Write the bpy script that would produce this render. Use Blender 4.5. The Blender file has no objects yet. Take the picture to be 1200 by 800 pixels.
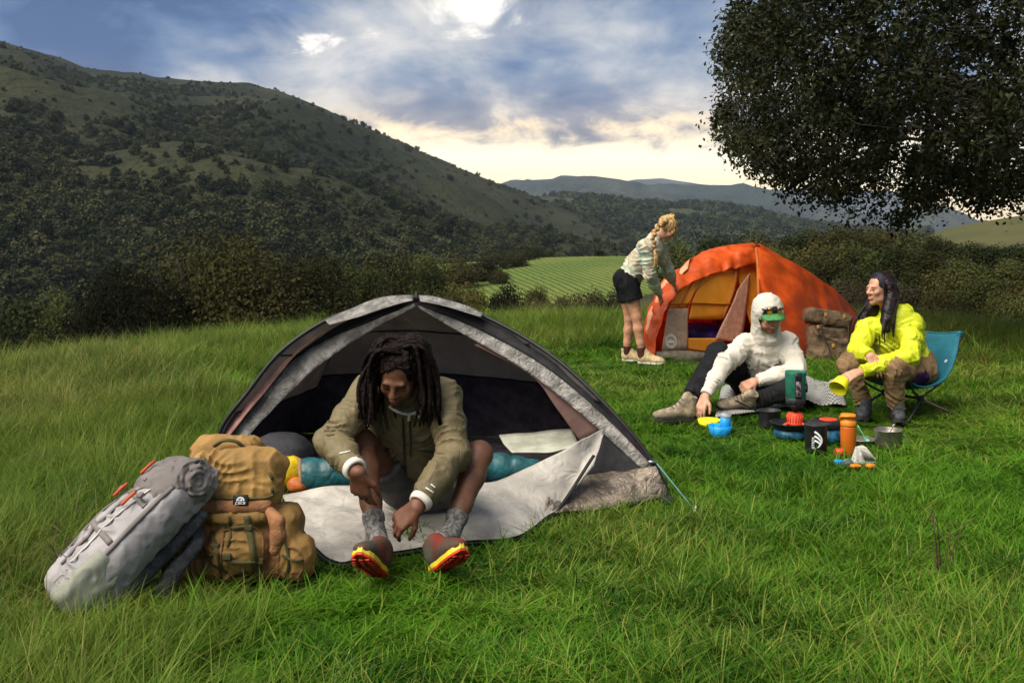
import bpy, bmesh, math, random
import numpy as np
from mathutils import Vector, Matrix

rng = np.random.default_rng(7)
random.seed(7)
scene = bpy.context.scene
COL = scene.collection

# ------------------------------------------------------------------ camera
F, HZ, CH = 1167.0, 273.0, 1.32          # focal length in photo pixels, horizon row, eye height
cam_d = bpy.data.cameras.new('camera')
cam_d.sensor_width = 36.0
cam_d.lens = 36.0 * F / 1200.0
cam_d.shift_y = -(400.0 - HZ) / 1200.0
cam_d.clip_start, cam_d.clip_end = 0.05, 20000
cam = bpy.data.objects.new('camera', cam_d)
cam.location = (0, 0, CH)
cam.rotation_euler = (math.pi / 2, 0, 0)
COL.objects.link(cam)
scene.camera = cam

# ------------------------------------------------------------------ sun and exposure
SUN_EL, SUN_AZ = math.radians(52), math.radians(-128)   # azimuth measured from +Y towards +X
sd = bpy.data.lights.new('sun', 'SUN')
sd.energy = 3.9
sd.angle = math.radians(56)
sd.color = (1.0, 0.93, 0.82)
sun = bpy.data.objects.new('sun', sd)
to_sun = Vector((math.sin(SUN_AZ) * math.cos(SUN_EL), math.cos(SUN_AZ) * math.cos(SUN_EL), math.sin(SUN_EL)))
sun.rotation_euler = to_sun.to_track_quat('Z', 'Y').to_euler()
sun.location = (-10, -10, 30)
COL.objects.link(sun)
vs = scene.view_settings
vs.view_transform = 'Standard'
vs.look = 'None'
vs.exposure = 1.0
vs.gamma = 1.0
vs.use_curve_mapping = False
scene.cycles.use_denoising = True
scene.cycles.max_bounces = 5
scene.cycles.diffuse_bounces = 2
scene.cycles.glossy_bounces = 2
scene.cycles.transmission_bounces = 3
scene.cycles.transparent_max_bounces = 12
scene.cycles.volume_bounces = 0
scene.cycles.use_adaptive_sampling = True
scene.cycles.adaptive_threshold = 0.02

# ------------------------------------------------------------------ sky (world)
world = bpy.data.worlds.new('World')
scene.world = world
world.use_nodes = True
world.cycles.sampling_method = 'MANUAL'
world.cycles.sample_map_resolution = 512


class NT:
    """small helper to chain shader nodes"""
    def __init__(self, tree):
        self.t = tree
        tree.nodes.clear()

    def n(self, typ, ins=None, **props):
        nd = self.t.nodes.new(typ)
        for k, v in props.items():
            setattr(nd, k, v)
        for k, v in (ins or {}).items():
            s = nd.inputs[k]
            if isinstance(v, bpy.types.NodeSocket):
                self.t.links.new(v, s)
            elif isinstance(v, bpy.types.Node):
                self.t.links.new(v.outputs[0], s)
            else:
                if s.type == 'RGBA' and len(v) == 3:
                    v = (*v, 1.0)
                s.default_value = v
        return nd

    def m(self, op, a, b=None, c=None, clamp=False):
        nd = self.t.nodes.new('ShaderNodeMath')
        nd.operation = op
        nd.use_clamp = clamp
        for i, v in enumerate((a, b, c)):
            if v is None:
                continue
            if isinstance(v, bpy.types.NodeSocket):
                self.t.links.new(v, nd.inputs[i])
            elif isinstance(v, bpy.types.Node):
                self.t.links.new(v.outputs[0], nd.inputs[i])
            else:
                nd.inputs[i].default_value = v
        return nd.outputs[0]

    def mix(self, fac, a, b, blend='MIX'):
        nd = self.t.nodes.new('ShaderNodeMix')
        nd.data_type = 'RGBA'
        nd.blend_type = blend
        for s, v in ((nd.inputs[0], fac), (nd.inputs[6], a), (nd.inputs[7], b)):
            if isinstance(v, bpy.types.NodeSocket):
                self.t.links.new(v, s)
            elif isinstance(v, bpy.types.Node):
                self.t.links.new(v.outputs[0], s)
            else:
                if s.type == 'RGBA' and len(v) == 3:
                    v = (*v, 1.0)
                s.default_value = v
        return nd.outputs[2]

    def ramp(self, fac, stops, interp='EASE'):
        nd = self.t.nodes.new('ShaderNodeValToRGB')
        nd.color_ramp.interpolation = interp
        el = nd.color_ramp.elements
        while len(el) < len(stops):
            el.new(0.5)
        for e, (p, c) in zip(el, stops):
            e.position = p
            if isinstance(c, (int, float)):
                c = (c, c, c)
            e.color = (*c, 1.0)
        self.t.links.new(fac if isinstance(fac, bpy.types.NodeSocket) else fac.outputs[0], nd.inputs[0])
        return nd.outputs[0]

    def rng(self, v, a, b, c=0.0, d=1.0, smooth=True):
        nd = self.t.nodes.new('ShaderNodeMapRange')
        nd.interpolation_type = 'SMOOTHSTEP' if smooth else 'LINEAR'
        self.t.links.new(v if isinstance(v, bpy.types.NodeSocket) else v.outputs[0], nd.inputs[0])
        for i, x in enumerate((a, b, c, d)):
            nd.inputs[i + 1].default_value = x
        return nd.outputs[0]


def build_world():
    g = NT(world.node_tree)
    tc = g.n('ShaderNodeTexCoord')
    d = tc.outputs['Generated']
    sep = g.n('ShaderNodeSeparateXYZ', {0: d})
    x, y, z = sep.outputs
    zz = g.m('MAXIMUM', z, 0.0)
    den = g.m('ADD', zz, 0.42)
    px = g.m('DIVIDE', x, den)
    py = g.m('DIVIDE', y, den)
    pv = g.n('ShaderNodeCombineXYZ', {0: px, 1: py, 2: 0.37})
    pv1 = g.n('ShaderNodeVectorMath', {0: pv.outputs[0], 1: (SKY_OX, SKY_OY, 0.0)}, operation='ADD')
    big = g.n('ShaderNodeTexNoise', {'Vector': pv1.outputs[0], 'Scale': 3.1, 'Detail': 3.0, 'Roughness': 0.5, 'Distortion': 0.3})
    pv2 = g.n('ShaderNodeVectorMath', {0: pv.outputs[0], 1: (4.3, 1.7, 2.2)}, operation='ADD')
    mid = g.n('ShaderNodeTexNoise', {'Vector': pv2.outputs[0], 'Scale': 6.5, 'Detail': 9.0, 'Roughness': 0.60, 'Distortion': 0.3})
    tone = g.m('ADD', g.m('MULTIPLY', big.outputs[0], 0.60), g.m('MULTIPLY', mid.outputs[0], 0.40))
    # the light lies to the west, about straight ahead: the deck thins and pales that way
    azl = g.rng(x, -0.50, 0.0, 0.0, 1.0)
    tone = g.m('ADD', tone, g.m('MULTIPLY', g.m('SUBTRACT', azl, 0.6), 0.085))
    cloud = g.ramp(tone, [(0.39, (0.050, 0.100, 0.220)), (0.455, (0.098, 0.165, 0.300)), (0.515, (0.190, 0.250, 0.355)),
                          (0.57, (0.32, 0.36, 0.42)), (0.68, (0.64, 0.62, 0.60))], 'LINEAR')
    # underside warmed by the low sun behind the hills
    low = g.rng(z, 0.17, 0.075, 0.0, 1.0)
    warm = g.m('MULTIPLY', low, g.rng(y, 0.2, 0.95))
    wc = g.ramp(mid.outputs[0], [(0.38, (0.205, 0.175, 0.165)), (0.52, (0.37, 0.295, 0.245)), (0.64, (0.78, 0.60, 0.38))], 'LINEAR')
    cloud = g.mix(g.m('MULTIPLY', warm, 0.82), cloud, wc)
    # open sky seen through gaps
    sky = g.n('ShaderNodeTexSky', sky_type='NISHITA')
    sky.sun_disc = False
    sky.sun_elevation = SUN_EL
    sky.sun_rotation = SUN_AZ
    skyc = g.mix(1.0, sky.outputs[0], (0.10, 0.10, 0.10), 'MULTIPLY')
    gap = g.rng(mid.outputs[0], 0.58, 0.72)
    col = g.mix(g.m('MULTIPLY', gap, 0.30), cloud, skyc)
    # clear strip along the horizon towards the set sun
    edge = g.m('ADD', 0.092, g.m('MULTIPLY', g.m('SUBTRACT', mid.outputs[0], 0.5), 0.11))
    strip = g.m('SUBTRACT', edge, z)
    strip = g.rng(strip, -0.020, 0.016)
    front = g.rng(y, 0.45, 0.93)
    glow = g.m('MULTIPLY', strip, front)
    glowc = g.ramp(z, [(0.0, (1.0, 0.70, 0.32)), (0.045, (1.0, 0.84, 0.50)), (0.075, (1.0, 0.93, 0.72)), (0.12, (0.95, 0.72, 0.42))], 'LINEAR')
    col = g.mix(glow, col, glowc)
    core = g.m('MULTIPLY', g.m('MULTIPLY', glow, g.rng(x, -0.35, 0.03)), g.rng(x, 0.42, 0.08))
    col = g.mix(core, col, g.mix(1.0, glowc, (1.25, 1.16, 1.0), 'MULTIPLY'))
    # breaks in the cloud where the light comes through
    for (ax, az_, r, amp, sx) in ((-0.022, 0.238, 0.047, 1.0, 0.8), (-0.200, 0.196, 0.020, 0.85, 0.45)):
        c = Vector((ax, 1, az_)).normalized()
        df = g.n('ShaderNodeVectorMath', {0: d, 1: tuple(c)}, operation='SUBTRACT')
        df = g.n('ShaderNodeVectorMath', {0: df.outputs[0], 1: (sx, 1, 1.3)}, operation='MULTIPLY')
        ln = g.n('ShaderNodeVectorMath', {0: df.outputs[0]}, operation='LENGTH')
        v = g.m('ADD', ln.outputs['Value'], g.m('MULTIPLY', g.m('SUBTRACT', mid.outputs[0], 0.5), -0.09 - r * 2.2))
        brk = g.rng(v, r, r * 0.35, 0.0, amp)
        halo = g.rng(v, r * 2.4, r * 0.5, 0.0, 0.40)
        col = g.mix(halo, col, (0.55, 0.53, 0.50))
        col = g.mix(brk, col, (0.95, 0.90, 0.82))
    bg = g.n('ShaderNodeBackground', {'Color': col, 'Strength': 0.70})
    g.n('ShaderNodeOutputWorld', {'Surface': bg.outputs[0]})


SKY_OX, SKY_OY = 2.4, 9.1
build_world()

# ------------------------------------------------------------------ helpers
def P(px, py, Y):
    """point at depth Y (metres ahead of the camera) seen at photo pixel (px, py)"""
    return np.array([(px - 600.0) / F * Y, Y, CH - (py - HZ) / F * Y])


def G(px, py, z=0.0):
    """point on level z seen at photo pixel"""
    return P(px, py, (CH - z) * F / (py - HZ))


MATS = {}


def mat(name, color, rough=0.7, var=0.15, vscale=8.0, bump=0.0, bscale=60.0, spec=0.3, color2=None, metal=0.0,
        trans=0.0, wrinkle=0.0, wscale=9.0, weave=0.0, sheen=0.0, alpha=1.0, coords='Object', attr=None):
    """procedural principled material: base colour broken by noise, fine grain, optional folds and weave"""
    if name in MATS:
        return MATS[name]
    m = bpy.data.materials.new(name)
    m.use_nodes = True
    g = NT(m.node_tree)
    tc = g.n('ShaderNodeTexCoord')
    v = tc.outputs[coords]
    n1 = g.n('ShaderNodeTexNoise', {'Vector': v, 'Scale': vscale, 'Detail': 5.0, 'Roughness': 0.6})
    c2 = color2 if color2 else tuple(max(0.0, c * (1 - 2.2 * var)) for c in color)
    f = g.rng(n1.outputs[0], 0.35, 0.68)
    col = g.mix(f, c2, tuple(min(1.0, c * (1 + var)) for c in color))
    if attr:
        a = g.n('ShaderNodeVertexColor', layer_name=attr)
        col = g.mix(1.0, col, a.outputs[0], 'MULTIPLY')
    hts = None
    if bump > 0:
        n2 = g.n('ShaderNodeTexNoise', {'Vector': v, 'Scale': bscale, 'Detail': 4.0})
        hts = g.m('MULTIPLY', n2.outputs[0], bump)
    if wrinkle > 0:
        n3 = g.n('ShaderNodeTexNoise', {'Vector': v, 'Scale': wscale, 'Detail': 2.0, 'Distortion': 0.5}, noise_dimensions='3D')
        r = g.m('ABSOLUTE', g.m('SUBTRACT', n3.outputs[0], 0.5))
        r = g.m('MULTIPLY', g.m('POWER', r, 0.8), wrinkle * 2.2)
        hts = r if hts is None else g.m('ADD', hts, r)
    if weave > 0:
        w1 = g.n('ShaderNodeTexWave', {'Vector': v, 'Scale': 260.0}, bands_direction='Z')
        hh = g.m('MULTIPLY', w1.outputs[0], weave)
        hts = hh if hts is None else g.m('ADD', hts, hh)
    b = g.n('ShaderNodeBsdfPrincipled', {'Base Color': col, 'Roughness': rough, 'Specular IOR Level': spec, 'Metallic': metal})
    if attr:
        b.inputs['Subsurface Weight'].default_value = 0.0
    if sheen > 0:
        b.inputs['Sheen Weight'].default_value = sheen
        b.inputs['Sheen Roughness'].default_value = 0.5
    if alpha < 1:
        b.inputs['Alpha'].default_value = alpha
    if hts is not None:
        bp = g.n('ShaderNodeBump', {'Height': hts, 'Strength': 0.6, 'Distance': 0.02})
        g.t.links.new(bp.outputs[0], b.inputs['Normal'])
    sh = b.outputs[0]
    if trans > 0:
        tr = g.n('ShaderNodeBsdfTranslucent', {'Color': col})
        sh = g.n('ShaderNodeMixShader', {0: trans, 1: sh, 2: tr.outputs[0]}).outputs[0]
    g.n('ShaderNodeOutputMaterial', {'Surface': sh})
    MATS[name] = m
    return m


def new_mesh(name, verts, faces, smooth=True):
    me = bpy.data.meshes.new(name)
    verts = np.asarray(verts, dtype=np.float32)
    if isinstance(faces, np.ndarray):
        k = faces.shape[1]
        nf = len(faces)
        me.vertices.add(len(verts))
        me.vertices.foreach_set('co', verts.ravel())
        me.loops.add(nf * k)
        me.loops.foreach_set('vertex_index', faces.astype(np.int32).ravel())
        me.polygons.add(nf)
        me.polygons.foreach_set('loop_start', np.arange(0, nf * k, k, dtype=np.int32))
        me.update(calc_edges=True)
    else:
        me.from_pydata([tuple(map(float, v)) for v in verts], [], [tuple(int(i) for i in f) for f in faces])
        me.update()
    me.polygons.foreach_set('use_smooth', np.full(len(me.polygons), smooth))
    return me


def obj(name, me, material=None, parent=None, loc=None):
    o = bpy.data.objects.new(name, me)
    COL.objects.link(o)
    if material is not None and me is not None:
        mats = material if isinstance(material, (list, tuple)) else [material]
        for m_ in mats:
            me.materials.append(m_)
    if parent is not None:
        o.parent = parent
    if loc is not None:
        o.location = loc
    return o


def tag(o, label=None, cat=None, group=None, kind=None):
    if label:
        o['label'] = label
    if cat:
        o['category'] = cat
    if group:
        o['group'] = group
    if kind:
        o['kind'] = kind
    return o


def thing(name, label, cat, loc=(0, 0, 0), group=None):
    o = bpy.data.objects.new(name, None)
    o.empty_display_size = 0.1
    COL.objects.link(o)
    o.location = [float(v) for v in loc]
    return tag(o, label, cat, group)


def part(name, vf, material, parent, smooth=True):
    """mesh part from WORLD coordinates, hung under parent (unrotated ancestors)"""
    v, f = vf
    v = np.asarray(v, dtype=float)
    off = np.zeros(3)
    p = parent
    while p is not None:
        off += np.array(p.location)
        p = p.parent
    me = new_mesh(name, v - off, f, smooth)
    return obj(name, me, material, parent)


def single(name, vf, material, label, cat, loc, group=None, smooth=True):
    """a thing that is one mesh"""
    v, f = vf
    me = new_mesh(name, np.asarray(v, float) - np.asarray(loc, float), f, smooth)
    o = obj(name, me, material, None, [float(c) for c in loc])
    return tag(o, label, cat, group)


# ---- shape makers; all return (verts, faces) in world coordinates
def join(*vfs):
    V, Fc, n = [], [], 0
    for v, f in vfs:
        V.append(np.asarray(v, float))
        Fc += [tuple(int(i) + n for i in q) for q in f]
        n += len(v)
    return np.vstack(V), Fc


def spline(pts, n):
    """Catmull-Rom through pts (any dimension), n samples"""
    p = np.asarray(pts, float)
    if len(p) == 2:
        t = np.linspace(0, 1, n)[:, None]
        return p[0] * (1 - t) + p[1] * t
    q = np.vstack([2 * p[0] - p[1], p, 2 * p[-1] - p[-2]])
    d = np.maximum(np.linalg.norm(np.diff(p, axis=0), axis=1), 1e-6)
    s = np.concatenate([[0], np.cumsum(d)])
    u = np.linspace(0, s[-1], n)
    i = np.clip(np.searchsorted(s, u, side='right') - 1, 0, len(p) - 2)
    t = ((u - s[i]) / d[i])[:, None]
    a, b, c, e = q[i], q[i + 1], q[i + 2], q[i + 3]
    return 0.5 * (2 * b + (c - a) * t + (2 * a - 5 * b + 4 * c - e) * t ** 2 + (3 * b - a - 3 * c + e) * t ** 3)


def frames(pts):
    """tangent and two normals along a polyline"""
    p = np.asarray(pts, float)
    t = np.gradient(p, axis=0)
    t /= np.maximum(np.linalg.norm(t, axis=1), 1e-9)[:, None]
    up = np.array([0, 0, 1.0]) if abs(t[0][2]) < 0.9 else np.array([1.0, 0, 0])
    n = np.cross(t[0], up)
    n /= np.linalg.norm(n)
    N = []
    for k in range(len(p)):
        n = n - t[k] * np.dot(n, t[k])
        n /= max(np.linalg.norm(n), 1e-9)
        N.append(n.copy())
    N = np.array(N)
    return t, N, np.cross(t, N)


def tube(pts, r, sides=8, n=None, cap=True, flat=1.0):
    """round tube through points; r scalar or list; flat squeezes the second axis"""
    p = np.asarray(pts, float)
    rr = np.full(len(p), r, float) if np.isscalar(r) else np.asarray(r, float)
    if n:
        both = spline(np.hstack([p, rr[:, None]]), n)
        p, rr = both[:, :3], np.maximum(both[:, 3], 1e-4)
    t, N, B = frames(p)
    a = np.linspace(0, 2 * math.pi, sides, endpoint=False)
    ring = np.cos(a)[None, :, None] * N[:, None, :] + flat * np.sin(a)[None, :, None] * B[:, None, :]
    v = (p[:, None, :] + ring * rr[:, None, None]).reshape(-1, 3)
    f = []
    m = len(p)
    for i in range(m - 1):
        for j in range(sides):
            k = (j + 1) % sides
            f.append((i * sides + j, i * sides + k, (i + 1) * sides + k, (i + 1) * sides + j))
    if cap:
        f.append(tuple(range(sides))[::-1])
        f.append(tuple((m - 1) * sides + j for j in range(sides)))
    return v, f


def lathe(prof, c, sides=28, axis=(0, 0, 1), squash=1.0):
    """surface of revolution; prof = [(radius, height)...] about axis from c"""
    c = np.asarray(c, float)
    ax = np.asarray(axis, float)
    ax /= np.linalg.norm(ax)
    h = np.array([1.0, 0, 0]) if abs(ax[0]) < 0.8 else np.array([0, 1.0, 0])
    u = np.cross(ax, h)
    u /= np.linalg.norm(u)
    w = np.cross(ax, u)
    a = np.linspace(0, 2 * math.pi, sides, endpoint=False)
    v = []
    for r, z in prof:
        v.append(c + ax * z + r * (np.cos(a)[:, None] * u + squash * np.sin(a)[:, None] * w))
    v = np.vstack(v)
    f = []
    for i in range(len(prof) - 1):
        for j in range(sides):
            k = (j + 1) % sides
            f.append((i * sides + j, i * sides + k, (i + 1) * sides + k, (i + 1) * sides + j))
    if prof[0][0] > 1e-5:
        f.append(tuple(range(sides))[::-1])
    if prof[-1][0] > 1e-5:
        f.append(tuple((len(prof) - 1) * sides + j for j in range(sides)))
    return v, f


def grid_vf(Pg):
    """faces over a grid of points (nu, nv, 3)"""
    Pg = np.asarray(Pg, float)
    nu, nv = Pg.shape[:2]
    idx = np.arange(nu * nv).reshape(nu, nv)
    f = np.stack([idx[:-1, :-1], idx[1:, :-1], idx[1:, 1:], idx[:-1, 1:]], -1).reshape(-1, 4)
    return Pg.reshape(-1, 3), f


def ruled(a, b, nu=30, nv=8, bulge=0.0, noise=0.0, bdir=None, nfreq=9.0):
    """cloth between two polylines a and b, optionally bulged and wrinkled along its normal"""
    A, B = spline(a, nu), spline(b, nu)
    t = np.linspace(0, 1, nv)
    g = A[:, None, :] * (1 - t)[None, :, None] + B[:, None, :] * t[None, :, None]
    if bulge or noise:
        du = np.gradient(g, axis=0)
        dv = np.gradient(g, axis=1)
        nn = np.cross(du, dv)
        nn /= np.maximum(np.linalg.norm(nn, axis=-1, keepdims=True), 1e-9)
        if bdir is not None:
            s = np.sign((nn * np.asarray(bdir)).sum(-1, keepdims=True))
            nn = nn * np.where(s == 0, 1, s)
        amt = bulge * (4 * t * (1 - t))[None, :, None]
        if noise:
            amt = amt + noise * (vnoise(g * nfreq) - 0.5)[..., None] * 2
        g = g + nn * amt
    return grid_vf(g)


def thicken(vf, th):
    """closed sheet of thickness th from an open grid mesh (offset along vertex normals)"""
    v, f = vf
    v = np.asarray(v, float)
    fl = [tuple(int(i) for i in q) for q in f]
    nrm = np.zeros_like(v)
    for q in fl:
        n_ = np.cross(v[q[1]] - v[q[0]], v[q[2]] - v[q[0]])
        for i in q:
            nrm[i] += n_
    nrm /= np.maximum(np.linalg.norm(nrm, axis=1, keepdims=True), 1e-12)
    n = len(v)
    edges = {}
    for q in fl:
        for i in range(len(q)):
            e = (q[i], q[(i + 1) % len(q)])
            edges[e] = edges.get(e, 0) + 1
    out = list(fl) + [tuple(i + n for i in q[::-1]) for q in fl]
    for (a, b) in edges:
        if (b, a) not in edges:
            out.append((b, a, a + n, b + n))
    return np.vstack([v + nrm * th * 0.5, v - nrm * th * 0.5]), out


def rbox(c, size, r=0.02, rot=None, seg=3, bulge=0.0):
    """rounded, slightly inflated box"""
    bm = bmesh.new()
    bmesh.ops.create_cube(bm, size=1.0)
    for v in bm.verts:
        v.co = Vector((v.co.x * size[0], v.co.y * size[1], v.co.z * size[2]))
    bmesh.ops.bevel(bm, geom=bm.edges[:], offset=r, segments=seg, affect='EDGES', profile=0.5)
    if bulge:
        bmesh.ops.subdivide_edges(bm, edges=bm.edges[:], cuts=2, use_grid_fill=True)
    v = np.array([x.co[:] for x in bm.verts])
    f = [tuple(x.index for x in q.verts) for q in bm.faces]
    bm.free()
    if bulge:
        h = np.array(size) / 2
        q = v / h
        s = 1 + bulge * (1 - np.clip(np.abs(q), 0, 1) ** 2).prod(axis=1, keepdims=True) ** 0
        k = (1 - q ** 2)
        v = v + np.stack([q[:, 0] * np.clip(k[:, 1] * k[:, 2], 0, 1), q[:, 1] * np.clip(k[:, 0] * k[:, 2], 0, 1),
                          q[:, 2] * np.clip(k[:, 0] * k[:, 1], 0, 1)], 1) * bulge
    if rot is not None:
        v = v @ np.array(rot).T
    return v + np.asarray(c, float), f


_lat = np.random.default_rng(3).random((32, 32, 32)).astype(np.float32)


def vnoise(p):
    """smooth value noise of points (...,3)"""
    p = np.asarray(p)
    i = np.floor(p).astype(int)
    f = (p - i)
    f = f * f * (3 - 2 * f)
    i &= 31
    j = (i + 1) & 31
    x0, y0, z0 = i[..., 0], i[..., 1], i[..., 2]
    x1, y1, z1 = j[..., 0], j[..., 1], j[..., 2]
    fx, fy, fz = f[..., 0], f[..., 1], f[..., 2]
    a = _lat[x0, y0, z0] * (1 - fx) + _lat[x1, y0, z0] * fx
    b = _lat[x0, y1, z0] * (1 - fx) + _lat[x1, y1, z0] * fx
    c = _lat[x0, y0, z1] * (1 - fx) + _lat[x1, y0, z1] * fx
    d = _lat[x0, y1, z1] * (1 - fx) + _lat[x1, y1, z1] * fx
    a = a * (1 - fy) + b * fy
    c = c * (1 - fy) + d * fy
    return a * (1 - fz) + c * fz


def fbm(p, o=4):
    p = np.asarray(p, float)
    s, a, t = 0.0, 1.0, 0.0
    for k in range(o):
        s = s + a * vnoise(p * 2 ** k + 7.3 * k)
        t += a
        a *= 0.5
    return s / t

# ================================================================== the land
def smooth01(t):
    t = np.clip(t, 0, 1)
    return t * t * (3 - 2 * t)


def crest(x, y):
    th = np.arctan2(x, y)
    return np.interp(th, [-3.15, -2.2, -1.5, -0.9, -0.475, -0.187, 0.0, 0.25, 0.475, 1.0, 2.0, 3.15],
                     [40, 30, 14, 8.0, 9.2, 12.0, 13.5, 14.5, 14, 18, 40, 40])


def zground(x, y):
    x, y = np.asarray(x, float), np.asarray(y, float)
    r = np.hypot(x, y)
    th = np.arctan2(x, y)
    s = np.maximum(r - crest(x, y), 0)
    drop = 0.32 * s * s / (s + 8.0)
    D = np.interp(th, [-3.15, -0.5, -0.1, 0.05, 0.6, 3.15], [30, 30, 20, 11, 11, 14])
    z = -D * (1 - np.exp(-drop / D))
    bump = (fbm(np.stack([x * 0.9, y * 0.9, 0 * x], -1), 3) - 0.5) * 0.05 - 0.022
    return z + bump * np.clip(1 - r / 120, 0.0, 1)


def terrain_mat(name, c1, c2, c3, scale=1.0, bump=0.6, fine=30.0):
    m = bpy.data.materials.new(name)
    m.use_nodes = True
    g = NT(m.node_tree)
    geo = g.n('ShaderNodeNewGeometry')
    v = geo.outputs['Position']
    a = g.n('ShaderNodeTexNoise', {'Vector': v, 'Scale': scale, 'Detail': 8.0, 'Roughness': 0.6})
    b = g.n('ShaderNodeTexNoise', {'Vector': v, 'Scale': scale * fine, 'Detail': 5.0, 'Roughness': 0.7})
    col = g.mix(g.rng(a.outputs[0], 0.38, 0.62), c1, c2)
    col = g.mix(g.m('MULTIPLY', g.rng(b.outputs[0], 0.45, 0.7), 0.8), col, c3)
    bp = g.n('ShaderNodeBump', {'Height': b.outputs[0], 'Strength': bump, 'Distance': 0.6 / (scale * fine)})
    bs = g.n('ShaderNodeBsdfPrincipled', {'Base Color': col, 'Roughness': 0.95, 'Specular IOR Level': 0.1, 'Normal': bp.outputs[0]})
    g.n('ShaderNodeOutputMaterial', {'Surface': bs.outputs[0]})
    return m


def polar_patch(name, a0, a1, na, ys, zf, m):
    """terrain sheet over bearings a0..a1 (x/y) and depths ys"""
    a = np.linspace(a0, a1, na)
    Y = np.asarray(ys, float)
    A, YY = np.meshgrid(a, Y, indexing='ij')
    X = A * YY
    Z = zf(A, YY, X)
    v, f = grid_vf(np.stack([X, YY, Z], -1))
    me = new_mesh(name, v, f)
    return tag(obj(name, me, m), kind='structure')


# the meadow: one sheet all round, out to the horizon
def build_ground():
    ang = np.concatenate([np.linspace(-math.pi, -0.9, 60, endpoint=False), np.linspace(-0.9, 0.9, 220, endpoint=False),
                          np.linspace(0.9, math.pi, 60, endpoint=False)])
    rad = np.concatenate([[0.15], np.geomspace(0.6, 60, 150), np.geomspace(64, 9000, 60)])
    A, R = np.meshgrid(ang, rad, indexing='ij')
    X, Y = R * np.sin(A), R * np.cos(A)
    Z = zground(X, Y)
    v = np.stack([X, Y, Z], -1).reshape(-1, 3)
    na, nr = A.shape
    idx = np.arange(na * nr).reshape(na, nr)
    nx = np.roll(idx, -1, axis=0)
    f = np.stack([idx[:, :-1], idx[:, 1:], nx[:, 1:], nx[:, :-1]], -1).reshape(-1, 4)
    m = terrain_mat('meadow_soil', (0.035, 0.050, 0.012), (0.055, 0.070, 0.018), (0.060, 0.050, 0.022), 0.7, 0.8, 40)
    me = new_mesh('ground', v, f[:, ::-1].copy())
    return tag(obj('ground', me, m), kind='structure')


build_ground()


def row_to_z(py, Y):
    return CH - (py - HZ) / F * Y


# ---- the big hill on the left
SK = np.array([(-900, 150), (-600, 70), (-300, 28), (-100, 38), (0, 50), (60, 68), (100, 82), (180, 92), (290, 100), (340, 114), (380, 130),
               (440, 156), (500, 183), (560, 208), (600, 222), (650, 239), (700, 255), (745, 268), (800, 284), (900, 300)], float)
YR = 900.0


def z_mountain(A, Y, X):
    px = A * F + 600
    top = row_to_z(np.interp(px, SK[:, 0], SK[:, 1]), YR)
    base = -24.0
    t = np.clip((Y - 170) / (YR - 170), 0, 1)
    z = base + (top - base) * t ** 0.82
    q = np.stack([X * 0.006, Y * 0.0042, 0 * X], -1)
    rid = 1 - np.abs(fbm(q, 4) - 0.5) * 4
    z = z + (rid - 0.55) * 46 * (2.6 * t ** 0.8 * (1 - t) ** 1.25) * np.clip((top + 20) / 90, 0.1, 1)
    q2 = np.stack([X * 0.03, Y * 0.02, 0 * X + 3], -1)
    z = z + (fbm(q2, 3) - 0.5) * 9 * np.sqrt(t) * np.clip((top + 20) / 90, 0.15, 1)
    over = np.maximum(Y - YR, 0)
    return z - over * 0.35


m_hill = terrain_mat('hill_scrub', (0.015, 0.020, 0.008), (0.033, 0.034, 0.014), (0.011, 0.015, 0.006), 0.010, 1.0, 14)
polar_patch('hill', -1.3, 0.26, 260, np.concatenate([np.linspace(170, 900, 130), np.linspace(930, 1300, 6)]), z_mountain, m_hill)


def ridge(name, pts, Y0, Yt, zb, m, a0=-0.6, a1=0.9, rough=6.0, n=220):
    pts = np.array(pts, float)

    def zf(A, Y, X):
        top = row_to_z(np.interp(A * F + 600, pts[:, 0], pts[:, 1]), Yt)
        t = np.clip((Y - Y0) / (Yt - Y0), 0, 1)
        q = np.stack([X * 4.0 / Yt, Y * 3.0 / Yt, 0 * X], -1) * 3
        rid = 1 - np.abs(fbm(q, 5) - 0.5) * 4
        z = zb + (top - zb) * t ** 0.9 + (rid - 0.4) * rough * np.sin(np.pi * t)
        q2 = np.stack([X * 60.0 / Yt, Y * 30 / Yt, 0 * X], -1)
        return z + (vnoise(q2) - 0.5) * rough * 0.12 - np.maximum(Y - Yt, 0) * 0.4
    return polar_patch(name, a0, a1, n, np.concatenate([np.linspace(Y0, Yt, 50), [Yt * 1.1, Yt * 1.2]]), zf, m)


m_wood_far = terrain_mat('far_wood', (0.026, 0.034, 0.018), (0.060, 0.060, 0.028), (0.018, 0.024, 0.014), 0.006, 1.0, 10)
m_ridge = terrain_mat('far_ridge', (0.030, 0.040, 0.034), (0.055, 0.060, 0.046), (0.020, 0.027, 0.024), 0.003, 1.0, 10)
ridge('hills', [(400, 232), (560, 236), (640, 229), (700, 233), (760, 241), (830, 240), (880, 247), (930, 262), (1000, 272), (1100, 276), (1500, 280)],
      500, 1400, -30, m_wood_far, -0.2, 0.8, 26)
ridge('far_hills', [(200, 235), (560, 226), (600, 212), (650, 208), (690, 206), (730, 211), (760, 216), (820, 217), (870, 215), (910, 227), (950, 243),
                    (1000, 251), (1060, 247), (1100, 241), (1125, 252), (1150, 265), (1250, 275), (1600, 280)], 1500, 3000, -40, m_ridge, -0.35, 0.9, 70)
ridge('distant_mountains', [(600, 225), (700, 217), (725, 214), (745, 210), (775, 209), (800, 213), (840, 220), (1000, 225)], 3600, 5600, -60, m_ridge, 0.0, 0.4, 60, 80)


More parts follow.
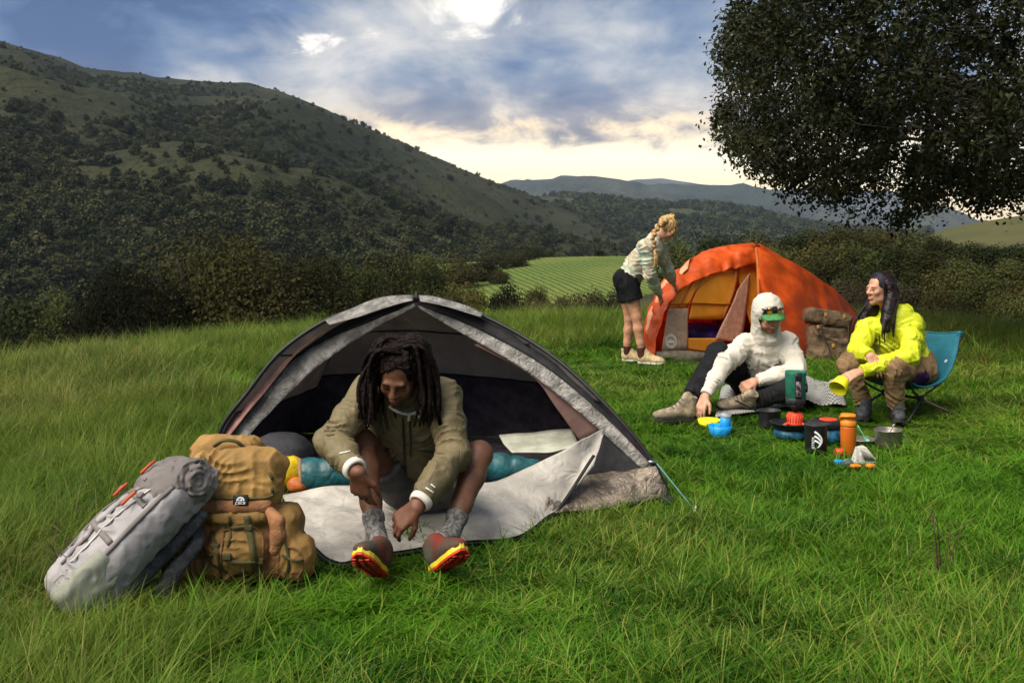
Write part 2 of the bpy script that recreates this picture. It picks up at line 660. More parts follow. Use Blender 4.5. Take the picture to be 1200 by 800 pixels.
# ---- green field on the far side of the dip
def field_mat():
    m = bpy.data.materials.new('field_rows')
    m.use_nodes = True
    g = NT(m.node_tree)
    v = g.n('ShaderNodeNewGeometry').outputs['Position']
    mp = g.n('ShaderNodeMapping', {'Vector': v, 'Rotation': (0, 0, math.radians(-9))})
    w = g.n('ShaderNodeTexWave', {'Vector': mp.outputs[0], 'Scale': 0.36, 'Distortion': 3.0, 'Detail': 4.0, 'Detail Scale': 0.7}, bands_direction='X')
    w2 = g.n('ShaderNodeTexWave', {'Vector': mp.outputs[0], 'Scale': 0.11, 'Distortion': 1.0, 'Detail': 2.0}, bands_direction='Y')
    n = g.n('ShaderNodeTexNoise', {'Vector': v, 'Scale': 0.06, 'Detail': 6.0})
    n2 = g.n('ShaderNodeTexNoise', {'Vector': v, 'Scale': 2.0, 'Detail': 6.0})
    col = g.mix(g.rng(n.outputs[0], 0.4, 0.62), (0.115, 0.140, 0.028), (0.080, 0.120, 0.022))
    rows = g.m('MULTIPLY', g.rng(w.outputs[0], 0.35, 0.85), g.rng(n.outputs[0], 0.3, 0.5))
    rows = g.m('MULTIPLY', rows, g.rng(w2.outputs[0], 0.0, 0.5, 0.45, 1.0))
    col = g.mix(g.m('MULTIPLY', rows, 0.30), col, (0.062, 0.070, 0.020))
    col = g.mix(g.m('MULTIPLY', g.rng(n2.outputs[0], 0.45, 0.7), 0.35), col, (0.045, 0.065, 0.016))
    bp = g.n('ShaderNodeBump', {'Height': w.outputs[0], 'Strength': 0.7, 'Distance': 0.35})
    b = g.n('ShaderNodeBsdfPrincipled', {'Base Color': col, 'Roughness': 0.95, 'Specular IOR Level': 0.1, 'Normal': bp.outputs[0]})
    g.n('ShaderNodeOutputMaterial', {'Surface': b.outputs[0]})
    return m


def z_field(A, Y, X):
    px = A * F + 600
    top = np.interp(px, [380, 460, 520, 570, 620, 700, 780, 900, 1000], [322, 316, 309, 306, 302, 300, 300, 303, 306])
    zt = row_to_z(top, 150)
    z = np.interp(Y, [55, 75, 150], [0, 0.18, 1])
    z = -7.0 + (zt + 7.0) * z ** 0.8
    return z + (fbm(np.stack([X * 0.05, Y * 0.03, 0 * X], -1), 3) - 0.5) * 1.2 * np.sin(np.pi * np.clip((Y - 55) / 95, 0, 1)) - np.maximum(Y - 150, 0) * 0.15


polar_patch('field', -0.115, 0.4, 100, np.linspace(55, 260, 70), z_field, field_mat())


# ---- wooded bank and grassy hill on the right
def z_bank(A, Y, X):
    px = A * F + 600
    zc = np.interp(Y, [24, 34, 46, 62, 80, 110], [-4.2, -2.9, -2.0, -1.0, -1.4, -6])
    return zc * np.interp(px, [700, 800, 950, 1200], [1.6, 1.5, 1.1, 1.0]) - np.interp(px, [700, 900], [2.0, 0.0]) + (fbm(np.stack([X * 0.15, Y * 0.15, 0 * X], -1), 3) - 0.5) * 0.8


m_bank = terrain_mat('bank_scrub', (0.035, 0.030, 0.014), (0.055, 0.043, 0.020), (0.025, 0.027, 0.012), 0.25, 1.0, 16)
polar_patch('bank', 0.10, 0.95, 90, np.linspace(24, 110, 60), z_bank, m_bank)


def z_rhill(A, Y, X):
    px = A * F + 600
    top = row_to_z(np.interp(px, [900, 1050, 1080, 1110, 1150, 1200, 1400, 1800], [300, 286, 279, 268, 260, 252, 232, 215]), 210)
    t = np.clip((Y - 110) / 100, 0, 1)
    z = -7 + (top + 7) * t ** 0.9
    return z + (fbm(np.stack([X * 0.03, Y * 0.03, 0 * X], -1), 3) - 0.5) * 3.0 * np.sin(np.pi * t) - np.maximum(Y - 210, 0) * 0.3


m_rh = terrain_mat('dry_grass_hill', (0.085, 0.078, 0.028), (0.060, 0.066, 0.022), (0.050, 0.050, 0.020), 0.05, 0.8, 24)
polar_patch('grassy_hill', 0.25, 1.1, 90, np.concatenate([np.linspace(110, 210, 50), [225, 250]]), z_rhill, m_rh)


# ================================================================== leaves and trees
def leaf_mat(name, c1, c2, tr=0.25, vs_=0.6, rough=0.75, spec=0.06):
    m = bpy.data.materials.new(name)
    m.use_nodes = True
    g = NT(m.node_tree)
    v = g.n('ShaderNodeNewGeometry')
    oi = g.n('ShaderNodeObjectInfo')
    n = g.n('ShaderNodeTexNoise', {'Vector': v.outputs['Position'], 'Scale': vs_, 'Detail': 3.0})
    isl = v.outputs['Random Per Island']
    f = g.m('ADD', g.m('MULTIPLY', n.outputs[0], 0.9), g.m('MULTIPLY', isl, 0.35))
    f = g.m('ADD', f, g.m('MULTIPLY', g.m('SUBTRACT', oi.outputs['Random'], 0.5), 0.8))
    col = g.mix(g.rng(f, 0.35, 0.95), c1, c2)
    b = g.n('ShaderNodeBsdfPrincipled', {'Base Color': col, 'Roughness': rough, 'Specular IOR Level': spec})
    t = g.n('ShaderNodeBsdfTranslucent', {'Color': col})
    mx = g.n('ShaderNodeMixShader', {0: tr, 1: b.outputs[0], 2: t.outputs[0]})
    g.n('ShaderNodeOutputMaterial', {'Surface': mx.outputs[0]})
    return m


def leaf_quads(c, nrm, size, r, asp=0.55, fold=0.25):
    """one diamond leaf per centre c facing roughly nrm"""
    n = len(c)
    nrm = nrm / np.maximum(np.linalg.norm(nrm, axis=1, keepdims=True), 1e-9)
    rnd = r.normal(size=(n, 3))
    t = np.cross(nrm, rnd)
    t /= np.maximum(np.linalg.norm(t, axis=1, keepdims=True), 1e-9)
    s = np.cross(nrm, t)
    L = (size * r.uniform(0.6, 1.3, n))[:, None]
    v = np.empty((n, 4, 3))
    v[:, 0] = c - t * L * 0.5
    v[:, 1] = c + s * L * asp * 0.5 + nrm * L * fold * 0.3
    v[:, 2] = c + t * L * 0.5
    v[:, 3] = c - s * L * asp * 0.5 + nrm * L * fold * 0.3
    f = np.arange(n * 4).reshape(n, 4)
    return v.reshape(-1, 3), f


def crown_mesh(name, seed, nblob, nleaf, leaf, height=0.75, flat=0.0):
    """a crown one unit wide: leaf clumps round uneven lobes, gaps between them"""
    r = np.random.default_rng(seed)
    bc, br = [], []
    for k in range(nblob):
        u = r.normal(size=3)
        u /= np.linalg.norm(u)
        u[2] = abs(u[2]) * 1.25 - 0.42
        q = u * r.uniform(0.35, 0.95) ** 0.6
        rad = r.uniform(0.08, 0.17) if nblob < 40 else r.uniform(0.10, 0.19)
        bc.append((q[0] * (0.5 - rad), q[1] * (0.5 - rad), height * 0.42 + q[2] * (height * 0.58 - rad)))
        br.append(rad)
    bc, br = np.array(bc), np.array(br)
    k = r.choice(nblob, nleaf, p=br ** 2 / (br ** 2).sum())
    u = r.normal(size=(nleaf, 3))
    u /= np.linalg.norm(u, axis=1, keepdims=True)
    rr = br[k] * r.uniform(0.55, 1.12, nleaf) * (0.8 + 0.5 * vnoise(u * 2.5 + k[:, None]))
    c = bc[k] + u * rr[:, None] * np.array([1, 1, 0.85])
    c[:, 2] = np.maximum(c[:, 2], 0.01)
    nr = u + r.normal(size=(nleaf, 3)) * 0.7 + np.array([0, 0, 0.5])
    lo, hi = np.percentile(c, 0.3, axis=0), np.percentile(c, 99.7, axis=0)
    c = (c - [(lo[0] + hi[0]) / 2, (lo[1] + hi[1]) / 2, lo[2]]) / (hi - lo) * [1, 1, height]
    v, f = leaf_quads(c, nr, np.full(nleaf, leaf), r, 0.75)
    return new_mesh(name, v, f, False)


m_bark = mat('bark', (0.075, 0.060, 0.045), 0.9, 0.3, 5.0, bump=1.0, bscale=25.0)


def trunk_mesh(name, seed, height=0.75):
    r = np.random.default_rng(seed)
    vf = [tube([(0, 0, -0.06), (0.01, 0.01, 0.12), (0.03 * r.normal(), 0.03 * r.normal(), 0.32 * height / 0.75)], [0.034, 0.024, 0.016], 7, 6)]
    for k in range(6):
        a = r.uniform(0, 6.28)
        vf.append(tube([(0, 0, 0.10 + 0.02 * k), (0.12 * math.cos(a), 0.12 * math.sin(a), 0.25), (0.3 * math.cos(a), 0.3 * math.sin(a), height * r.uniform(0.5, 0.75))],
                       [0.015, 0.010, 0.004], 5, 7))
    v, f = join(*vf)
    return new_mesh(name, v, f)


TREE_MATS = {
    'olive': leaf_mat('leaves_olive', (0.024, 0.024, 0.007), (0.076, 0.068, 0.019), 0.2, 0.9),
    'green': leaf_mat('leaves_green', (0.020, 0.026, 0.007), (0.062, 0.068, 0.018), 0.2, 0.8),
    'dark': leaf_mat('leaves_dark', (0.008, 0.008, 0.003), (0.044, 0.041, 0.012), 0.15, 0.5),
    'brown': leaf_mat('leaves_brown', (0.032, 0.026, 0.014), (0.065, 0.052, 0.026), 0.2, 0.8),
}
CROWNS = {}
TRUNKS = [trunk_mesh('trunk', 40 + k) for k in range(3)]
for t_ in TRUNKS:
    t_.materials.append(m_bark)


def crown_data(kind, variant, big=False):
    key = (kind, variant, big)
    if key not in CROWNS:
        if big:
            me = crown_mesh('crown', 100 + variant, 52, 60000, 0.0150, 0.62)
        else:
            me = crown_mesh('crown', variant, 26, 5200, 0.040, (0.75, 0.66, 0.85, 0.7)[variant % 4])
        me.materials.append(TREE_MATS[kind])
        CROWNS[key] = me
    return CROWNS[key]


_tk = [0]


def tree(px, py_top, Y, wpx, zb, kind, label, group, name='oak_tree', big=False, cat='tree', tall=1.0):
    """tree whose crown is wpx photo pixels wide with its top at row py_top, standing at depth Y on level zb"""
    w = wpx / F * Y
    zt = row_to_z(py_top, Y)
    k = _tk[0]
    _tk[0] += 1
    variant = k % 4
    hh = (0.62 if big else (0.75, 0.66, 0.85, 0.7)[variant])
    me = crown_data(kind, variant, big)
    root = thing(name, label, cat, ((px - 600) / F * Y, Y, zb), group)
    ch_ = min(zt - zb, w * 1.05)                  # crown keeps its natural height; a taller tree stands on a longer stem
    for nm, data in (('crown', me), ('trunk', TRUNKS[k % 3])):
        sz = (ch_ if nm == 'crown' else zt - zb) / hh
        o = bpy.data.objects.new(nm, data)
        COL.objects.link(o)
        o.parent = root
        o.scale = (w * 1.06, w * 1.06, sz * tall)
        o.location = (0, 0, zt - zb - ch_ if nm == 'crown' else 0)
        o.rotation_euler = (0, 0, (k * 2.399) % 6.283)
    return root


def bank_z(px, Y):
    A = (px - 600) / F
    return float(z_bank(np.array([A]), np.array([Y]), np.array([A * Y]))[0])


def field_z(px, Y):
    A = (px - 600) / F
    return float(z_field(np.array([A]), np.array([Y]), np.array([A * Y]))[0])


def gz(px, Y):
    return float(zground(np.array([(px - 600) / F * Y]), np.array([Y]))[0])


# dark oaks below the brow on the left
for (px, top, Y, w, tl) in ((262, 276, 40, 235, 1), (170, 318, 37, 140, 1), (352, 300, 42, 150, 1)):
    pass
tree(262, 277, 40, 250, gz(262, 40), 'dark', 'broad dark oak, tallest of the clump below the grass brow by the grey tent', None, big=True)
tree(165, 316, 37, 150, gz(165, 37), 'dark', 'low dark oak leaning out at the downhill end of the clump', None, big=True)
tree(362, 303, 42, 150, gz(362, 42), 'dark', 'dark oak behind the peak of the grey tent, uphill end of the clump', None, big=True)
for (px, top, Y, w) in ((15, 345, 75, 110), (80, 362, 60, 80), (-60, 345, 60, 120), (62, 336, 100, 70), (112, 372, 50, 60)):
    tree(px, top, Y, w, gz(px, Y), 'green', 'dusky green oak in the gully under the big hill', 'oaks in the gully under the big hill')
# trees beyond the tent, round the near edge of the field
for (px, top, Y, w, kd) in ((428, 310, 62, 60, 'green'), (470, 318, 60, 60, 'olive'), (505, 312, 66, 55, 'green'), (452, 296, 95, 70, 'dark'),
                            (500, 296, 100, 60, 'green'), (535, 298, 110, 60, 'dark'), (400, 300, 85, 60, 'green'), (545, 330, 58, 52, 'olive'), (520, 340, 50, 60, 'olive'),
                            (485, 335, 52, 66, 'green')):
    tree(px, top, Y, w, gz(px, Y) if Y < 70 else field_z(px, Y) - 0.5, kd, '%s rounded oak %s the thicket between grey tent and field' % ({'green': 'dull green', 'olive': 'yellowish olive', 'dark': 'blackish'}[kd], 'at back of' if Y > 80 else 'at front of' if Y < 59 else 'amid'), 'thicket between the grey tent and the field')
for (px, top, Y, w, kd, lb) in ((563, 304, 118, 50, 'dark', None), (590, 296, 135, 58, 'dark', None), (610, 292, 148, 46, 'green', None), (584, 313, 112, 26, 'dark', None),
                                (618, 289, 152, 40, 'dark', None), (632, 290, 155, 34, 'green', None)):
    tree(px, top, Y, w, field_z(px, Y) - 0.3, kd, 'dark rounded tree on the corner of the green field', 'trees on the corner of the green field')
tree(703, 294, 150, 13, field_z(703, 150) - 0.1, 'dark', 'lone small tree on the skyline edge of the green field', None)
tree(597, 330, 70, 50, field_z(597, 70) - 0.5, 'dark', 'dark low bush at the foot of the green field, larger of two', None, name='bush', cat='bush')
tree(628, 335, 68, 30, field_z(628, 68) - 0.5, 'dark', 'dark low bush at the foot of the green field, smaller of two', None, name='bush', cat='bush')
for (px, top, Y, w) in ((655, 346, 44, 40), (690, 340, 46, 50), (720, 338, 46, 44), (630, 350, 42, 34)):
    tree(px, top, Y, w, gz(px, Y), 'brown', 'brownish scrub bush just over the brow, beyond the bending woman', 'scrub bushes just over the brow', name='bush', cat='bush')
# oak wood on the bank behind the orange tent
rr = np.random.default_rng(21)
for (px, top, Y, w, kd) in ((800, 282, 70, 60, 'green'), (845, 276, 74, 66, 'green'), (890, 272, 76, 70, 'olive'), (935, 268, 72, 72, 'green'), (980, 264, 70, 70, 'olive'),
                            (1025, 266, 72, 66, 'olive'), (1068, 268, 70, 62, 'green'), (1105, 276, 66, 60, 'olive'), (1145, 284, 64, 60, 'green'), (1190, 286, 62, 64, 'green'),
                            (1240, 284, 62, 70, 'olive'), (1290, 280, 62, 70, 'green'), (820, 296, 60, 70, 'olive'), (905, 290, 60, 74, 'green'), (955, 284, 58, 76, 'olive'), (1005, 282, 58, 74, 'green'),
                            (1050, 286, 57, 70, 'green'), (1092, 292, 55, 66, 'olive'), (1130, 300, 53, 70, 'green'), (1175, 303, 52, 74, 'green'), (1225, 300, 52, 74, 'olive'),
                            (965, 302, 50, 72, 'olive'), (1012, 304, 48, 66, 'green'), (1075, 312, 46, 62, 'green'), (1120, 316, 44, 76, 'olive'), (1160, 324, 42, 70, 'green'),
                            (1205, 322, 41, 80, 'olive'), (1035, 318, 44, 50, 'brown'), (990, 326, 42, 44, 'brown'), (1060, 334, 38, 46, 'brown'), (1100, 336, 37, 46, 'olive'),
                            (1140, 342, 36, 60, 'olive'), (1185, 344, 35, 60, 'green'), (1020, 342, 37, 40, 'brown'), (940, 322, 46, 60, 'green'), (780, 300, 66, 40, 'green'), (1250, 335, 38, 80, 'green')):
    hue = {'green': 'dull green', 'olive': 'olive', 'brown': 'brownish'}[kd]
    row = 'on the bank skyline' if Y > 62 else 'midway up the bank' if Y > 50 else 'low on the bank' if Y > 40 else 'at the bank foot'
    by = ('beyond the door of the orange tent' if px < 870 else 'behind the red side of the orange tent' if px < 960 else 'behind the dark-haired seated person' if px < 1060
          else 'beyond the teal chair' if px < 1130 else 'below the dry grassy hill')
    tree(px, top, Y, w, bank_z(px, Y), kd, f'{hue} oak {row}, {by}', 'oak wood on the bank behind the orange tent')


# ---- woodland on the big hill: a far-off wood, read as one mass
def instancer(name, pts, scl, rotz, idx, protos, label, cat, tilt=None):
    """one 'stuff' object whose points carry copies of a few source meshes (geometry nodes)"""
    src = bpy.data.collections.new(name + '_sources')
    for k_, me in enumerate(protos):
        o = bpy.data.objects.new('source_%02d' % k_, me)
        src.objects.link(o)
    me = bpy.data.meshes.new(name)
    n = len(pts)
    me.vertices.add(n)
    me.vertices.foreach_set('co', np.asarray(pts, np.float32).ravel())
    a = me.attributes.new('scl', 'FLOAT_VECTOR', 'POINT')
    a.data.foreach_set('vector', np.asarray(scl, np.float32).ravel())
    r3 = np.zeros((n, 3), np.float32)
    r3[:, 2] = rotz
    if tilt is not None:
        r3[:, :2] = tilt
    a = me.attributes.new('rot', 'FLOAT_VECTOR', 'POINT')
    a.data.foreach_set('vector', r3.ravel())
    a = me.attributes.new('idx', 'INT', 'POINT')
    a.data.foreach_set('value', np.asarray(idx, np.int32))
    o = obj(name, me)
    ng = bpy.data.node_groups.new(name + '_scatter', 'GeometryNodeTree')
    ng.interface.new_socket('Geometry', in_out='INPUT', socket_type='NodeSocketGeometry')
    ng.interface.new_socket('Geometry', in_out='OUTPUT', socket_type='NodeSocketGeometry')
    N, L = ng.nodes, ng.links
    gi, go = N.new('NodeGroupInput'), N.new('NodeGroupOutput')
    ci = N.new('GeometryNodeCollectionInfo')
    ci.inputs['Collection'].default_value = src
    ci.inputs['Separate Children'].default_value = True
    ci.inputs['Reset Children'].default_value = True
    ip = N.new('GeometryNodeInstanceOnPoints')
    ip.inputs['Pick Instance'].default_value = True

    def attr(nm, typ):
        q = N.new('GeometryNodeInputNamedAttribute')
        q.data_type = typ
        q.inputs['Name'].default_value = nm
        return q.outputs['Attribute']
    L.new(gi.outputs[0], ip.inputs['Points'])
    L.new(ci.outputs[0], ip.inputs['Instance'])
    L.new(attr('idx', 'INT'), ip.inputs['Instance Index'])
    L.new(attr('rot', 'FLOAT_VECTOR'), ip.inputs['Rotation'])
    L.new(attr('scl', 'FLOAT_VECTOR'), ip.inputs['Scale'])
    L.new(ip.outputs[0], go.inputs[0])
    md = o.modifiers.new('scatter', 'NODES')
    md.node_group = ng
    return tag(o, label, cat, kind='stuff')


def build_woodland():
    r = np.random.default_rng(5)
    n = 60000
    A = r.uniform(-0.62, 0.2, n)
    Y = 175 + (YR - 175) * r.uniform(0, 1, n) ** 0.85
    X = A * Y
    Z = z_mountain(A, Y, X)
    t = (Y - 170) / (YR - 170)
    dens = fbm(np.stack([X * 0.011, Y * 0.007, 0 * X], -1), 4)
    rid = 1 - np.abs(fbm(np.stack([X * 0.006, Y * 0.0042, 0 * X], -1), 4) - 0.5) * 4
    gully = smooth01((0.80 - rid) / 0.35)                       # wood dense in gullies, spurs open: tree density stands in for relief shading
    pr = 0.55 * gully * smooth01((dens - 0.36) / 0.16) + 0.30 * np.clip(0.9 - 2.4 * t, 0, 1) * smooth01((dens - 0.40) / 0.12) + 0.22 * smooth01((A * F + 600 - 440) / 140) * smooth01((dens - 0.42) / 0.1)
    keep = r.uniform(0, 1, n) < np.clip(pr * (1 - 0.35 * t), 0.035, 0.7)
    keep &= (A * F + 600 < 760)
    X, Y, Z, t = X[keep], Y[keep], Z[keep], t[keep]
    m = len(X)
    w = r.uniform(1.6, 4.8, m) * (1.0 - 0.35 * t) * (0.55 + 0.9 * r.random(m) ** 2)
    protos = []
    mts = [leaf_mat('hill_leaves_a', (0.014, 0.020, 0.008), (0.046, 0.054, 0.021), 0.1, 0.05), leaf_mat('hill_leaves_b', (0.018, 0.022, 0.009), (0.060, 0.060, 0.025), 0.1, 0.05)]
    for k in range(6):
        me = crown_mesh('tree_crown', 200 + k, 12, 420, 0.15, 0.8)
        me.materials.append(mts[k % 2])
        protos.append(me)
    S = np.stack([w, w, w * r.uniform(0.8, 1.25, m)], -1)
    instancer('woodland', np.stack([X, Y, Z - 0.3], -1), S, r.uniform(0, 6.28, m), r.integers(0, 6, m), protos,
              'scattered dark oak and scrub woodland covering the big hill', 'woodland')


build_woodland()


def build_valley_wood():
    r = np.random.default_rng(9)
    n = 9000
    A = r.uniform(-0.02, 0.42, n)
    Y = 520 + 860 * r.uniform(0, 1, n)
    pts = np.array([(400, 232), (560, 236), (640, 229), (700, 233), (760, 241), (830, 240), (880, 247), (930, 262), (1000, 272), (1100, 276), (1500, 280)], float)
    X = A * Y
    ob = bpy.data.objects['hills']
    dg = bpy.context.evaluated_depsgraph_get()
    from mathutils.bvhtree import BVHTree
    bv = BVHTree.FromObject(ob, dg)
    out = []
    for x, y in zip(X, Y):
        h = bv.ray_cast(Vector((x, y, 400)), Vector((0, 0, -1)))
        if h[0] is not None:
            out.append((x, y, h[0].z - 0.5))
    out = np.array(out)
    d = fbm(np.stack([out[:, 0] * 0.006, out[:, 1] * 0.004, 0 * out[:, 0]], -1), 3)
    out = out[d > 0.42]
    m = len(out)
    w = r.uniform(6, 11, m)
    protos = []
    mt = leaf_mat('valley_leaves', (0.020, 0.028, 0.012), (0.052, 0.062, 0.026), 0.1, 0.03)
    for k in range(3):
        me = crown_mesh('tree_crown', 300 + k, 10, 200, 0.2, 0.8)
        me.materials.append(mt)
        protos.append(me)
    instancer('valley_woodland', out, np.stack([w, w, w], -1), r.uniform(0, 6.28, m), r.integers(0, 3, m), protos,
              'dense woodland on the middle hills across the valley', 'woodland')


build_valley_wood()


# ================================================================== the big oak overhead on the right
def build_oak():
    r = np.random.default_rng(11)
    base = np.array([8.6, 13.4, float(zground(8.6, 13.4)) - 0.05])
    root = thing('oak_tree', 'huge live oak spreading its low dark canopy over the camp, trunk beyond the chair', 'tree', base)
    C, R = np.array([8.25, 12.6, 5.05]), np.array([6.0, 4.4, 3.60])

    def inside(p):
        q = np.abs((p - C) / R) ** 3.3
        w = (fbm(p * 0.75, 3) - 0.5) * 1.0
        return q.sum(-1) + w
    m_b = mat('oak_bark', (0.095, 0.080, 0.064), 0.95, 0.35, 6.0, bump=1.2, bscale=18.0)
    tv = tube([base + (0, 0, -0.1), base + (-0.05, 0.0, 0.5), base + (-0.25, -0.1, 1.4), base + (-0.4, -0.2, 2.3), base + (-0.3, -0.3, 4.5)], [0.42, 0.30, 0.27, 0.24, 0.12], 14, 24)
    part('trunk', tv, m_b, root)
    pts = []
    fork = base + np.array([-0.35, -0.2, 1.9])
    targets = [(4.6, 12.2, 2.5), (3.6, 12.6, 3.5), (4.4, 10.6, 2.6), (5.2, 9.6, 3.2), (6.0, 10.4, 2.2), (3.4, 13.8, 4.2), (6.4, 11.6, 2.0), (4.6, 12.8, 5.4), (7.6, 9.4, 4.2),
               (12.5, 11, 3.5), (13, 14, 4), (9.5, 16, 4), (6, 15.5, 4.2), (8.5, 12.5, 7.2), (11, 9.6, 4.6)]
    for tg in targets:
        tg = np.array(tg, float)
        mid = fork * 0.5 + tg * 0.5 + np.array([0, 0, 0.5]) + r.normal(size=3) * 0.25
        q = spline([fork + r.normal(size=3) * 0.05, fork * 0.75 + tg * 0.25 + (0, 0, 0.35), mid, fork * 0.22 + tg * 0.78 + r.normal(size=3) * 0.2, tg], 26)
        part('limb', tube(q, np.linspace(0.12, 0.014, 26), 8), m_b, root)
        pts.append(q[6:])
        # side boughs
        for k in range(7):
            s = q[r.integers(9, 25)]
            d = r.normal(size=3)
            d[2] *= 0.45
            e = s + d / np.linalg.norm(d) * r.uniform(0.7, 1.7) + (tg - fork) * 0.08
            qq = spline([s, s * 0.5 + e * 0.5 + r.normal(size=3) * 0.12, e], 12)
            pts.append(qq)
    side = [tube(q, np.linspace(0.028, 0.007, len(q)), 5) for q in pts if len(q) == 12]
    o = part('boughs', join(*side), m_b, root)
    tag(o, kind='stuff')
    allp = np.vstack(pts)
    # leaf sprigs
    n = 60000
    cand = C + R * 1.08 * r.uniform(-1, 1, (n, 3))
    v = inside(cand)
    dens = np.where(cand[:, 0] < 8.2, 1.0, 0.32) * np.where(cand[:, 2] > 5.6, 0.45, 1.0)
    keep = (v < 1.0) & (r.random(n) < dens * np.clip(0.14 + 1.1 * np.clip(v - 0.35, 0, 1), 0, 1))
    cand = cand[keep]
    low = CH + (HZ - np.interp(cand[:, 0] / cand[:, 1] * F + 600, [850, 900, 1000, 1060, 1100, 1200, 1400], [190, 222, 262, 260, 248, 244, 236])) / F * cand[:, 1]
    cand = cand[cand[:, 2] > low + 0.10 + 0.55 * (vnoise(cand * 1.5 + 2) - 0.5)]
    row = HZ - (cand[:, 2] - CH) / cand[:, 1] * F
    edge = np.interp(row, [-200, 0, 40, 90, 140, 170, 190, 222], [880, 862, 842, 846, 834, 856, 870, 905]) + 26 * (vnoise(cand * 1.6) - 0.35)
    cand = cand[cand[:, 0] / cand[:, 1] * F + 600 > edge]
    gap = vnoise(cand * 1.7 + 5)
    cand = cand[gap > 0.34][:6800]
    V, Fc, tw = [], [], []
    from mathutils.kdtree import KDTree
    kd = KDTree(len(allp))
    for i, q in enumerate(allp):
        kd.insert(q, i)
    kd.balance()
    cs, ns = [], []
    for c in cand:
        q, i, dist = kd.find(c)
        q = np.array(q)
        out = (c - C) / R ** 2
        out /= max(np.linalg.norm(out), 1e-6)
        tip = c + out * 0.16 + r.normal(size=3) * 0.06 + (0, 0, -0.03)
        start = c * 0.45 + q * 0.55 if dist < 1.4 else c - out * 0.35 + r.normal(size=3) * 0.1
        if c[0] < 9.0:
            tw.append(tube([start, start * 0.5 + c * 0.5 + r.normal(size=3) * 0.05, c, tip], [0.006, 0.004, 0.003, 0.0015], 3, cap=False))
        m = r.integers(34, 62)
        t = r.uniform(0.25, 1.05, m) ** 0.8
        ax = (start * (1 - t)[:, None] * 0.5 + c * (1 - 0.5 * (1 - t))[:, None]) * 0.6 + (c * (1 - t)[:, None] + tip * t[:, None]) * 0.4
        off = r.normal(size=(m, 3)) * r.uniform(0.06, 0.12)
        cs.append(ax + off)
        ns.append(off * 5 + r.normal(size=(m, 3)) * 0.6 + np.array([0, 0, 0.5]))
    cs, ns = np.vstack(cs), np.vstack(ns)
    print('oak leaves', len(cs))
    lv, lf = leaf_quads(cs, ns, np.full(len(cs), 0.068), r, 0.58)
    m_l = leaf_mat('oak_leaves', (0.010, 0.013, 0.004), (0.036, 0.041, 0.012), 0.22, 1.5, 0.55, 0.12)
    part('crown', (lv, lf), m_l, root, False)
    o = part('twigs', join(*tw), m_b, root)
    tag(o, kind='stuff')


build_oak()

# ================================================================== haze
def build_haze():
    import os
    if os.environ.get('NOHAZE'):
        return
    x0, x1, y0, y1, z0, z1 = -2500, 5500, -400, 6600, -420, 460
    v = [(x, y, z) for x in (x0, x1) for y in (y0, y1) for z in (z0, z1)]
    f = [(0, 1, 3, 2), (4, 6, 7, 5), (0, 4, 5, 1), (2, 3, 7, 6), (0, 2, 6, 4), (1, 5, 7, 3)]
    m = bpy.data.materials.new('haze_air')
    m.use_nodes = True
    g = NT(m.node_tree)
    pv = g.n('ShaderNodeVolumePrincipled', {'Color': (0.62, 0.74, 0.95), 'Density': 0.00007, 'Anisotropy': 0.0})
    out = g.n('ShaderNodeOutputMaterial', {'Volume': pv.outputs[0]})
    return tag(obj('haze', new_mesh('haze', v, f, False), m), 'thin blue evening haze filling the valley', 'haze', kind='stuff')


build_haze()

# ================================================================== grass
def blade_strip(r, base, h, lean, width, bend, seg=3):
    """one tapering blade curving over"""
    a = r.uniform(0, 6.283)
    d = np.array([math.cos(a), math.sin(a), 0])
    s = np.array([-d[1], d[0], 0])
    t = np.linspace(0, 1, seg + 1)
    c = base + d * (lean * t + bend * t ** 2)[:, None] * h + np.array([0, 0, 1.0]) * (h * (t - 0.35 * bend * t ** 2.2))[:, None]
    w = width * (1 - t) ** 0.7
    v = []
    for i in range(seg):
        v += [c[i] - s * w[i] * 0.5, c[i] + s * w[i] * 0.5]
    v.append(c[-1])
    f = [(2 * i, 2 * i + 1, 2 * i + 3, 2 * i + 2) for i in range(seg - 1)]
    k = 2 * (seg - 1)
    return v, f, (k, k + 1, k + 2)


def patch(name, seed, n, rad, h0, h1, lean, bend, width, material, seg=3, tufts=26):
    """a round patch of turf: blades gathered in tufts that lean their own way"""
    r = np.random.default_rng(seed)
    tc = r.uniform(-1, 1, (tufts * 2, 2))
    tc = tc[np.hypot(*tc.T) < 1][:tufts] * rad
    th = r.uniform(0.55, 1.25, len(tc))
    V, Fc = [], []
    for k in range(n):
        i = r.integers(0, len(tc))
        q = tc[i] + r.normal(size=2) * rad * 0.13
        h = r.uniform(h0, h1) * th[i]
        v, f, t = blade_strip(r, np.array([q[0], q[1], -0.02]), h, r.uniform(0.0, lean), width * r.uniform(0.7, 1.3), r.uniform(0.1, bend), seg)
        o = len(V)
        V += v
        Fc += [tuple(i_ + o for i_ in x) for x in f] + [tuple(i_ + o for i_ in t)]
    me = new_mesh(name, V, Fc, True)
    me.materials.append(material)
    return me


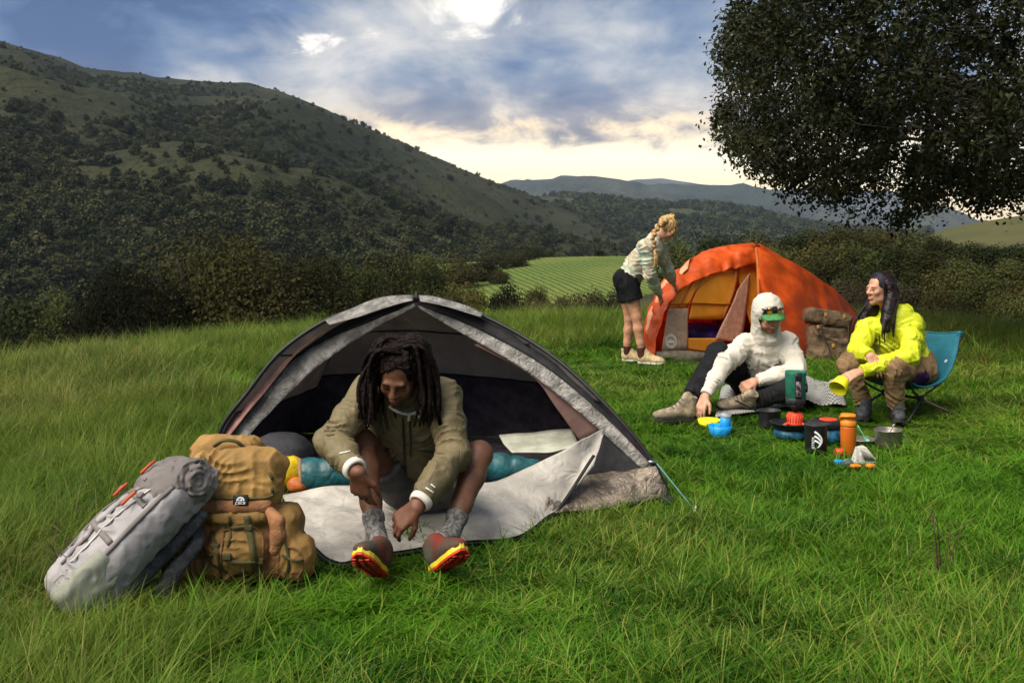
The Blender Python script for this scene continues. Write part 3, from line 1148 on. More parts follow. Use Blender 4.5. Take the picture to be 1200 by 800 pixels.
def grass_mat(name, c1, c2, c3, tr=0.35):
    m = bpy.data.materials.new(name)
    m.use_nodes = True
    g = NT(m.node_tree)
    geo = g.n('ShaderNodeNewGeometry')
    oi = g.n('ShaderNodeObjectInfo')
    n = g.n('ShaderNodeTexNoise', {'Vector': geo.outputs['Position'], 'Scale': 1.1, 'Detail': 4.0, 'Roughness': 0.6})
    n2 = g.n('ShaderNodeTexNoise', {'Vector': geo.outputs['Position'], 'Scale': 0.33, 'Detail': 3.0})
    isl = geo.outputs['Random Per Island']
    f = g.m('ADD', g.m('MULTIPLY', n.outputs[0], 1.0), g.m('MULTIPLY', isl, 0.40))
    f = g.m('ADD', f, g.m('MULTIPLY', oi.outputs['Random'], 0.15))
    col = g.mix(g.rng(f, 0.45, 1.0), c1, c2)
    dry = g.m('ADD', g.m('MULTIPLY', isl, 0.5), n2.outputs[0])
    col = g.mix(g.m('MULTIPLY', g.rng(dry, 0.80, 1.0), 0.75), col, c3)
    b = g.n('ShaderNodeBsdfPrincipled', {'Base Color': col, 'Roughness': 0.55, 'Specular IOR Level': 0.12})
    t = g.n('ShaderNodeBsdfTranslucent', {'Color': col})
    mx = g.n('ShaderNodeMixShader', {0: tr, 1: b.outputs[0], 2: t.outputs[0]})
    g.n('ShaderNodeOutputMaterial', {'Surface': mx.outputs[0]})
    return m


def in_poly(x, y, poly):
    poly = np.asarray(poly)
    c = np.zeros(len(x), bool)
    j = len(poly) - 1
    for i in range(len(poly)):
        xi, yi = poly[i]
        xj, yj = poly[j]
        hit = ((yi > y) != (yj > y)) & (x < (xj - xi) * (y - yi) / (yj - yi + 1e-12) + xi)
        c ^= hit
        j = i
    return c


KEEP_CLEAR = []      # ground polygons where nothing grows


def build_grass():
    r = np.random.default_rng(31)
    g_short = grass_mat('grass_lush', (0.013, 0.056, 0.003), (0.092, 0.225, 0.010), (0.24, 0.24, 0.05))
    g_long = grass_mat('grass_meadow', (0.034, 0.078, 0.007), (0.128, 0.195, 0.019), (0.27, 0.23, 0.07))
    g_dry = grass_mat('grass_dry', (0.14, 0.11, 0.05), (0.26, 0.21, 0.11), (0.20, 0.14, 0.07), 0.2)
    protos = []
    for k in range(6):
        protos.append(patch('turf', 400 + k, 420, 0.20, 0.05, 0.15, 0.7, 0.95, 0.0066, g_short))                 # 0-5 short lush
    for k in range(3):
        protos.append(patch('turf', 420 + k, 170, 0.15, 0.12, 0.25, 0.5, 0.95, 0.0066, g_short, 4, 9))           # 6-8 taller lush
    for k in range(5):
        protos.append(patch('turf', 440 + k, 330, 0.22, 0.16, 0.40, 0.4, 0.85, 0.0050, g_long, 4, 14))           # 9-13 meadow grass
    for k in range(2):
        protos.append(patch('stalks', 460 + k, 8, 0.10, 0.25, 0.52, 0.35, 0.5, 0.0030, g_dry, 4, 3))             # 14-15 dry stalks
    PT, SC, IX = [], [], []

    def lay(y0, y1, step, pick, s0, s1, a0=-0.95, a1=0.95, mask=None, hz=1.0):
        """jittered grid of patches between depths y0 and y1"""
        gx = np.arange(-0.95 * y1, 0.95 * y1, step)
        gy = np.arange(y0, y1, step)
        X, Y = np.meshgrid(gx, gy)
        X = (X + r.uniform(-0.5, 0.5, X.shape) * step).ravel()
        Y = (Y + r.uniform(-0.5, 0.5, Y.shape) * step).ravel()
        A = X / Y
        ok = (A > a0) & (A < a1) & (np.hypot(X, Y) < crest(X, Y) + 5)
        X, Y = X[ok], Y[ok]
        n = len(X)
        s = r.uniform(s0, s1, n)
        ok = np.ones(n, bool)
        for poly in KEEP_CLEAR:
            rd = 0.11 * s
            ok &= ~in_poly(X, Y, poly)
            for k in range(8):
                ok &= ~in_poly(X + rd * math.cos(k * 0.785), Y + rd * math.sin(k * 0.785), poly)
        if mask is not None:
            ok &= r.random(n) < mask(X, Y)
        X, Y, s = X[ok], Y[ok], s[ok]
        Z = zground(X, Y)
        hv = 0.62 + 0.76 * fbm(np.stack([X * 1.3, Y * 1.3, 0 * X], -1), 3)
        for (cx, cy, rr, k_) in ((1.9, 6.9, 1.2, 0.45), (2.7, 6.8, 0.9, 0.4), (-0.4, 3.8, 0.7, 0.40), (1.2, 10.0, 0.8, 0.4), (-1.2, 3.6, 0.5, 0.25)):
            hv = hv * (1 - k_ * np.exp(-((X - cx) ** 2 + (Y - cy) ** 2) / rr ** 2))      # trodden down round the camp
        PT.append(np.stack([X, Y, Z], -1))
        SC.append(np.stack([s, s, s * hv * hz], -1))
        IX.append(r.choice(list(pick), len(X)))

    def left(X, Y):      # long meadow grass lies left of the camp and along the brow
        a = smooth01((-0.30 - X / Y + 0.10 * (vnoise(np.stack([X, Y, 0 * X], -1)) - 0.5)) / 0.10 + 0.5)
        far = smooth01((np.hypot(X, Y) - crest(X, Y) + 3.5) / 3.0)
        return np.maximum(np.where(Y > 3.3, a, a * 0.5), far * 0.8)

    def right(X, Y):
        return 1 - 0.75 * left(X, Y)
    lay(1.4, 5.2, 0.155, range(0, 6), 0.85, 1.15, mask=right, hz=0.66)
    lay(1.4, 5.2, 0.26, range(6, 9), 0.6, 0.95, hz=0.75, mask=lambda X, Y: right(X, Y) * smooth01((fbm(np.stack([X * 1.6, Y * 1.6, 0 * X], -1), 3) - 0.40) / 0.2))
    lay(5.2, 9.0, 0.21, range(0, 6), 1.15, 1.5, mask=right, hz=0.50)
    lay(5.2, 9.0, 0.6, range(6, 9), 0.6, 0.9, mask=right, hz=0.6)
    lay(9.0, 20.0, 0.33, range(0, 6), 1.7, 2.3, mask=right, hz=0.42)
    lay(2.5, 7.5, 0.17, range(9, 14), 0.6, 0.95, -0.95, 0.0, mask=left, hz=0.80)
    lay(7.5, 20.0, 0.28, range(9, 14), 1.0, 1.4, mask=left, hz=0.72)
    lay(3.0, 20.0, 0.40, (14, 15), 0.6, 1.1, mask=lambda X, Y: left(X, Y) * 0.8)
    lay(2.6, 9.0, 0.42, (14, 15), 0.3, 0.6, mask=lambda X, Y: right(X, Y) * 0.4)
    PTa, SCa, IXa = np.vstack(PT), np.vstack(SC), np.concatenate(IX)
    n = len(PTa)
    print('grass tufts', n)
    tilt = r.normal(size=(n, 2)) * 0.10
    instancer('grass', PTa, SCa, r.uniform(0, 6.283, n), IXa, protos, 'lush green meadow grass, longer and drier along the brow', 'grass', tilt)


KEEP_CLEAR += [
    [(0.80, 4.96), (-0.30, 4.72), (-1.60, 5.35), (-1.5, 6.6), (0.55, 6.4)],                       # grey tent
    [G(705, 560)[:2], G(640, 606)[:2], G(600, 634)[:2], G(520, 634)[:2], G(405, 654)[:2], G(345, 600)[:2], G(335, 575)[:2]],  # flap on the ground
    [G(790, 426)[:2], G(885, 436)[:2], (3.9, 11.9), (2.2, 12.5), G(757, 418)[:2]],                # orange tent
    [G(215, 700)[:2], G(350, 690)[:2], G(355, 610)[:2], G(225, 610)[:2]],                          # tan pack
]

# ================================================================== grey tent
def PF(px, py, off=0.0):
    """pixel to the leaning front face of the grey tent"""
    ax, bz = (px - 600) / F, (py - HZ) / F
    return P(px, py, 5.67 / (1 + 0.169 * ax + 0.45 * bz) + off)


def PFs(pts, off=0.0):
    return [PF(a, b, off) for a, b in pts]


m_silver = mat('fly_silver', (0.40, 0.375, 0.34), 0.5, 0.22, 14.0, wrinkle=0.9, wscale=24.0, spec=0.4, trans=0.45)
m_silver_d = mat('fly_crinkle', (0.185, 0.145, 0.105), 0.45, 0.25, 10.0, wrinkle=1.4, wscale=18.0, spec=0.45)
m_flap = mat('fly_flap', (0.40, 0.365, 0.315), 0.6, 0.12, 5.0, wrinkle=0.8, wscale=9.0, spec=0.35, trans=0.05)
m_black = mat('black_fabric', (0.014, 0.013, 0.015), 0.75, 0.2, 20.0, bump=0.2, bscale=90.0, wrinkle=0.1)
m_inner_g = mat('inner_grey', (0.52, 0.45, 0.42), 0.8, 0.10, 6.0, wrinkle=0.35, wscale=8.0, trans=0.5)
m_inner_d = mat('inner_dark', (0.060, 0.046, 0.058), 0.85, 0.2, 12.0, wrinkle=0.2, wscale=9.0)
m_maroon = mat('inner_mesh_brown', (0.135, 0.075, 0.062), 0.85, 0.12, 9.0, wrinkle=0.15, wscale=8.0, trans=0.25)
m_pink = mat('trim_pink', (0.72, 0.36, 0.28), 0.6, 0.12, 12.0, wrinkle=0.1)
m_pale = mat('pale_sheet', (0.40, 0.40, 0.32), 0.7, 0.12, 8.0, wrinkle=0.25)
m_pole = mat('pole_black', (0.012, 0.012, 0.012), 0.45, 0.1)
m_metal = mat('grey_metal', (0.35, 0.36, 0.37), 0.35, 0.15, 30.0, metal=0.9)


def build_grey_tent():
    apex = P(487, 348, 5.6)
    root = thing('tent', 'grey dome tent with black poles and its pale door flap spread on the grass', 'tent', (-0.4, 5.5, 0))
    lp = np.array([P(247, 563, 5.35), P(259, 503, 5.37), P(290, 460, 5.40), P(330, 411, 5.44), P(385, 374, 5.50), P(440, 356, 5.55), apex])
    rp = np.array([P(788, 588, 4.94), P(765, 541, 5.0), P(724, 489, 5.1), P(660, 427, 5.27), P(600, 387, 5.42), P(545, 362, 5.52), apex])

    def arc(c, n=16, k=2.2):
        s = np.linspace(0, 1, n)
        q = np.array(c)[None] * (1 - s)[:, None] + apex[None] * s[:, None]
        q[:, 2] = apex[2] * (1 - (1 - s) ** k)
        return q
    bl, br = arc((-1.42, 6.55, 0.0)), arc((0.42, 6.35, 0.0), k=2.0)
    LP, RP, BL, BR = spline(lp, 40), spline(rp, 40), spline(bl, 40), spline(br, 40)
    for q in (LP, RP, BL, BR):
        part('pole', tube(q, 0.011, 8), m_pole, root)

    # inner walls, each in a dark lower and a grey upper panel
    def wall(a, b, bul, dirv, tsplit, nm):
        t = np.linspace(0, 1, 34)
        A, B = spline(a * 0.985 + apex * 0.015, 34), spline(b * 0.985 + apex * 0.015, 34)
        u = np.linspace(0, 1, 22)
        g = A[:, None, :] * (1 - u)[None, :, None] + B[:, None, :] * u[None, :, None]
        g = g + np.array(dirv)[None, None] * (bul * (4 * u * (1 - u))[None, :, None] * np.sin(np.pi * t * 0.9)[:, None, None])
        g = g + (fbm(g * 5, 3) - 0.5)[..., None] * 0.05 * np.array(dirv)
        g[..., 2] = np.maximum(g[..., 2] - 0.012, 0.012)
        k = int(34 * tsplit)
        part('lower_panel', grid_vf(g[:k + 1]), m_inner_d, root)
        part('wall_panel', grid_vf(g[k:31]), m_inner_g, root)
        part('vent_panel', grid_vf(g[30:]), m_black, root)
        part('seam', tube(g[k] + np.array(dirv) * -0.004, 0.006, 6), m_black, root)
        part('seam', tube(g[int(34 * (tsplit + 0.25))] + np.array(dirv) * -0.004, 0.005, 6), m_black, root)
        # outer fly over it
        go = g + np.array(dirv) * 0.012
        go[..., 2] -= 0.006
        part('fly_panel', thicken(grid_vf(go), 0.003), m_silver, root)
    wall(LP, BL, -0.05, (-0.8, 0.35, 0.25), 0.24, 'left')
    wall(BL, BR, 0.10, (0, 0.92, 0.3), 0.30, 'back')
    wall(BR, RP, -0.05, (0.8, 0.35, 0.3), 0.34, 'right')
    fl = np.array([[0.80, 4.97], [-0.3, 4.95], [-1.60, 5.36], [-1.40, 6.5], [0.40, 6.32]])
    part('floor', (np.vstack([np.hstack([fl, np.full((5, 1), 0.012)]), np.hstack([fl, np.full((5, 1), 0.006)])]),
                   [(0, 1, 2, 3, 4), (9, 8, 7, 6, 5)] + [(i, (i + 1) % 5 + 0, (i + 1) % 5 + 5, i + 5) for i in range(5)]), m_inner_d, root, False)

    def ribbon(nm, a, b, m, off=0.0, nu=40, nv=6, bulge=0.0, noise=0.006, th=0.003):
        return part(nm, thicken(ruled(PFs(a, off), PFs(b, off), nu, nv, bulge, noise, (0, -1, 0.3), 14.0), th), m, root)
    outL = [(250, 545), (258, 507), (290, 461), (330, 412), (384, 375), (440, 357), (486, 349)]
    sL_o = [(262, 535), (270, 512), (315, 451), (345, 421), (384, 397), (432, 378), (485, 356)]
    sL_i = [(280, 537), (289, 514), (339, 460), (372, 430), (408, 404), (450, 379), (488, 359)]
    ribbon('front_edge', outL, sL_o, m_black, 0.012)
    ribbon('front_strip', sL_o, sL_i, m_silver, 0.0, noise=0.008)
    ribbon('trim', [(255, 519), (264, 504), (300, 458), (340, 411), (384, 379)], [(262, 524), (272, 507), (308, 462), (346, 416), (387, 383)], m_pink, -0.05, 24, 3)
    outR = [(487, 349), (511, 351), (549, 362), (578, 373), (607, 390), (656, 424), (704, 472), (752, 526), (768, 545)]
    sR_o = [(489, 357), (540, 377), (578, 395), (627, 422), (675, 458), (723, 502), (767, 548)]
    sR_i = [(491, 361), (530, 384), (578, 411), (617, 435), (656, 464), (704, 505), (752, 549)]
    ribbon('front_edge', outR, sR_o, m_black, 0.012)
    ribbon('front_strip', sR_o, sR_i, m_silver, 0.0, noise=0.008)
    # roof patches either side of the peak
    part('roof_patch', thicken(ruled([P(381, 375, 5.46), P(408, 363, 5.48), P(432, 353, 5.50), P(456, 346.5, 5.53), P(484, 346, 5.56)],
                                     [P(388, 380, 5.36), P(420, 371, 5.38), P(450, 361, 5.41), P(470, 355, 5.44), P(484, 352, 5.47)], 30, 5, 0.012, 0.003), 0.003), m_silver, root)
    part('roof_patch', thicken(ruled([P(491, 346, 5.56), P(511, 348, 5.54), P(549, 359, 5.50), P(566, 367, 5.46)],
                                     [P(493, 353, 5.46), P(515, 357, 5.44), P(540, 364, 5.41), P(563, 371, 5.38)], 24, 5, 0.010, 0.003), 0.003), m_silver, root)
    part('peak_clip', join(tube([P(487, 354, 5.56), P(488, 347, 5.57), P(488, 342, 5.58)], 0.010, 8), rbox(P(487, 349, 5.555), (0.05, 0.02, 0.022), 0.005)), m_pole, root)
    part('pole_tip', tube([P(760, 541, 4.97), P(769, 541, 4.98)], 0.008, 8), m_metal, root)
    # brown mesh wall, black triangle and crinkled skirt on the right of the door
    ribbon('mesh_panel', [(560, 402), (617, 434), (656, 463), (708, 504)], [(556, 404), (622, 440), (652, 478), (680, 517)], m_maroon, 0.03, 24, 10, noise=0.004)
    ribbon('door_panel', [(704, 503), (716, 514), (756, 549)], [(676, 562), (700, 561), (752, 552)], m_black, 0.006, 16, 6)
    part('skirt', thicken(ruled([P(640, 565, 4.83), PF(676, 559, -0.02), PF(720, 552, -0.03), P(769, 546, 4.955)],
                                [G(636, 607, 0.01), G(655, 602, 0.01), G(720, 594, 0.01), G(784, 584, 0.01)], 40, 12, 0.02, 0.014, (0, -1, 0.2), 16.0), 0.004), m_silver_d, root)
    part('corner_tab', rbox(G(783, 586, 0.02), (0.06, 0.05, 0.03), 0.01), m_black, root)
    # inside of the far door, pale
    part('inner_sheet', thicken(ruled([P(585, 511, 5.55), P(630, 506, 5.6), P(670, 501, 5.55)], [P(600, 531, 5.25), P(640, 530, 5.25), P(679, 522, 5.2)], 20, 8, 0.01, 0.01), 0.006), m_pale, root)
    # the flap: from a low sill inside the door, out over the grass
    T = [P(329, 582, 4.90), P(394, 571, 4.82), P(490, 574, 4.80), P(572, 567, 4.82), P(620, 549, 4.86), P(674, 521, 4.92), PF(710, 503, -0.03)]
    B = [G(335, 592, 0.012), G(384, 656, 0.012), G(440, 652, 0.012), G(536, 637, 0.012), G(606, 630, 0.012), P(650, 600, 4.64), P(696, 532, 4.84)]
    A_, B_ = spline(T, 70), spline(B, 70)
    t = np.linspace(0, 1, 40)
    g = A_[:, None, :] * (1 - t)[None, :, None] + B_[:, None, :] * t[None, :, None]
    zz = A_[:, None, 2] * (1 - t[None]) ** 1.9 + B_[:, None, 2] * (1 - (1 - t[None]) ** 1.9)
    fold = np.abs(fbm(np.stack([g[..., 0] * 5 + g[..., 1] * 4, g[..., 1] * 1.5 - g[..., 0] * 1.5, 0 * g[..., 0]], -1), 3) - 0.5)
    edge = np.sin(np.pi * np.clip(t, 0.02, 0.98))[None] ** 0.5
    g[..., 2] = np.maximum(zz * (0.75 + 0.25 * (1 - t[None])) + 0.11 * edge * (0.28 - fold) + 0.004, 0.022 + 0.01 * fold)
    part('door_flap', thicken(grid_vf(g), 0.004), m_flap, root)
    part('flap_edge', tube(np.array([np.maximum(q, [-9, -9, 0.015]) for q in B_]) + np.array([0, 0, -0.006]), 0.010, 6, flat=0.6), m_black, root)
    # guy line and peg
    part('guy_line', tube([P(769, 542, 4.98), G(816, 600)], 0.0035, 6), mat('cord_teal', (0.10, 0.22, 0.22), 0.6), root)
    pg = G(816, 600)
    part('peg', tube([pg + (0.0, 0, 0.03), pg + (-0.02, 0.01, -0.08)], 0.005, 6), m_metal, root)

    # things kept inside
    m_teal = mat('bag_teal', (0.020, 0.115, 0.125), 0.45, 0.25, 9.0, wrinkle=0.5, wscale=10.0, spec=0.5)
    m_tan = mat('bag_tan', (0.32, 0.19, 0.10), 0.7, 0.15)
    a = np.array([P(353, 551, 4.98), P(380, 552, 5.0), P(430, 553, 5.05), P(500, 550, 5.12), P(570, 546, 5.18), P(610, 543, 5.2), P(632, 542, 5.22)])
    sb = thing('sleeping_bag', 'teal sleeping bag with a tan rim lying inside the grey tent', 'sleeping bag', (a[0][0], a[0][1], 0.01))
    q = spline(a, 60)
    s = np.linspace(0, 1, 60)
    rr = 0.083 + 0.006 * np.abs(np.sin(s * 40)) - 0.035 * s ** 6
    q[:, 2] = 0.02 + rr
    part('quilted_shell', tube(q, rr, 20), m_teal, sb)
    part('rim', lathe([(0.072, -0.012), (0.088, -0.008), (0.088, 0.006), (0.072, 0.008), (0.060, 0.004), (0.060, -0.008)], q[0], 24, axis=q[0] - q[3]), m_tan, sb)
    m_yel = mat('sack_yellow', (0.62, 0.42, 0.010), 0.5, 0.15, 10.0, wrinkle=0.4, wscale=14.0)
    c = P(326, 556, 5.0)
    v, f = lathe([(0.0, -0.14), (0.05, -0.135), (0.075, -0.10), (0.082, 0.0), (0.076, 0.09), (0.05, 0.125), (0.0, 0.13)], (0, 0, 0), 24, axis=(0.9, 0.3, 0.15))
    v = v * (1 + 0.12 * (fbm(v * 14, 2) - 0.5)[:, None])
    single('stuff_sack', (v + c + (0, 0, 0.0), f), m_yel, 'yellow stuff sack just inside the grey tent behind the tan packs', 'bag', (c[0], c[1], 0.01))
    c = P(349, 568, 4.93)
    v, f = rbox((0, 0, 0), (0.09, 0.06, 0.06), 0.022, bulge=0.01)
    single('pouch', (v + c, f), mat('pouch_orange', (0.45, 0.12, 0.02), 0.6, 0.2, wrinkle=0.3), 'small orange pouch between the yellow sack and teal sleeping bag', 'pouch', (c[0], c[1], c[2] - 0.03))
    c = P(330, 523, 5.25)
    v, f = rbox((0, 0, 0), (0.30, 0.22, 0.20), 0.08, bulge=0.03)
    single('clothes_bag', (v + [c[0], c[1], 0.14], f), mat('bag_black', (0.02, 0.02, 0.024), 0.7, 0.2, wrinkle=0.4), 'black bag in the dark back of the grey tent behind the yellow sack', 'bag', (c[0], c[1], 0.02))


build_grey_tent()


# ================================================================== orange tent
def disc_mesh(c, u, w, r0, r1, n=28, a0=0.0, a1=6.2832):
    a = np.linspace(a0, a1, n)
    ring0 = c + r0 * (np.cos(a)[:, None] * u + np.sin(a)[:, None] * w)
    ring1 = c + r1 * (np.cos(a)[:, None] * u + np.sin(a)[:, None] * w)
    return grid_vf(np.stack([ring0, ring1], 1))


def build_orange_tent():
    root = thing('tent', 'orange dome tent with its red fly half rolled back and mesh door open', 'tent', (2.2, 11.0, 0))
    m_fly = mat('fly_red', (0.72, 0.105, 0.011), 0.5, 0.12, 5.0, wrinkle=0.35, wscale=6.0, spec=0.4, trans=0.42)
    m_fold = mat('fly_peach_highlight', (0.62, 0.25, 0.13), 0.5, 0.12, 8.0, wrinkle=0.3, wscale=9.0)  # lighter peach version of the fly, its highlight put into the colour
    m_in = mat('inner_orange', (0.92, 0.42, 0.035), 0.55, 0.06, 4.0, wrinkle=0.15, wscale=5.0, trans=0.45)
    m_seam = mat('seam_rust', (0.36, 0.085, 0.012), 0.6, 0.1)
    m_mesh = mat('mesh_taupe', (0.40, 0.28, 0.19), 0.85, 0.10, 20.0, bump=0.2, bscale=120.0, alpha=0.86)
    m_mesh2 = mat('mesh_rose', (0.52, 0.28, 0.18), 0.85, 0.10, 20.0, bump=0.2, bscale=120.0, alpha=0.80)
    m_hem = mat('hem_taupe', (0.23, 0.20, 0.14), 0.6, 0.2, 9.0, wrinkle=0.3, wscale=8.0)
    # leaning front wall of the inner tent: a plane through three points
    p0, p1, p2 = P(768, 424, 10.2), P(890, 413, 10.9), P(885, 300, 11.05)
    nrm = np.cross(p1 - p0, p2 - p0)
    cam0 = np.array([0, 0, CH])

    def PW(px, py, off=0.0):
        d = P(px, py, 1.0) - cam0
        t = np.dot(p0 - cam0, nrm) / np.dot(d, nrm)
        return cam0 + d * (t + off)

    def sheet(nm, a, b, m, off=0.0, nu=24, nv=8, bulge=0.0, noise=0.0, th=0.004, parent=root):
        return part(nm, thicken(ruled([PW(x, y, off) for x, y in a], [PW(x, y, off) for x, y in b], nu, nv, bulge, noise, (-0.3, -1, 0.2), 5.0), th), m, parent)
    # upper orange wall left of the arch, arch panel and right strip
    sheet('wall_panel', [(784, 358), (798, 339), (818, 326), (836, 319)], [(784, 360), (796, 360), (804, 359), (811, 346)], m_in, 0, noise=0.004)
    sheet('door_panel', [(812, 350), (818, 338), (826, 327), (840, 319), (864, 313)], [(807, 374), (822, 374), (838, 374), (850, 371), (862, 342)], m_in, 0.012, noise=0.006)
    sheet('wall_panel', [(864, 313), (877, 309), (888, 307)], [(866, 330), (877, 372), (889, 400)], m_in, 0.03)
    sheet('lower_wall', [(806, 396), (822, 396), (848, 396)], [(806, 412), (824, 412), (850, 413)], m_in, 0.0)
    # red-brown zips and seams
    for q in ([(806, 410), (806, 372), (810, 350), (823, 328), (840, 318)], [(784, 357), (815, 355), (842, 356), (858, 356)], [(796, 360), (803, 345), (813, 329)],
              [(806, 408), (826, 411), (848, 413)]):
        part('seam', tube([PW(x, y, -0.006) for x, y in q], 0.013, 6, 24, flat=0.4), m_seam, root)
    part('door_edge', thicken(ruled([PW(862, 313, -0.01), PW(858, 340, -0.01), PW(846, 372, -0.01)], [PW(867, 313, -0.012), PW(862, 340, -0.012), PW(849, 374, -0.012)], 12, 3), 0.004), m_seam, root)
    mp = sheet('mesh_panel', [(783, 361), (796, 361), (806, 361)], [(775, 412), (790, 411), (805, 410)], m_mesh, -0.003, noise=0.004)
    sheet('mesh_panel', [(879, 319), (877, 345), (873, 378), (868, 402)], [(864, 340), (856, 360), (846, 380), (838, 397)], m_mesh2, -0.02, noise=0.006)
    sheet('floor_hem', [(768, 412), (786, 411), (806, 411), (850, 414)], [(766, 426), (790, 427), (815, 424), (850, 420)], m_hem, -0.006, 30, 8, 0.03, 0.012)
    # round emblem: ring with three peaks and a bear-like sleeper left out, printed flat on the mesh
    c = PW(786.5, 399.5, -0.009)
    u = PW(790, 399.5, -0.009) - c
    u /= np.linalg.norm(u)
    w = PW(786.5, 395, -0.009) - c
    w -= u * np.dot(u, w)
    w /= np.linalg.norm(w)
    m_logo = mat('logo_white', (0.70, 0.68, 0.62), 0.7, 0.05)
    emb = [disc_mesh(c, u, w, 0.062, 0.072), disc_mesh(c, u, w, 0.046, 0.051)]

    def tri(*pts):
        return np.array([c + u * a + w * b for a, b in pts]), [tuple(range(len(pts)))]
    emb += [tri((-0.044, -0.018), (-0.015, -0.018), (-0.022, 0.018), (-0.032, 0.012)), tri((-0.016, -0.018), (0.012, -0.018), (0.004, 0.008), (-0.002, 0.030), (-0.012, 0.014)),
            tri((0.012, -0.018), (0.044, -0.018), (0.030, 0.010), (0.022, 0.018))]
    for k in range(14):
        a = math.pi * (0.12 + 0.76 * k / 13) if k < 8 else math.pi * (1.2 + 0.6 * (k - 8) / 5)
        emb.append(tri(*[(0.056 * math.cos(a + da) * s_, 0.056 * math.sin(a + da) * s_) for da, s_ in ((-0.06, 0.94), (0.06, 0.94), (0.06, 1.06), (-0.06, 1.06))]))
    part('emblem', join(*emb), m_logo, mp, False)
    # red fly: rolled valance over the door and down the left
    out = [(887, 292), (875, 289), (852, 289), (831, 292), (815, 300), (797, 314), (779, 327), (766, 350), (756, 378), (752, 399), (755, 415), (765, 424)]
    inn = [(889, 308), (866, 314), (850, 317), (838, 319), (818, 327), (797, 340), (784, 358), (777, 373), (771, 394), (769, 408), (769, 416), (770, 425)]
    oY = [11.05, 11.05, 11.05, 11.05, 11.0, 10.9, 10.8, 10.65, 10.5, 10.4, 10.3, 10.22]
    OA = [P(x, y, Y) for (x, y), Y in zip(out, oY)]
    IA = [PW(x, y, -0.05) for x, y in inn]
    part('rolled_fly', thicken(ruled(OA, IA, 110, 20, 0.04, 0.024, (-0.5, -1, 0.3), 14.0), 0.006), m_fly, root)
    part('fly_fold', thicken(ruled([P(812, 302, 10.95), P(796, 316, 10.85), P(778, 330, 10.75), P(767, 352, 10.6), P(758, 380, 10.42)],
                                   [P(806, 315, 10.72), P(790, 330, 10.62), P(775, 348, 10.5), P(766, 372, 10.38), P(760, 395, 10.28)], 40, 8, 0.03, 0.02), 0.005), m_fold, root)
    # right-hand side of the fly, from the vestibule edge to the skyline pole
    E = [P(886, 291, 11.05), P(888, 310, 10.8), P(889, 345, 10.3), P(891, 390, 9.9), P(893, 432, 9.62)]
    R = [P(886, 291, 11.06), P(917, 302, 11.2), P(948, 319, 11.4), P(979, 341, 11.6), P(1000, 362, 11.75), P(1009, 380, 11.8), P(1007, 402, 11.8)]
    v = ruled(E, R, 60, 44, 0.03, 0.022, (0.3, -1, 0.4), 7.0)
    part('fly_panel', thicken(v, 0.006), m_fly, root)
    part('fly_edge', tube(E, 0.016, 8, 24), m_seam, root)
    part('pole', tube(np.array(R) + (0, 0.02, -0.004), 0.014, 8, 30), m_seam, root)
    back = [P(886, 291, 11.08), np.array([2.75, 11.9, 0.95]), np.array([2.7, 12.6, 0.5]), np.array([2.6, 12.9, 0.0])]
    part('back_panel', thicken(ruled(np.array(R) + (0, 0.015, -0.01), back, 30, 12, 0.08, 0.01, (0.5, 1, 0.3)), 0.006), m_fly, root)
    part('back_panel', thicken(ruled([q + np.array([0, 0.02, -0.01]) for q in OA], back, 30, 12, 0.06, 0.01, (-0.5, 1, 0.3)), 0.006), m_fly, root)
    fl = [(768, 424, 10.2), (850, 420, 10.65), (893, 432, 9.62), (1004, 403, 11.8)]
    vv = [np.array([*P(a, b, y)[:2], 0.02]) for a, b, y in fl] + [np.array([2.6, 12.85, 0.02])]
    part('floor', (np.array(vv), [(0, 1, 2, 3, 4)]), m_seam, root, False)
    # purple sleeping bag seen through the door
    c = P(826, 389, 10.95)
    n_ = np.random.default_rng(4)
    v, f = rbox((0, 0, 0), (0.42, 0.40, 0.20), 0.08, bulge=0.03)
    v = v * (1 + 0.25 * (fbm(v * 6 + 2, 3) - 0.5)[:, None])
    single('sleeping_bag', (v + [c[0], c[1] + 0.05, 0.20], f), mat('bag_purple', (0.030, 0.012, 0.14), 0.5, 0.3, 5.0, wrinkle=0.6, wscale=9.0), 'bunched purple sleeping bag inside the open orange tent', 'sleeping bag', (c[0], c[1], 0.08))
    v, f = rbox((0, 0, 0), (0.55, 0.9, 0.06), 0.025, bulge=0.01)
    single('sleeping_mat', (v + [c[0] + 0.02, c[1] + 0.12, 0.06], f), mat('mat_yellow', (0.55, 0.27, 0.05), 0.6, 0.12), 'yellow sleeping mat under the purple bag in the orange tent', 'mat', (c[0], c[1], 0.03))


build_orange_tent()

# ================================================================== soft bodies: smooth unions of tapered limbs, meshed by surface nets
def unit(v):
    v = np.asarray(v, float)
    return v / max(np.linalg.norm(v), 1e-9)


def smin(a, b, k):
    if k <= 0:
        return np.minimum(a, b)
    h = np.clip(0.5 + 0.5 * (b - a) / k, 0, 1)
    return b * (1 - h) + a * h - k * h * (1 - h)


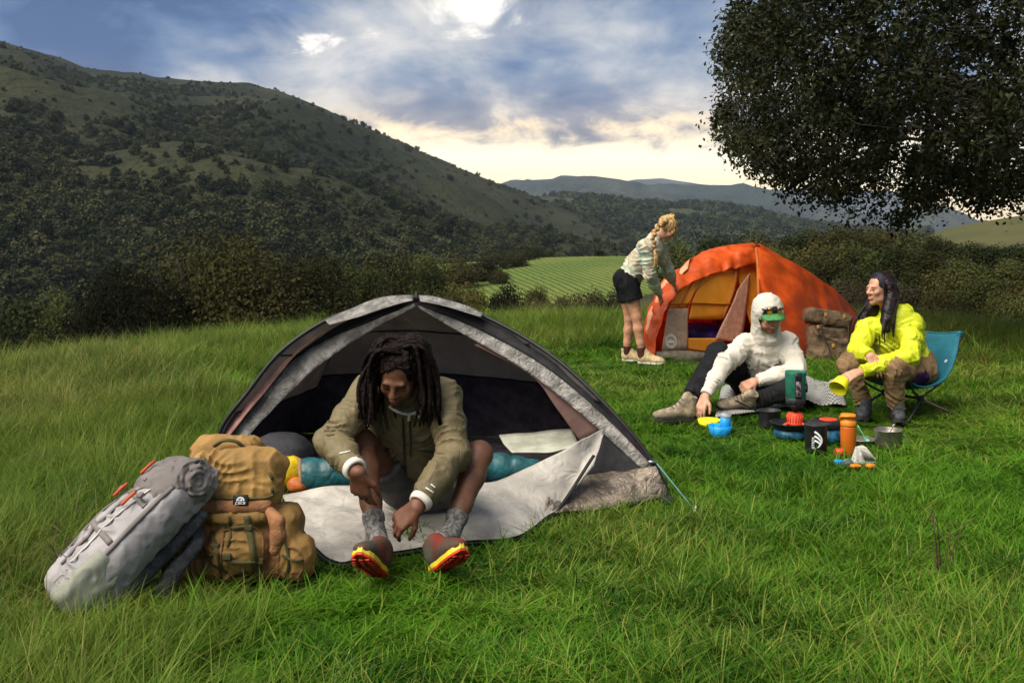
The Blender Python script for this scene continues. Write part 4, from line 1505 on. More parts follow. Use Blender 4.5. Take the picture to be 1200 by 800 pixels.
def surface_nets(D, o, h):
    ins = D < 0
    n = np.array(D.shape)
    sl = [(slice(0, -1), slice(1, None))[b] for b in (0, 1)]
    cnt = np.zeros(n - 1, np.int8)
    for a in (0, 1):
        for b in (0, 1):
            for c in (0, 1):
                cnt += ins[sl[a], sl[b], sl[c]]
    mixed = (cnt > 0) & (cnt < 8)
    ijk = np.argwhere(mixed)
    idx = np.full(mixed.shape, -1, np.int64)
    idx[mixed] = np.arange(len(ijk))
    cor = np.array([(a, b, c) for a in (0, 1) for b in (0, 1) for c in (0, 1)])
    val = np.stack([D[ijk[:, 0] + a, ijk[:, 1] + b, ijk[:, 2] + c] for a, b, c in cor], 1)
    acc = np.zeros((len(ijk), 3))
    num = np.zeros(len(ijk))
    for i in range(8):
        for j in range(i + 1, 8):
            if np.abs(cor[i] - cor[j]).sum() != 1:
                continue
            va, vb = val[:, i], val[:, j]
            x = (va < 0) != (vb < 0)
            t = np.where(x, va / np.where(x, va - vb, 1), 0)
            acc += np.where(x[:, None], cor[i] + t[:, None] * (cor[j] - cor[i]), 0)
            num += x
    V = o + h * (ijk + acc / num[:, None])
    Q = []
    for ax in range(3):
        u, w = (ax + 1) % 3, (ax + 2) % 3
        s0 = [slice(None)] * 3
        s1 = [slice(None)] * 3
        s0[ax], s1[ax] = slice(0, -1), slice(1, None)
        for s in (s0, s1):
            s[u] = slice(1, -1)
            s[w] = slice(1, -1)
        a, b = ins[tuple(s0)], ins[tuple(s1)]
        e = np.argwhere(a != b)
        flip = a[a != b]
        e[:, u] += 1
        e[:, w] += 1

        def cell(du, dw):
            q = e.copy()
            q[:, u] += du
            q[:, w] += dw
            return idx[q[:, 0], q[:, 1], q[:, 2]]
        quad = np.stack([cell(-1, -1), cell(0, -1), cell(0, 0), cell(-1, 0)], 1)
        quad[~flip] = quad[~flip][:, ::-1]
        Q.append(quad)
    return V, np.vstack(Q)


class SDF:
    def __init__(self):
        self.pr = []
        self.paints = []

    def _add(self, f, lo, hi, k, op):
        self.pr.append((f, np.asarray(lo, float), np.asarray(hi, float), k, op))
        return self

    def cone(self, a, b, ra, rb=None, k=0.02, op='add', squash=None, cuta=False, cutb=False):
        a, b = np.asarray(a, float), np.asarray(b, float)
        rb = ra if rb is None else rb
        ba = b - a
        L2 = max(float(ba @ ba), 1e-12)
        d_ = ba / math.sqrt(L2)

        def f(p):
            q = p - a
            t = np.clip((q @ ba) / L2, 0, 1)
            q = q - t[..., None] * ba
            r = ra + (rb - ra) * t
            s_ = 1.0
            if squash is not None:
                w, s_ = unit(squash[0]), squash[1]
                q = q + (q @ w)[..., None] * w * (1 / s_ - 1)
            d = (np.linalg.norm(q, axis=-1) - r) * min(1.0, s_)
            if cutb:
                d = np.maximum(d, (p - b) @ d_)
            if cuta:
                d = np.maximum(d, (a - p) @ d_)
            return d
        m = max(ra, rb) * (max(1.0, squash[1]) if squash is not None else 1.0)
        return self._add(f, np.minimum(a, b) - m, np.maximum(a, b) + m, k, op)

    def chain(self, pts, rs, k=0.02, **kw):
        for i in range(len(pts) - 1):
            self.cone(pts[i], pts[i + 1], rs[i], rs[i + 1], k, **kw)
        return self

    def ell(self, c, r, R=None, k=0.02, op='add'):
        c, r = np.asarray(c, float), np.asarray(r, float)
        R = np.eye(3) if R is None else np.asarray(R, float)      # columns are the axes

        def f(p):
            q = (p - c) @ R
            k0 = np.linalg.norm(q / r, axis=-1)
            k1 = np.linalg.norm(q / (r * r), axis=-1)
            return k0 * (k0 - 1) / np.maximum(k1, 1e-6)
        e = np.abs(R) @ r
        return self._add(f, c - e, c + e, k, op)

    def box(self, c, half, R=None, rd=0.01, k=0.01, op='add'):
        c, half = np.asarray(c, float), np.asarray(half, float)
        R = np.eye(3) if R is None else np.asarray(R, float)

        def f(p):
            q = np.abs((p - c) @ R) - (half - rd)
            return np.linalg.norm(np.maximum(q, 0), axis=-1) + np.minimum(q.max(-1), 0) - rd
        e = np.abs(R) @ half
        return self._add(f, c - e, c + e, k, op)

    def plane(self, c, n, lo, hi):
        """cut away everything on the n side of c inside the box lo..hi"""
        c, n = np.asarray(c, float), unit(n)
        return self._add(lambda p: -((p - c) @ n), lo, hi, 0.0, 'sub')

    def paint(self, c, r, color, R=None, soft=0.3):
        c, r = np.asarray(c, float), np.asarray(r, float)
        R = np.eye(3) if R is None else np.asarray(R, float)
        self.paints.append((c, r, np.asarray(color, float), R, soft))
        return self

    def mesh(self, h, disp=None, relax=1):
        adds = [q for q in self.pr if q[4] == 'add']
        pad = 0.02 + 3 * h
        lo = np.min([q[1] for q in adds], 0) - pad
        hi = np.max([q[2] for q in adds], 0) + pad
        n = np.ceil((hi - lo) / h).astype(int) + 1
        D = np.full(n, 0.08, np.float32)
        ax = [lo[i] + h * np.arange(n[i]) for i in range(3)]
        for f, a, b, k, op in self.pr:
            m = k + pad
            i0 = np.clip(((a - m - lo) / h).astype(int), 0, n - 1)
            i1 = np.clip(np.ceil((b + m - lo) / h).astype(int) + 1, 1, n)
            if (i1 <= i0).any():
                continue
            s = tuple(slice(i0[i], i1[i]) for i in range(3))
            p = np.stack(np.meshgrid(*[ax[i][s[i]] for i in range(3)], indexing='ij'), -1)
            d = f(p)
            D[s] = smin(D[s], d, k) if op == 'add' else -smin(-D[s], d, k)
        if disp is not None:
            near = np.argwhere(np.abs(D) < 0.035)
            p = lo + near * h
            D[near[:, 0], near[:, 1], near[:, 2]] += disp(p)
        V, Q = surface_nets(D, lo, h)
        for _ in range(relax):
            s = np.zeros_like(V)
            c = np.zeros(len(V))
            for i in range(4):
                a, b = Q[:, i], Q[:, (i + 1) % 4]
                np.add.at(s, a, V[b])
                np.add.at(c, a, 1)
                np.add.at(s, b, V[a])
                np.add.at(c, b, 1)
            V = V * 0.5 + 0.5 * s / c[:, None]
        return V, Q

    def colors(self, V):
        col = np.ones((len(V), 4), np.float32)
        for c, r, color, R, soft in self.paints:
            q = np.linalg.norm(((V - c) @ R) / r, axis=1)
            w = np.clip((1 + soft - q) / (2 * soft), 0, 1)
            w = (w * w * (3 - 2 * w))[:, None]
            col[:, :3] = col[:, :3] * (1 - w) + color * w
        return col


def sdf_part(name, S, h, material, parent, disp=None, relax=1):
    V, Q = S.mesh(h, disp, relax)
    o = part(name, (V, Q), material, parent)
    if S.paints:
        a = o.data.color_attributes.new('Col', 'FLOAT_COLOR', 'POINT')
        a.data.foreach_set('color', S.colors(V).ravel())
    return o


def folds(amp, freq, seed=0.0, stretch=(1, 1, 0.5)):
    """creases for cloth: sharp-edged ridges at two sizes over slow billows"""
    st = np.array(stretch)

    def f(p):
        w = p + 0.05 * (np.stack([vnoise(p * 8 + seed), vnoise(p * 8 + seed + 5), vnoise(p * 8 + seed + 9)], -1) - 0.5)
        a = np.abs(vnoise(w * freq * st + seed) - 0.5) * 2
        a2 = np.abs(vnoise(w[:, [1, 2, 0]] * freq * 1.9 * st + seed + 3) - 0.5) * 2
        b = vnoise(p * freq * 0.45 + seed + 11)
        return -amp * (np.clip(1 - 1.6 * a, 0, 1) ** 1.5 - 0.25) * (0.3 + 1.1 * b) - amp * 0.5 * (np.clip(1 - 1.6 * a2, 0, 1) ** 1.5 - 0.25) - amp * 0.5 * (b - 0.5)
    return f


def creased(base, rings):
    """adds compression folds: rings = [(centre, axis, reach, spacing, depth)...] around bent joints and gathered hems"""
    def f(p):
        d = base(p)
        for k, (c, ax, sg, lam, amp) in enumerate(rings):
            q = p - np.asarray(c)
            m = np.abs(q).max(1) < 3.0 * sg
            if not m.any():
                continue
            q = q[m]
            u = unit(ax)
            t = q @ u
            rad = np.linalg.norm(q - t[:, None] * u, axis=1)
            w = np.exp(-(t / sg) ** 2) * np.exp(-(rad / (sg * 1.7)) ** 2)
            nz = vnoise(p[m] * 11 + 3.7 * k)
            ph = t / lam * (0.7 + 0.6 * vnoise(p[m] * 3 + 5 * k)) + 4.5 * (vnoise(p[m] * 7 + 1.3 * k) - 0.5)
            d[m] -= 1.7 * amp * w * ((1 - np.abs(np.sin(np.pi * ph))) ** 1.4 - 0.35) * np.clip(3.0 * (nz - 0.38), 0, 1.2)
        return d
    return f


def body_rings(J, s=1.0, legs=True, arms=True, torso_=True):
    R = []
    if arms:
        for q in 'LR':
            a, b, c = J['sh' + q], J['el' + q], J['wr' + q]
            R += [(b, (b - a) * 0.5 + (c - b) * 0.5, 0.085, 0.034, 0.016 * s), (b * 0.35 + c * 0.65, c - b, 0.06, 0.030, 0.010 * s), (b * 0.12 + c * 0.88, c - b, 0.04, 0.022, 0.010 * s),
                  (a * 0.55 + b * 0.45, b - a, 0.06, 0.036, 0.010 * s), (a + (0, 0, -0.06), (J['neck'] - a) * 0.6 + (a - b) * 0.4, 0.08, 0.04, 0.013 * s)]
    if torso_:
        mid = (J['shL'] + J['shR']) / 2
        up = mid - J['pelvis']
        R += [(J['pelvis'] * 0.75 + mid * 0.25, up, 0.13, 0.048, 0.015 * s), (J['pelvis'] * 0.4 + mid * 0.6, up + (J['shL'] - J['shR']) * 0.6, 0.14, 0.055, 0.010 * s),
              (J['pelvis'] * 0.4 + mid * 0.6, up - (J['shL'] - J['shR']) * 0.6, 0.14, 0.055, 0.010 * s)]
    if legs:
        for q in 'LR':
            a, b, c = J['hip' + q], J['kn' + q], J['an' + q]
            R += [(b, (b - a) * 0.5 + (c - b) * 0.5, 0.11, 0.045, 0.016 * s), (a * 0.8 + b * 0.2, b - a, 0.10, 0.045, 0.016 * s), (b * 0.45 + c * 0.55, c - b, 0.08, 0.05, 0.011 * s), (b * 0.1 + c * 0.9, c - b, 0.07, 0.03, 0.014 * s)]
    return R


def basis(fwd, up):
    """columns right, forward, up"""
    f = unit(fwd)
    r = unit(np.cross(f, up))
    return np.stack([r, f, np.cross(r, f)], 1)


# ---- anatomy
def add_head(S, c, R, s=1.0, neck=None, beard=None, lips=(1.15, 0.75, 0.7), brow=(0.15, 0.12, 0.1), lid=(0.5, 0.42, 0.4), smile=False, female=False):
    def L(x, y, z):
        return np.asarray(c) + R @ (np.array([x, y, z]) * s)

    def e(x, y, z, a, b, d, k=0.012, op='add'):
        S.ell(L(x, y, z), np.array([a, b, d]) * s, R, k * s, op)
    j = 0.9 if female else 1.0
    e(0, -0.015, 0.035, 0.075, 0.094, 0.086)
    e(0, 0.026, -0.032, 0.058 * j, 0.064, 0.080, 0.03)
    e(0, 0.066, -0.096, 0.024 * j, 0.022, 0.019, 0.02)
    for q in (-1, 1):
        e(q * 0.040 * j, 0.018, -0.066, 0.020, 0.036, 0.028, 0.02)
        e(q * 0.038, 0.066, -0.018, 0.021, 0.020, 0.020, 0.02)
        e(q * 0.031, 0.096, 0.004, 0.017, 0.013, 0.009, 0.008, 'sub')
        e(q * 0.031, 0.079, 0.002, 0.0135, 0.0125, 0.0115, 0.003)
        e(q * 0.013, 0.099, -0.027, 0.0085, 0.010, 0.007, 0.008)
        S.ell(L(q * 0.077, -0.006, -0.004), np.array([0.010, 0.020, 0.031]) * s, R, 0.006)
        S.paint(L(q * 0.031, 0.094, -0.001), np.array([0.016, 0.014, 0.005]) * s, lid, R)
        S.paint(L(q * 0.031, 0.092, 0.019), np.array([0.021, 0.018, 0.0075]) * s, brow, R)
    S.cone(L(-0.034, 0.082, 0.020), L(0.034, 0.082, 0.020), 0.011 * s, k=0.015)
    S.cone(L(0, 0.088, 0.014), L(0, 0.109, -0.022), 0.008 * s, 0.0125 * s, k=0.010)
    lz = -0.056
    e(0, 0.090, lz, 0.023, 0.011, 0.0065, 0.006)
    e(0, 0.088, lz - 0.012, 0.020, 0.011, 0.0075, 0.006)
    e(0, 0.103, lz - 0.006, 0.021, 0.006, 0.0018, 0.004, 'sub')
    S.paint(L(0, 0.096, lz - 0.006), np.array([0.024, 0.02, 0.0125]) * s, lips, R)
    if smile:
        S.paint(L(0.006, 0.098, lz - 0.005), np.array([0.022, 0.02, 0.0045]) * s, (1.7, 2.0, 2.2), R)
    if beard is not None:
        S.paint(L(0, 0.045, -0.085), np.array([0.075, 0.075, 0.034]) * s, beard, R, 0.35)
        S.paint(L(0, 0.098, -0.042), np.array([0.028, 0.02, 0.006]) * s, beard, R, 0.4)
        S.paint(L(0, 0.096, lz - 0.006), np.array([0.021, 0.02, 0.009]) * s, lips, R)
    if neck is not None:
        S.cone(L(0, -0.028, -0.06), neck, 0.054 * s * j, 0.060 * s * j, k=0.03)
    return L


def add_hand(S, wrist, f, n, thumb, curls=(0.35, 0.5, 0.3), s=1.0, spread=0.0, thumb_in=0.3):
    """f along the hand, n out of its back, thumb +1/-1 picks the side f x n; curls bend each finger's joints palmward"""
    f, n = unit(f), np.asarray(n, float)
    n = unit(n - f * np.dot(n, f))
    sd = unit(np.cross(f, n)) * thumb
    w = np.asarray(wrist, float)
    cl = np.asarray(curls, float)
    if cl.ndim == 1:
        cl = np.stack([cl] * 4)
    lens = (0.074, 0.083, 0.077, 0.060)
    for i in range(4):
        off = (1.5 - i) * 0.0205 * s
        k0 = w + f * (0.088 - 0.004 * abs(i - 1)) * s + sd * off
        S.cone(w + sd * off * 0.55, k0, 0.0165 * s, 0.0125 * s, k=0.014)
        d, p = f + sd * (1.5 - i) * spread, k0
        d = unit(d)
        a = 0.0
        for jn, frac in enumerate((0.45, 0.30, 0.25)):
            a += cl[i][jn]
            dd = d * math.cos(a) - n * math.sin(a)
            q = p + dd * lens[i] * frac * s
            r0, r1 = (0.0100, 0.0092, 0.0082, 0.0070)[jn] * s, (0.0092, 0.0082, 0.0070)[jn] * s
            S.cone(p, q, r0, r1, k=0.003)
            p = q
    b = w + f * 0.022 * s + sd * 0.022 * s
    d1 = unit(f * 0.75 + sd * 0.75 - n * thumb_in)
    m1 = b + d1 * 0.044 * s
    d2 = unit(f * 0.95 + sd * 0.2 - n * thumb_in)
    m2 = m1 + d2 * 0.032 * s
    S.cone(b, m1, 0.0155 * s, 0.0115 * s, k=0.012)
    S.cone(m1, m2, 0.0112 * s, 0.0098 * s, k=0.003)
    S.cone(m2, m2 + unit(f + -n * thumb_in) * 0.026 * s, 0.0098 * s, 0.0080 * s, k=0.003)


def add_body(S, J, s=1.0, female=False):
    """bare figure from the joints in J"""
    sl, sr = J['shL'], J['shR']
    hl, hr = J['hipL'], J['hipR']
    ne, pe = J['neck'], J['pelvis']
    mid = (sl + sr) / 2
    lat = unit(sr - sl)
    up = unit(ne - pe)
    fw = unit(np.cross(up, lat))
    ch = mid * 0.68 + pe * 0.32
    Rt = np.stack([lat, fw, up], 1)
    w = 0.92 if female else 1.0
    S.ell(ch, (0.150 * w * s, 0.105 * s, 0.170 * s), Rt, 0.05)
    S.ell(mid * 0.35 + pe * 0.65, (0.125 * w * s, 0.092 * s, 0.13 * s), Rt, 0.06)
    S.ell(pe, (0.155 * s, 0.105 * s, 0.105 * s), Rt, 0.05)
    S.cone(sl, sr, 0.056 * w * s, k=0.05)
    S.cone(ne, mid * 0.6 + ne * 0.4, 0.058 * s, 0.075 * s, k=0.05)
    for q in 'LR':
        a, b, c = J['sh' + q], J['el' + q], J['wr' + q]
        S.ell(a, np.full(3, 0.062 * w * s), None, 0.03)
        S.chain([a, a * 0.5 + b * 0.5, b], [0.052 * w * s, 0.047 * w * s, 0.039 * w * s], 0.02)
        S.chain([b, b * 0.68 + c * 0.32, c], [0.040 * w * s, 0.041 * w * s, 0.026 * w * s], 0.015)
        a, b, c = J['hip' + q], J['kn' + q], J['an' + q]
        S.chain([a, a * 0.5 + b * 0.5, b], [0.092 * s, 0.075 * s, 0.055 * s], 0.03)
        back = unit(np.cross(np.cross(b - a, c - b), c - b)) * -1
        S.ell(b * 0.98 + a * 0.02, np.full(3, 0.053 * s), None, 0.02)
        S.chain([b, b * 0.70 + c * 0.30, b * 0.35 + c * 0.65, c], [0.050 * s, 0.054 * s, 0.042 * s, 0.034 * s], 0.02)
    return Rt


def shoe(parent, heel, fwd, up, L=0.285, s=1.0, upper=None, sole=None, mid=None, high=0.0, lug=True, stripe=None, tongue=None):
    """footwear: heel = point under the heel on the sole plane; fwd and up are the foot's own axes"""
    f = unit(fwd)
    u = unit(np.asarray(up, float) - f * np.dot(up, f))
    r = np.cross(f, u)
    R = np.stack([r, f, u], 1)

    def W(x, y, z):
        return np.asarray(heel, float) + R @ (np.array([x, y, z]) * s)
    S = SDF()
    S.ell(W(0, 0.055, 0.055), np.array([0.036, 0.058, 0.050]) * s, R, 0.02)
    S.ell(W(0, 0.150, 0.050), np.array([0.040, 0.085, 0.040]) * s, R, 0.03)
    S.ell(W(0, L - 0.065, 0.043), np.array([0.043, 0.066, 0.030]) * s, R, 0.03)
    S.cone(W(0, 0.045, 0.055), W(0, 0.030, 0.105 + high), 0.038 * s, 0.042 * s, k=0.03, cutb=True)
    S.cone(W(0, 0.13, 0.075), W(0, 0.055, 0.112 + high), 0.028 * s, 0.026 * s, k=0.03)
    S.plane(W(0, 0, 0.022), -u, W(0, 0.14, 0) - 0.3, W(0, 0.14, 0) + 0.3)
    o = sdf_part('shoe', S, 0.005, upper, parent, None, 1)

    def outline(z0, z1, grow, nm, m):
        ys = np.linspace(0, 1, 15)
        wid = np.interp(ys, [0, 0.05, 0.2, 0.42, 0.68, 0.85, 0.95, 1], [0.012, 0.028, 0.034, 0.033, 0.044, 0.041, 0.026, 0.006]) * s + grow
        ring = [(-w_, y) for w_, y in zip(wid, ys)] + [(w_, y) for w_, y in zip(wid[::-1], ys[::-1])]
        pts = []
        for z in (z0, z1):
            for x, y in ring:
                rock = 0.018 * max(0, (y - 0.72) / 0.28) ** 2 * s
                pts.append(W(x / s, y * L, z) + u * rock)
        n = len(ring)
        fc = [tuple(range(n))[::-1], tuple(range(n, 2 * n))] + [(i, (i + 1) % n, (i + 1) % n + n, i + n) for i in range(n)]
        return part(nm, (np.array(pts), fc), m, o, False)
    outline(0.009, 0.026, 0.001, 'midsole', mid)
    so = outline(0.0, 0.0085, 0.003, 'outsole', sole)
    if lug:
        bl = []
        for y in np.linspace(0.03, L - 0.03, 11):
            wd = np.interp(y / L, [0, 0.2, 0.42, 0.68, 0.9], [0.016, 0.026, 0.024, 0.034, 0.024])
            rock = 0.018 * max(0, (y / L - 0.72) / 0.28) ** 2
            for x in (-wd, 0.0, wd):
                v, fc = rbox((0, 0, 0), (0.017 * s, 0.013 * s, 0.007 * s), 0.002, R, 1)
                bl.append((v + W(x, y + abs(x) * 0.25, -0.003 + rock), fc))
        tag(part('tread', join(*bl), stripe or sole, o, False), kind='stuff')
    # laces
    la = []
    for k in range(5):
        y = 0.10 + 0.022 * k
        z = 0.106 - 0.009 * k + high * (1 - k / 5) * 0.8
        la.append(tube([W(-0.026, y, z - 0.012), W(0, y + 0.004, z), W(0.026, y, z - 0.012)], 0.0030 * s, 5, 9))
    part('laces', join(*la), tongue or mid, o)
    return o

# ================================================================== people
def skin(name, c):
    return mat(name, c, 0.55, 0.10, 25.0, bump=0.08, bscale=180.0, spec=0.35, attr='Col')


def jd(**k):
    return {a: (np.asarray(b, float) if len(b) == 3 and not isinstance(b, tuple) else P(*b)) for a, b in k.items()}


def sleeve(S, a, b, c, r, cut=0.9, k=0.03):
    """sleeve from shoulder a over elbow b to a cuff at fraction cut of the forearm"""
    e = b + (c - b) * cut
    S.ell(a, np.full(3, r[0] * 1.10), None, 0.03)
    S.chain([a, a * 0.5 + b * 0.5, b], [r[0], r[1], r[2]], k)
    S.cone(b, b * 0.5 + e * 0.5, r[2], r[3], k)
    S.cone(b * 0.5 + e * 0.5, e, r[3], r[4], k, cutb=True)


def torso(S, J, wide, deep, hem, s=1.0):
    """jacket or shirt body: wide/deep radii at chest, waist; hem = how far below the pelvis it ends"""
    sl, sr, pe, ne = J['shL'], J['shR'], J['pelvis'], J['neck']
    mid = (sl + sr) / 2
    lat = unit(sr - sl)
    up = unit(mid - pe)
    fw = unit(np.cross(up, lat))
    Rt = np.stack([lat, fw, up], 1)
    S.ell(mid * 0.72 + pe * 0.28, (wide[0] * s, deep[0] * s, 0.19 * s), Rt, 0.05)
    S.ell(mid * 0.40 + pe * 0.60, (wide[1] * s, deep[1] * s, 0.17 * s), Rt, 0.07)
    S.ell(pe - up * hem * 0.3, (wide[2] * s, deep[2] * s, 0.13 * s), Rt, 0.06)
    S.cone(sl, sr, 0.062 * s, k=0.06)
    S.cone(mid, ne + up * 0.01, 0.095 * s, 0.068 * s, k=0.05)
    S.plane(pe - up * hem, -up, pe - 0.4, pe + 0.4)
    return Rt, lat, up, fw


# ---------------------------------------------------------------- man in the tent door
def build_front_man():
    J = jd(shL=(430, 462, 4.24), shR=(519, 464, 4.24), elL=(388, 518, 4.02), elR=(533, 531, 4.06), wrL=(419, 553, 3.82), wrR=(488, 594, 3.86),
           hipL=[-0.50, 4.55, 0.175], hipR=[-0.31, 4.55, 0.175], knL=(424, 518, 4.2), knR=(562, 532, 4.2), anL=(441, 628, 3.92), anR=(529, 624, 3.92),
           pelvis=[-0.405, 4.57, 0.20], neck=[-0.455, 4.20, 0.675])
    root = thing('person', 'person with dreadlocks in an olive jacket, seated in the grey tent doorway fixing a shoe', 'person', (-0.4, 4.55, 0.03))
    hc = P(468, 439, 4.10)
    R = basis((-0.16, -0.80, -0.52), (0.02, -0.45, 0.9))
    S = SDF()
    add_body(S, J)
    L = add_head(S, hc, R, 1.04, J['neck'], beard=(0.35, 0.30, 0.28), lips=(1.5, 0.95, 0.9), brow=(0.18, 0.15, 0.14), lid=(0.35, 0.30, 0.28))
    add_hand(S, J['wrL'], P(425, 590, 3.86) - J['wrL'], (-0.35, -0.9, 0.1), -1, [(0.25, 0.25, 0.2), (0.35, 0.35, 0.2), (0.45, 0.4, 0.25), (0.6, 0.5, 0.3)], 1.05, 0.06)
    add_hand(S, J['wrR'], P(455, 622, 3.86) - J['wrR'], (-0.1, -0.75, 0.65), -1, [(0.45, 0.5, 0.3), (0.5, 0.55, 0.3), (0.6, 0.6, 0.3), (0.7, 0.6, 0.3)], 1.05, 0.04, 0.6)
    m_skin = skin('skin_dark', (0.135, 0.054, 0.027))
    sdf_part('body', S, 0.005, m_skin, root)
    # jacket
    m_j = mat('jacket_olive', (0.132, 0.102, 0.048), 0.6, 0.10, 6.0, bump=0.06, bscale=150.0, wrinkle=0.30, wscale=14.0, spec=0.3)
    S = SDF()
    Rt, lat, up, fw = torso(S, J, (0.185, 0.172, 0.178), (0.135, 0.130, 0.130), 0.05)
    for q in 'LR':
        sleeve(S, J['sh' + q], J['el' + q], J['wr' + q], (0.067, 0.066, 0.060, 0.053, 0.042), 0.86)
    jk = sdf_part('jacket', S, 0.006, m_j, root, creased(folds(0.011, 15, 2.0), body_rings(J, 1.0, legs=False)))
    # collar, white shirt at the neck and cuffs
    nk = J['neck']
    cax = unit(hc - nk + np.array([0, -0.02, 0.06]))
    part('collar', thicken(lathe([(0.092, -0.02), (0.086, 0.03), (0.082, 0.055)], nk, 26, cax)[0:2], 0.008) if False else
         lathe([(0.098, -0.03), (0.092, 0.03), (0.086, 0.060), (0.076, 0.062), (0.080, 0.03), (0.086, -0.03)], nk - cax * 0.01, 28, cax), m_j, jk)
    m_white = mat('shirt_cream', (0.62, 0.56, 0.48), 0.8, 0.08, 20.0, wrinkle=0.1)
    for q in 'LR':
        e, w = J['el' + q], J['wr' + q]
        c = e + (w - e) * 0.85
        d = unit(w - e)
        part('cuff', lathe([(0.030, 0.0), (0.047, 0.0), (0.0465, 0.016), (0.043, 0.026), (0.034, 0.027), (0.030, 0.018)], c, 22, d), m_white, root)
    # zip, chest pocket zips, hem cord
    m_zip = mat('zip_black', (0.012, 0.011, 0.010), 0.5, 0.1)

    def front(px, py, off):
        return P(px, py, off)
    from mathutils.bvhtree import BVHTree
    bv = BVHTree.FromPolygons([Vector(v.co) + Vector(root.location) for v in jk.data.vertices], [tuple(p.vertices) for p in jk.data.polygons])

    def on_jacket(px, py, out=0.004):
        o = Vector((0, 0, CH))
        d = (Vector(P(px, py, 1.0)) - o).normalized()
        h = bv.ray_cast(o, d)
        return None if h[0] is None else np.array(h[0] - d * out)

    def line(nm, pts, r, m):
        q = [on_jacket(*p) for p in spline(pts, 14)]
        q = [x for x in q if x is not None]
        if len(q) > 2:
            part(nm, tube(q, r, 6), m, jk)
    for pts in ([(456, 476), (466, 482), (478, 485), (488, 483)], [(488, 483), (494, 478), (498, 472)], [(480, 485), (479, 492)], [(487, 484), (492, 489)]):
        q = [on_jacket(*p, 0.006) for p in spline(pts, 12)]
        q = [x for x in q if x is not None]
        if len(q) > 3:
            part('shirt_collar', tube(q, np.full(len(q), 0.011), 8, flat=0.6), m_white, root)
    line('zip', [(472, 490), (473, 515), (474, 540), (475, 556)], 0.0045, m_zip)
    line('zip', [(480, 492), (481, 515), (481, 535)], 0.0030, m_zip)
    line('pocket_zip', [(492, 528), (500, 529), (508, 530)], 0.0030, m_zip)
    line('pocket_zip', [(446, 527), (456, 528)], 0.0030, m_zip)
    m_refl = mat('reflective_mark', (0.75, 0.74, 0.70), 0.4, 0.02)
    line('sleeve_mark', [(505, 567), (510, 571)], 0.0026, m_refl)
    line('sleeve_mark', [(499, 571), (508, 577)], 0.0026, m_refl)
    line('sleeve_mark', [(398, 531), (411, 528)], 0.0026, m_refl)
    # shorts
    m_sh = mat('shorts_grey', (0.085, 0.080, 0.078), 0.8, 0.12, 12.0, wrinkle=0.15, wscale=10.0)
    S = SDF()
    S.ell(J['pelvis'] - (0, 0, 0.01), (0.185, 0.135, 0.13), Rt, 0.05)
    for q in 'LR':
        a, b = J['hip' + q], J['kn' + q]
        S.cone(a, a * 0.42 + b * 0.58, 0.108, 0.104, k=0.04, cutb=True)
    S.plane((0, 0, 0.045), (0, 0, -1), (-1, 4, -0.2), (0.2, 5, 0.045))
    sdf_part('shorts', S, 0.007, m_sh, root, folds(0.010, 13, 5.0))
    # socks and shoes
    m_sock = mat('sock_grey', (0.20, 0.19, 0.175), 0.95, 0.3, 60.0, bump=0.5, bscale=120.0, weave=0.3)
    m_up = mat('shoe_upper', (0.028, 0.032, 0.022), 0.8, 0.4, 9.0, bump=0.3, bscale=90.0, color2=(0.13, 0.016, 0.008))
    m_mid = mat('shoe_midsole', (0.62, 0.50, 0.03), 0.5, 0.08)
    m_out = mat('shoe_outsole', (0.55, 0.045, 0.010), 0.55, 0.2, 40.0)
    m_lug = mat('shoe_tread', (0.40, 0.020, 0.008), 0.55, 0.2, 40.0)
    for q, heel, fw_, upv in (('L', G(447, 676, 0.012), (-0.16, -0.80, 0.48), (0.05, 0.5, 0.85)), ('R', G(509, 672, 0.012), (0.40, -0.72, 0.46), (-0.22, 0.5, 0.85))):
        a, k_ = J['an' + q], J['kn' + q]
        f_ = unit(fw_)
        u_ = unit(np.asarray(upv) - f_ * np.dot(upv, f_))
        top = np.asarray(heel) + f_ * 0.045 + u_ * 0.10
        S = SDF()
        S.chain([top, a, a + (k_ - a) * 0.20], [0.040, 0.038, 0.041], 0.02, cutb=True)
        S.cone(a + (k_ - a) * 0.145, a + (k_ - a) * 0.225, 0.0435, 0.0455, 0.004, cuta=True, cutb=True)
        S.cone(np.asarray(heel) + f_ * 0.05 + u_ * 0.06, np.asarray(heel) + f_ * 0.16 + u_ * 0.055, 0.035, 0.03, 0.02)
        sdf_part('sock', S, 0.005, m_sock, root, lambda p: 0.0016 * np.sin(np.arctan2(p[:, 1] - a[1], p[:, 0] - a[0]) * 26))
        shoe(root, heel, fw_, upv, 0.285, 1.02, m_up, m_out, m_mid, 0.0, True, m_lug, mat('lace_olive', (0.10, 0.11, 0.04), 0.7))
    # dreadlocks
    m_hair = mat('hair_locs', (0.013, 0.007, 0.006), 0.65, 0.5, 60.0, bump=0.6, bscale=160.0, spec=0.10)
    S = SDF()
    S.ell(L(0, -0.024, 0.044), (0.090, 0.106, 0.093), R, 0.01)
    S.ell(L(0, 0.095, 0.004), (0.066, 0.080, 0.094), R, 0.010, 'sub')
    hair = sdf_part('hair', S, 0.005, m_hair, root, folds(0.010, 45, 3.0, (1, 1, 1)))
    r = np.random.default_rng(17)
    n = 0
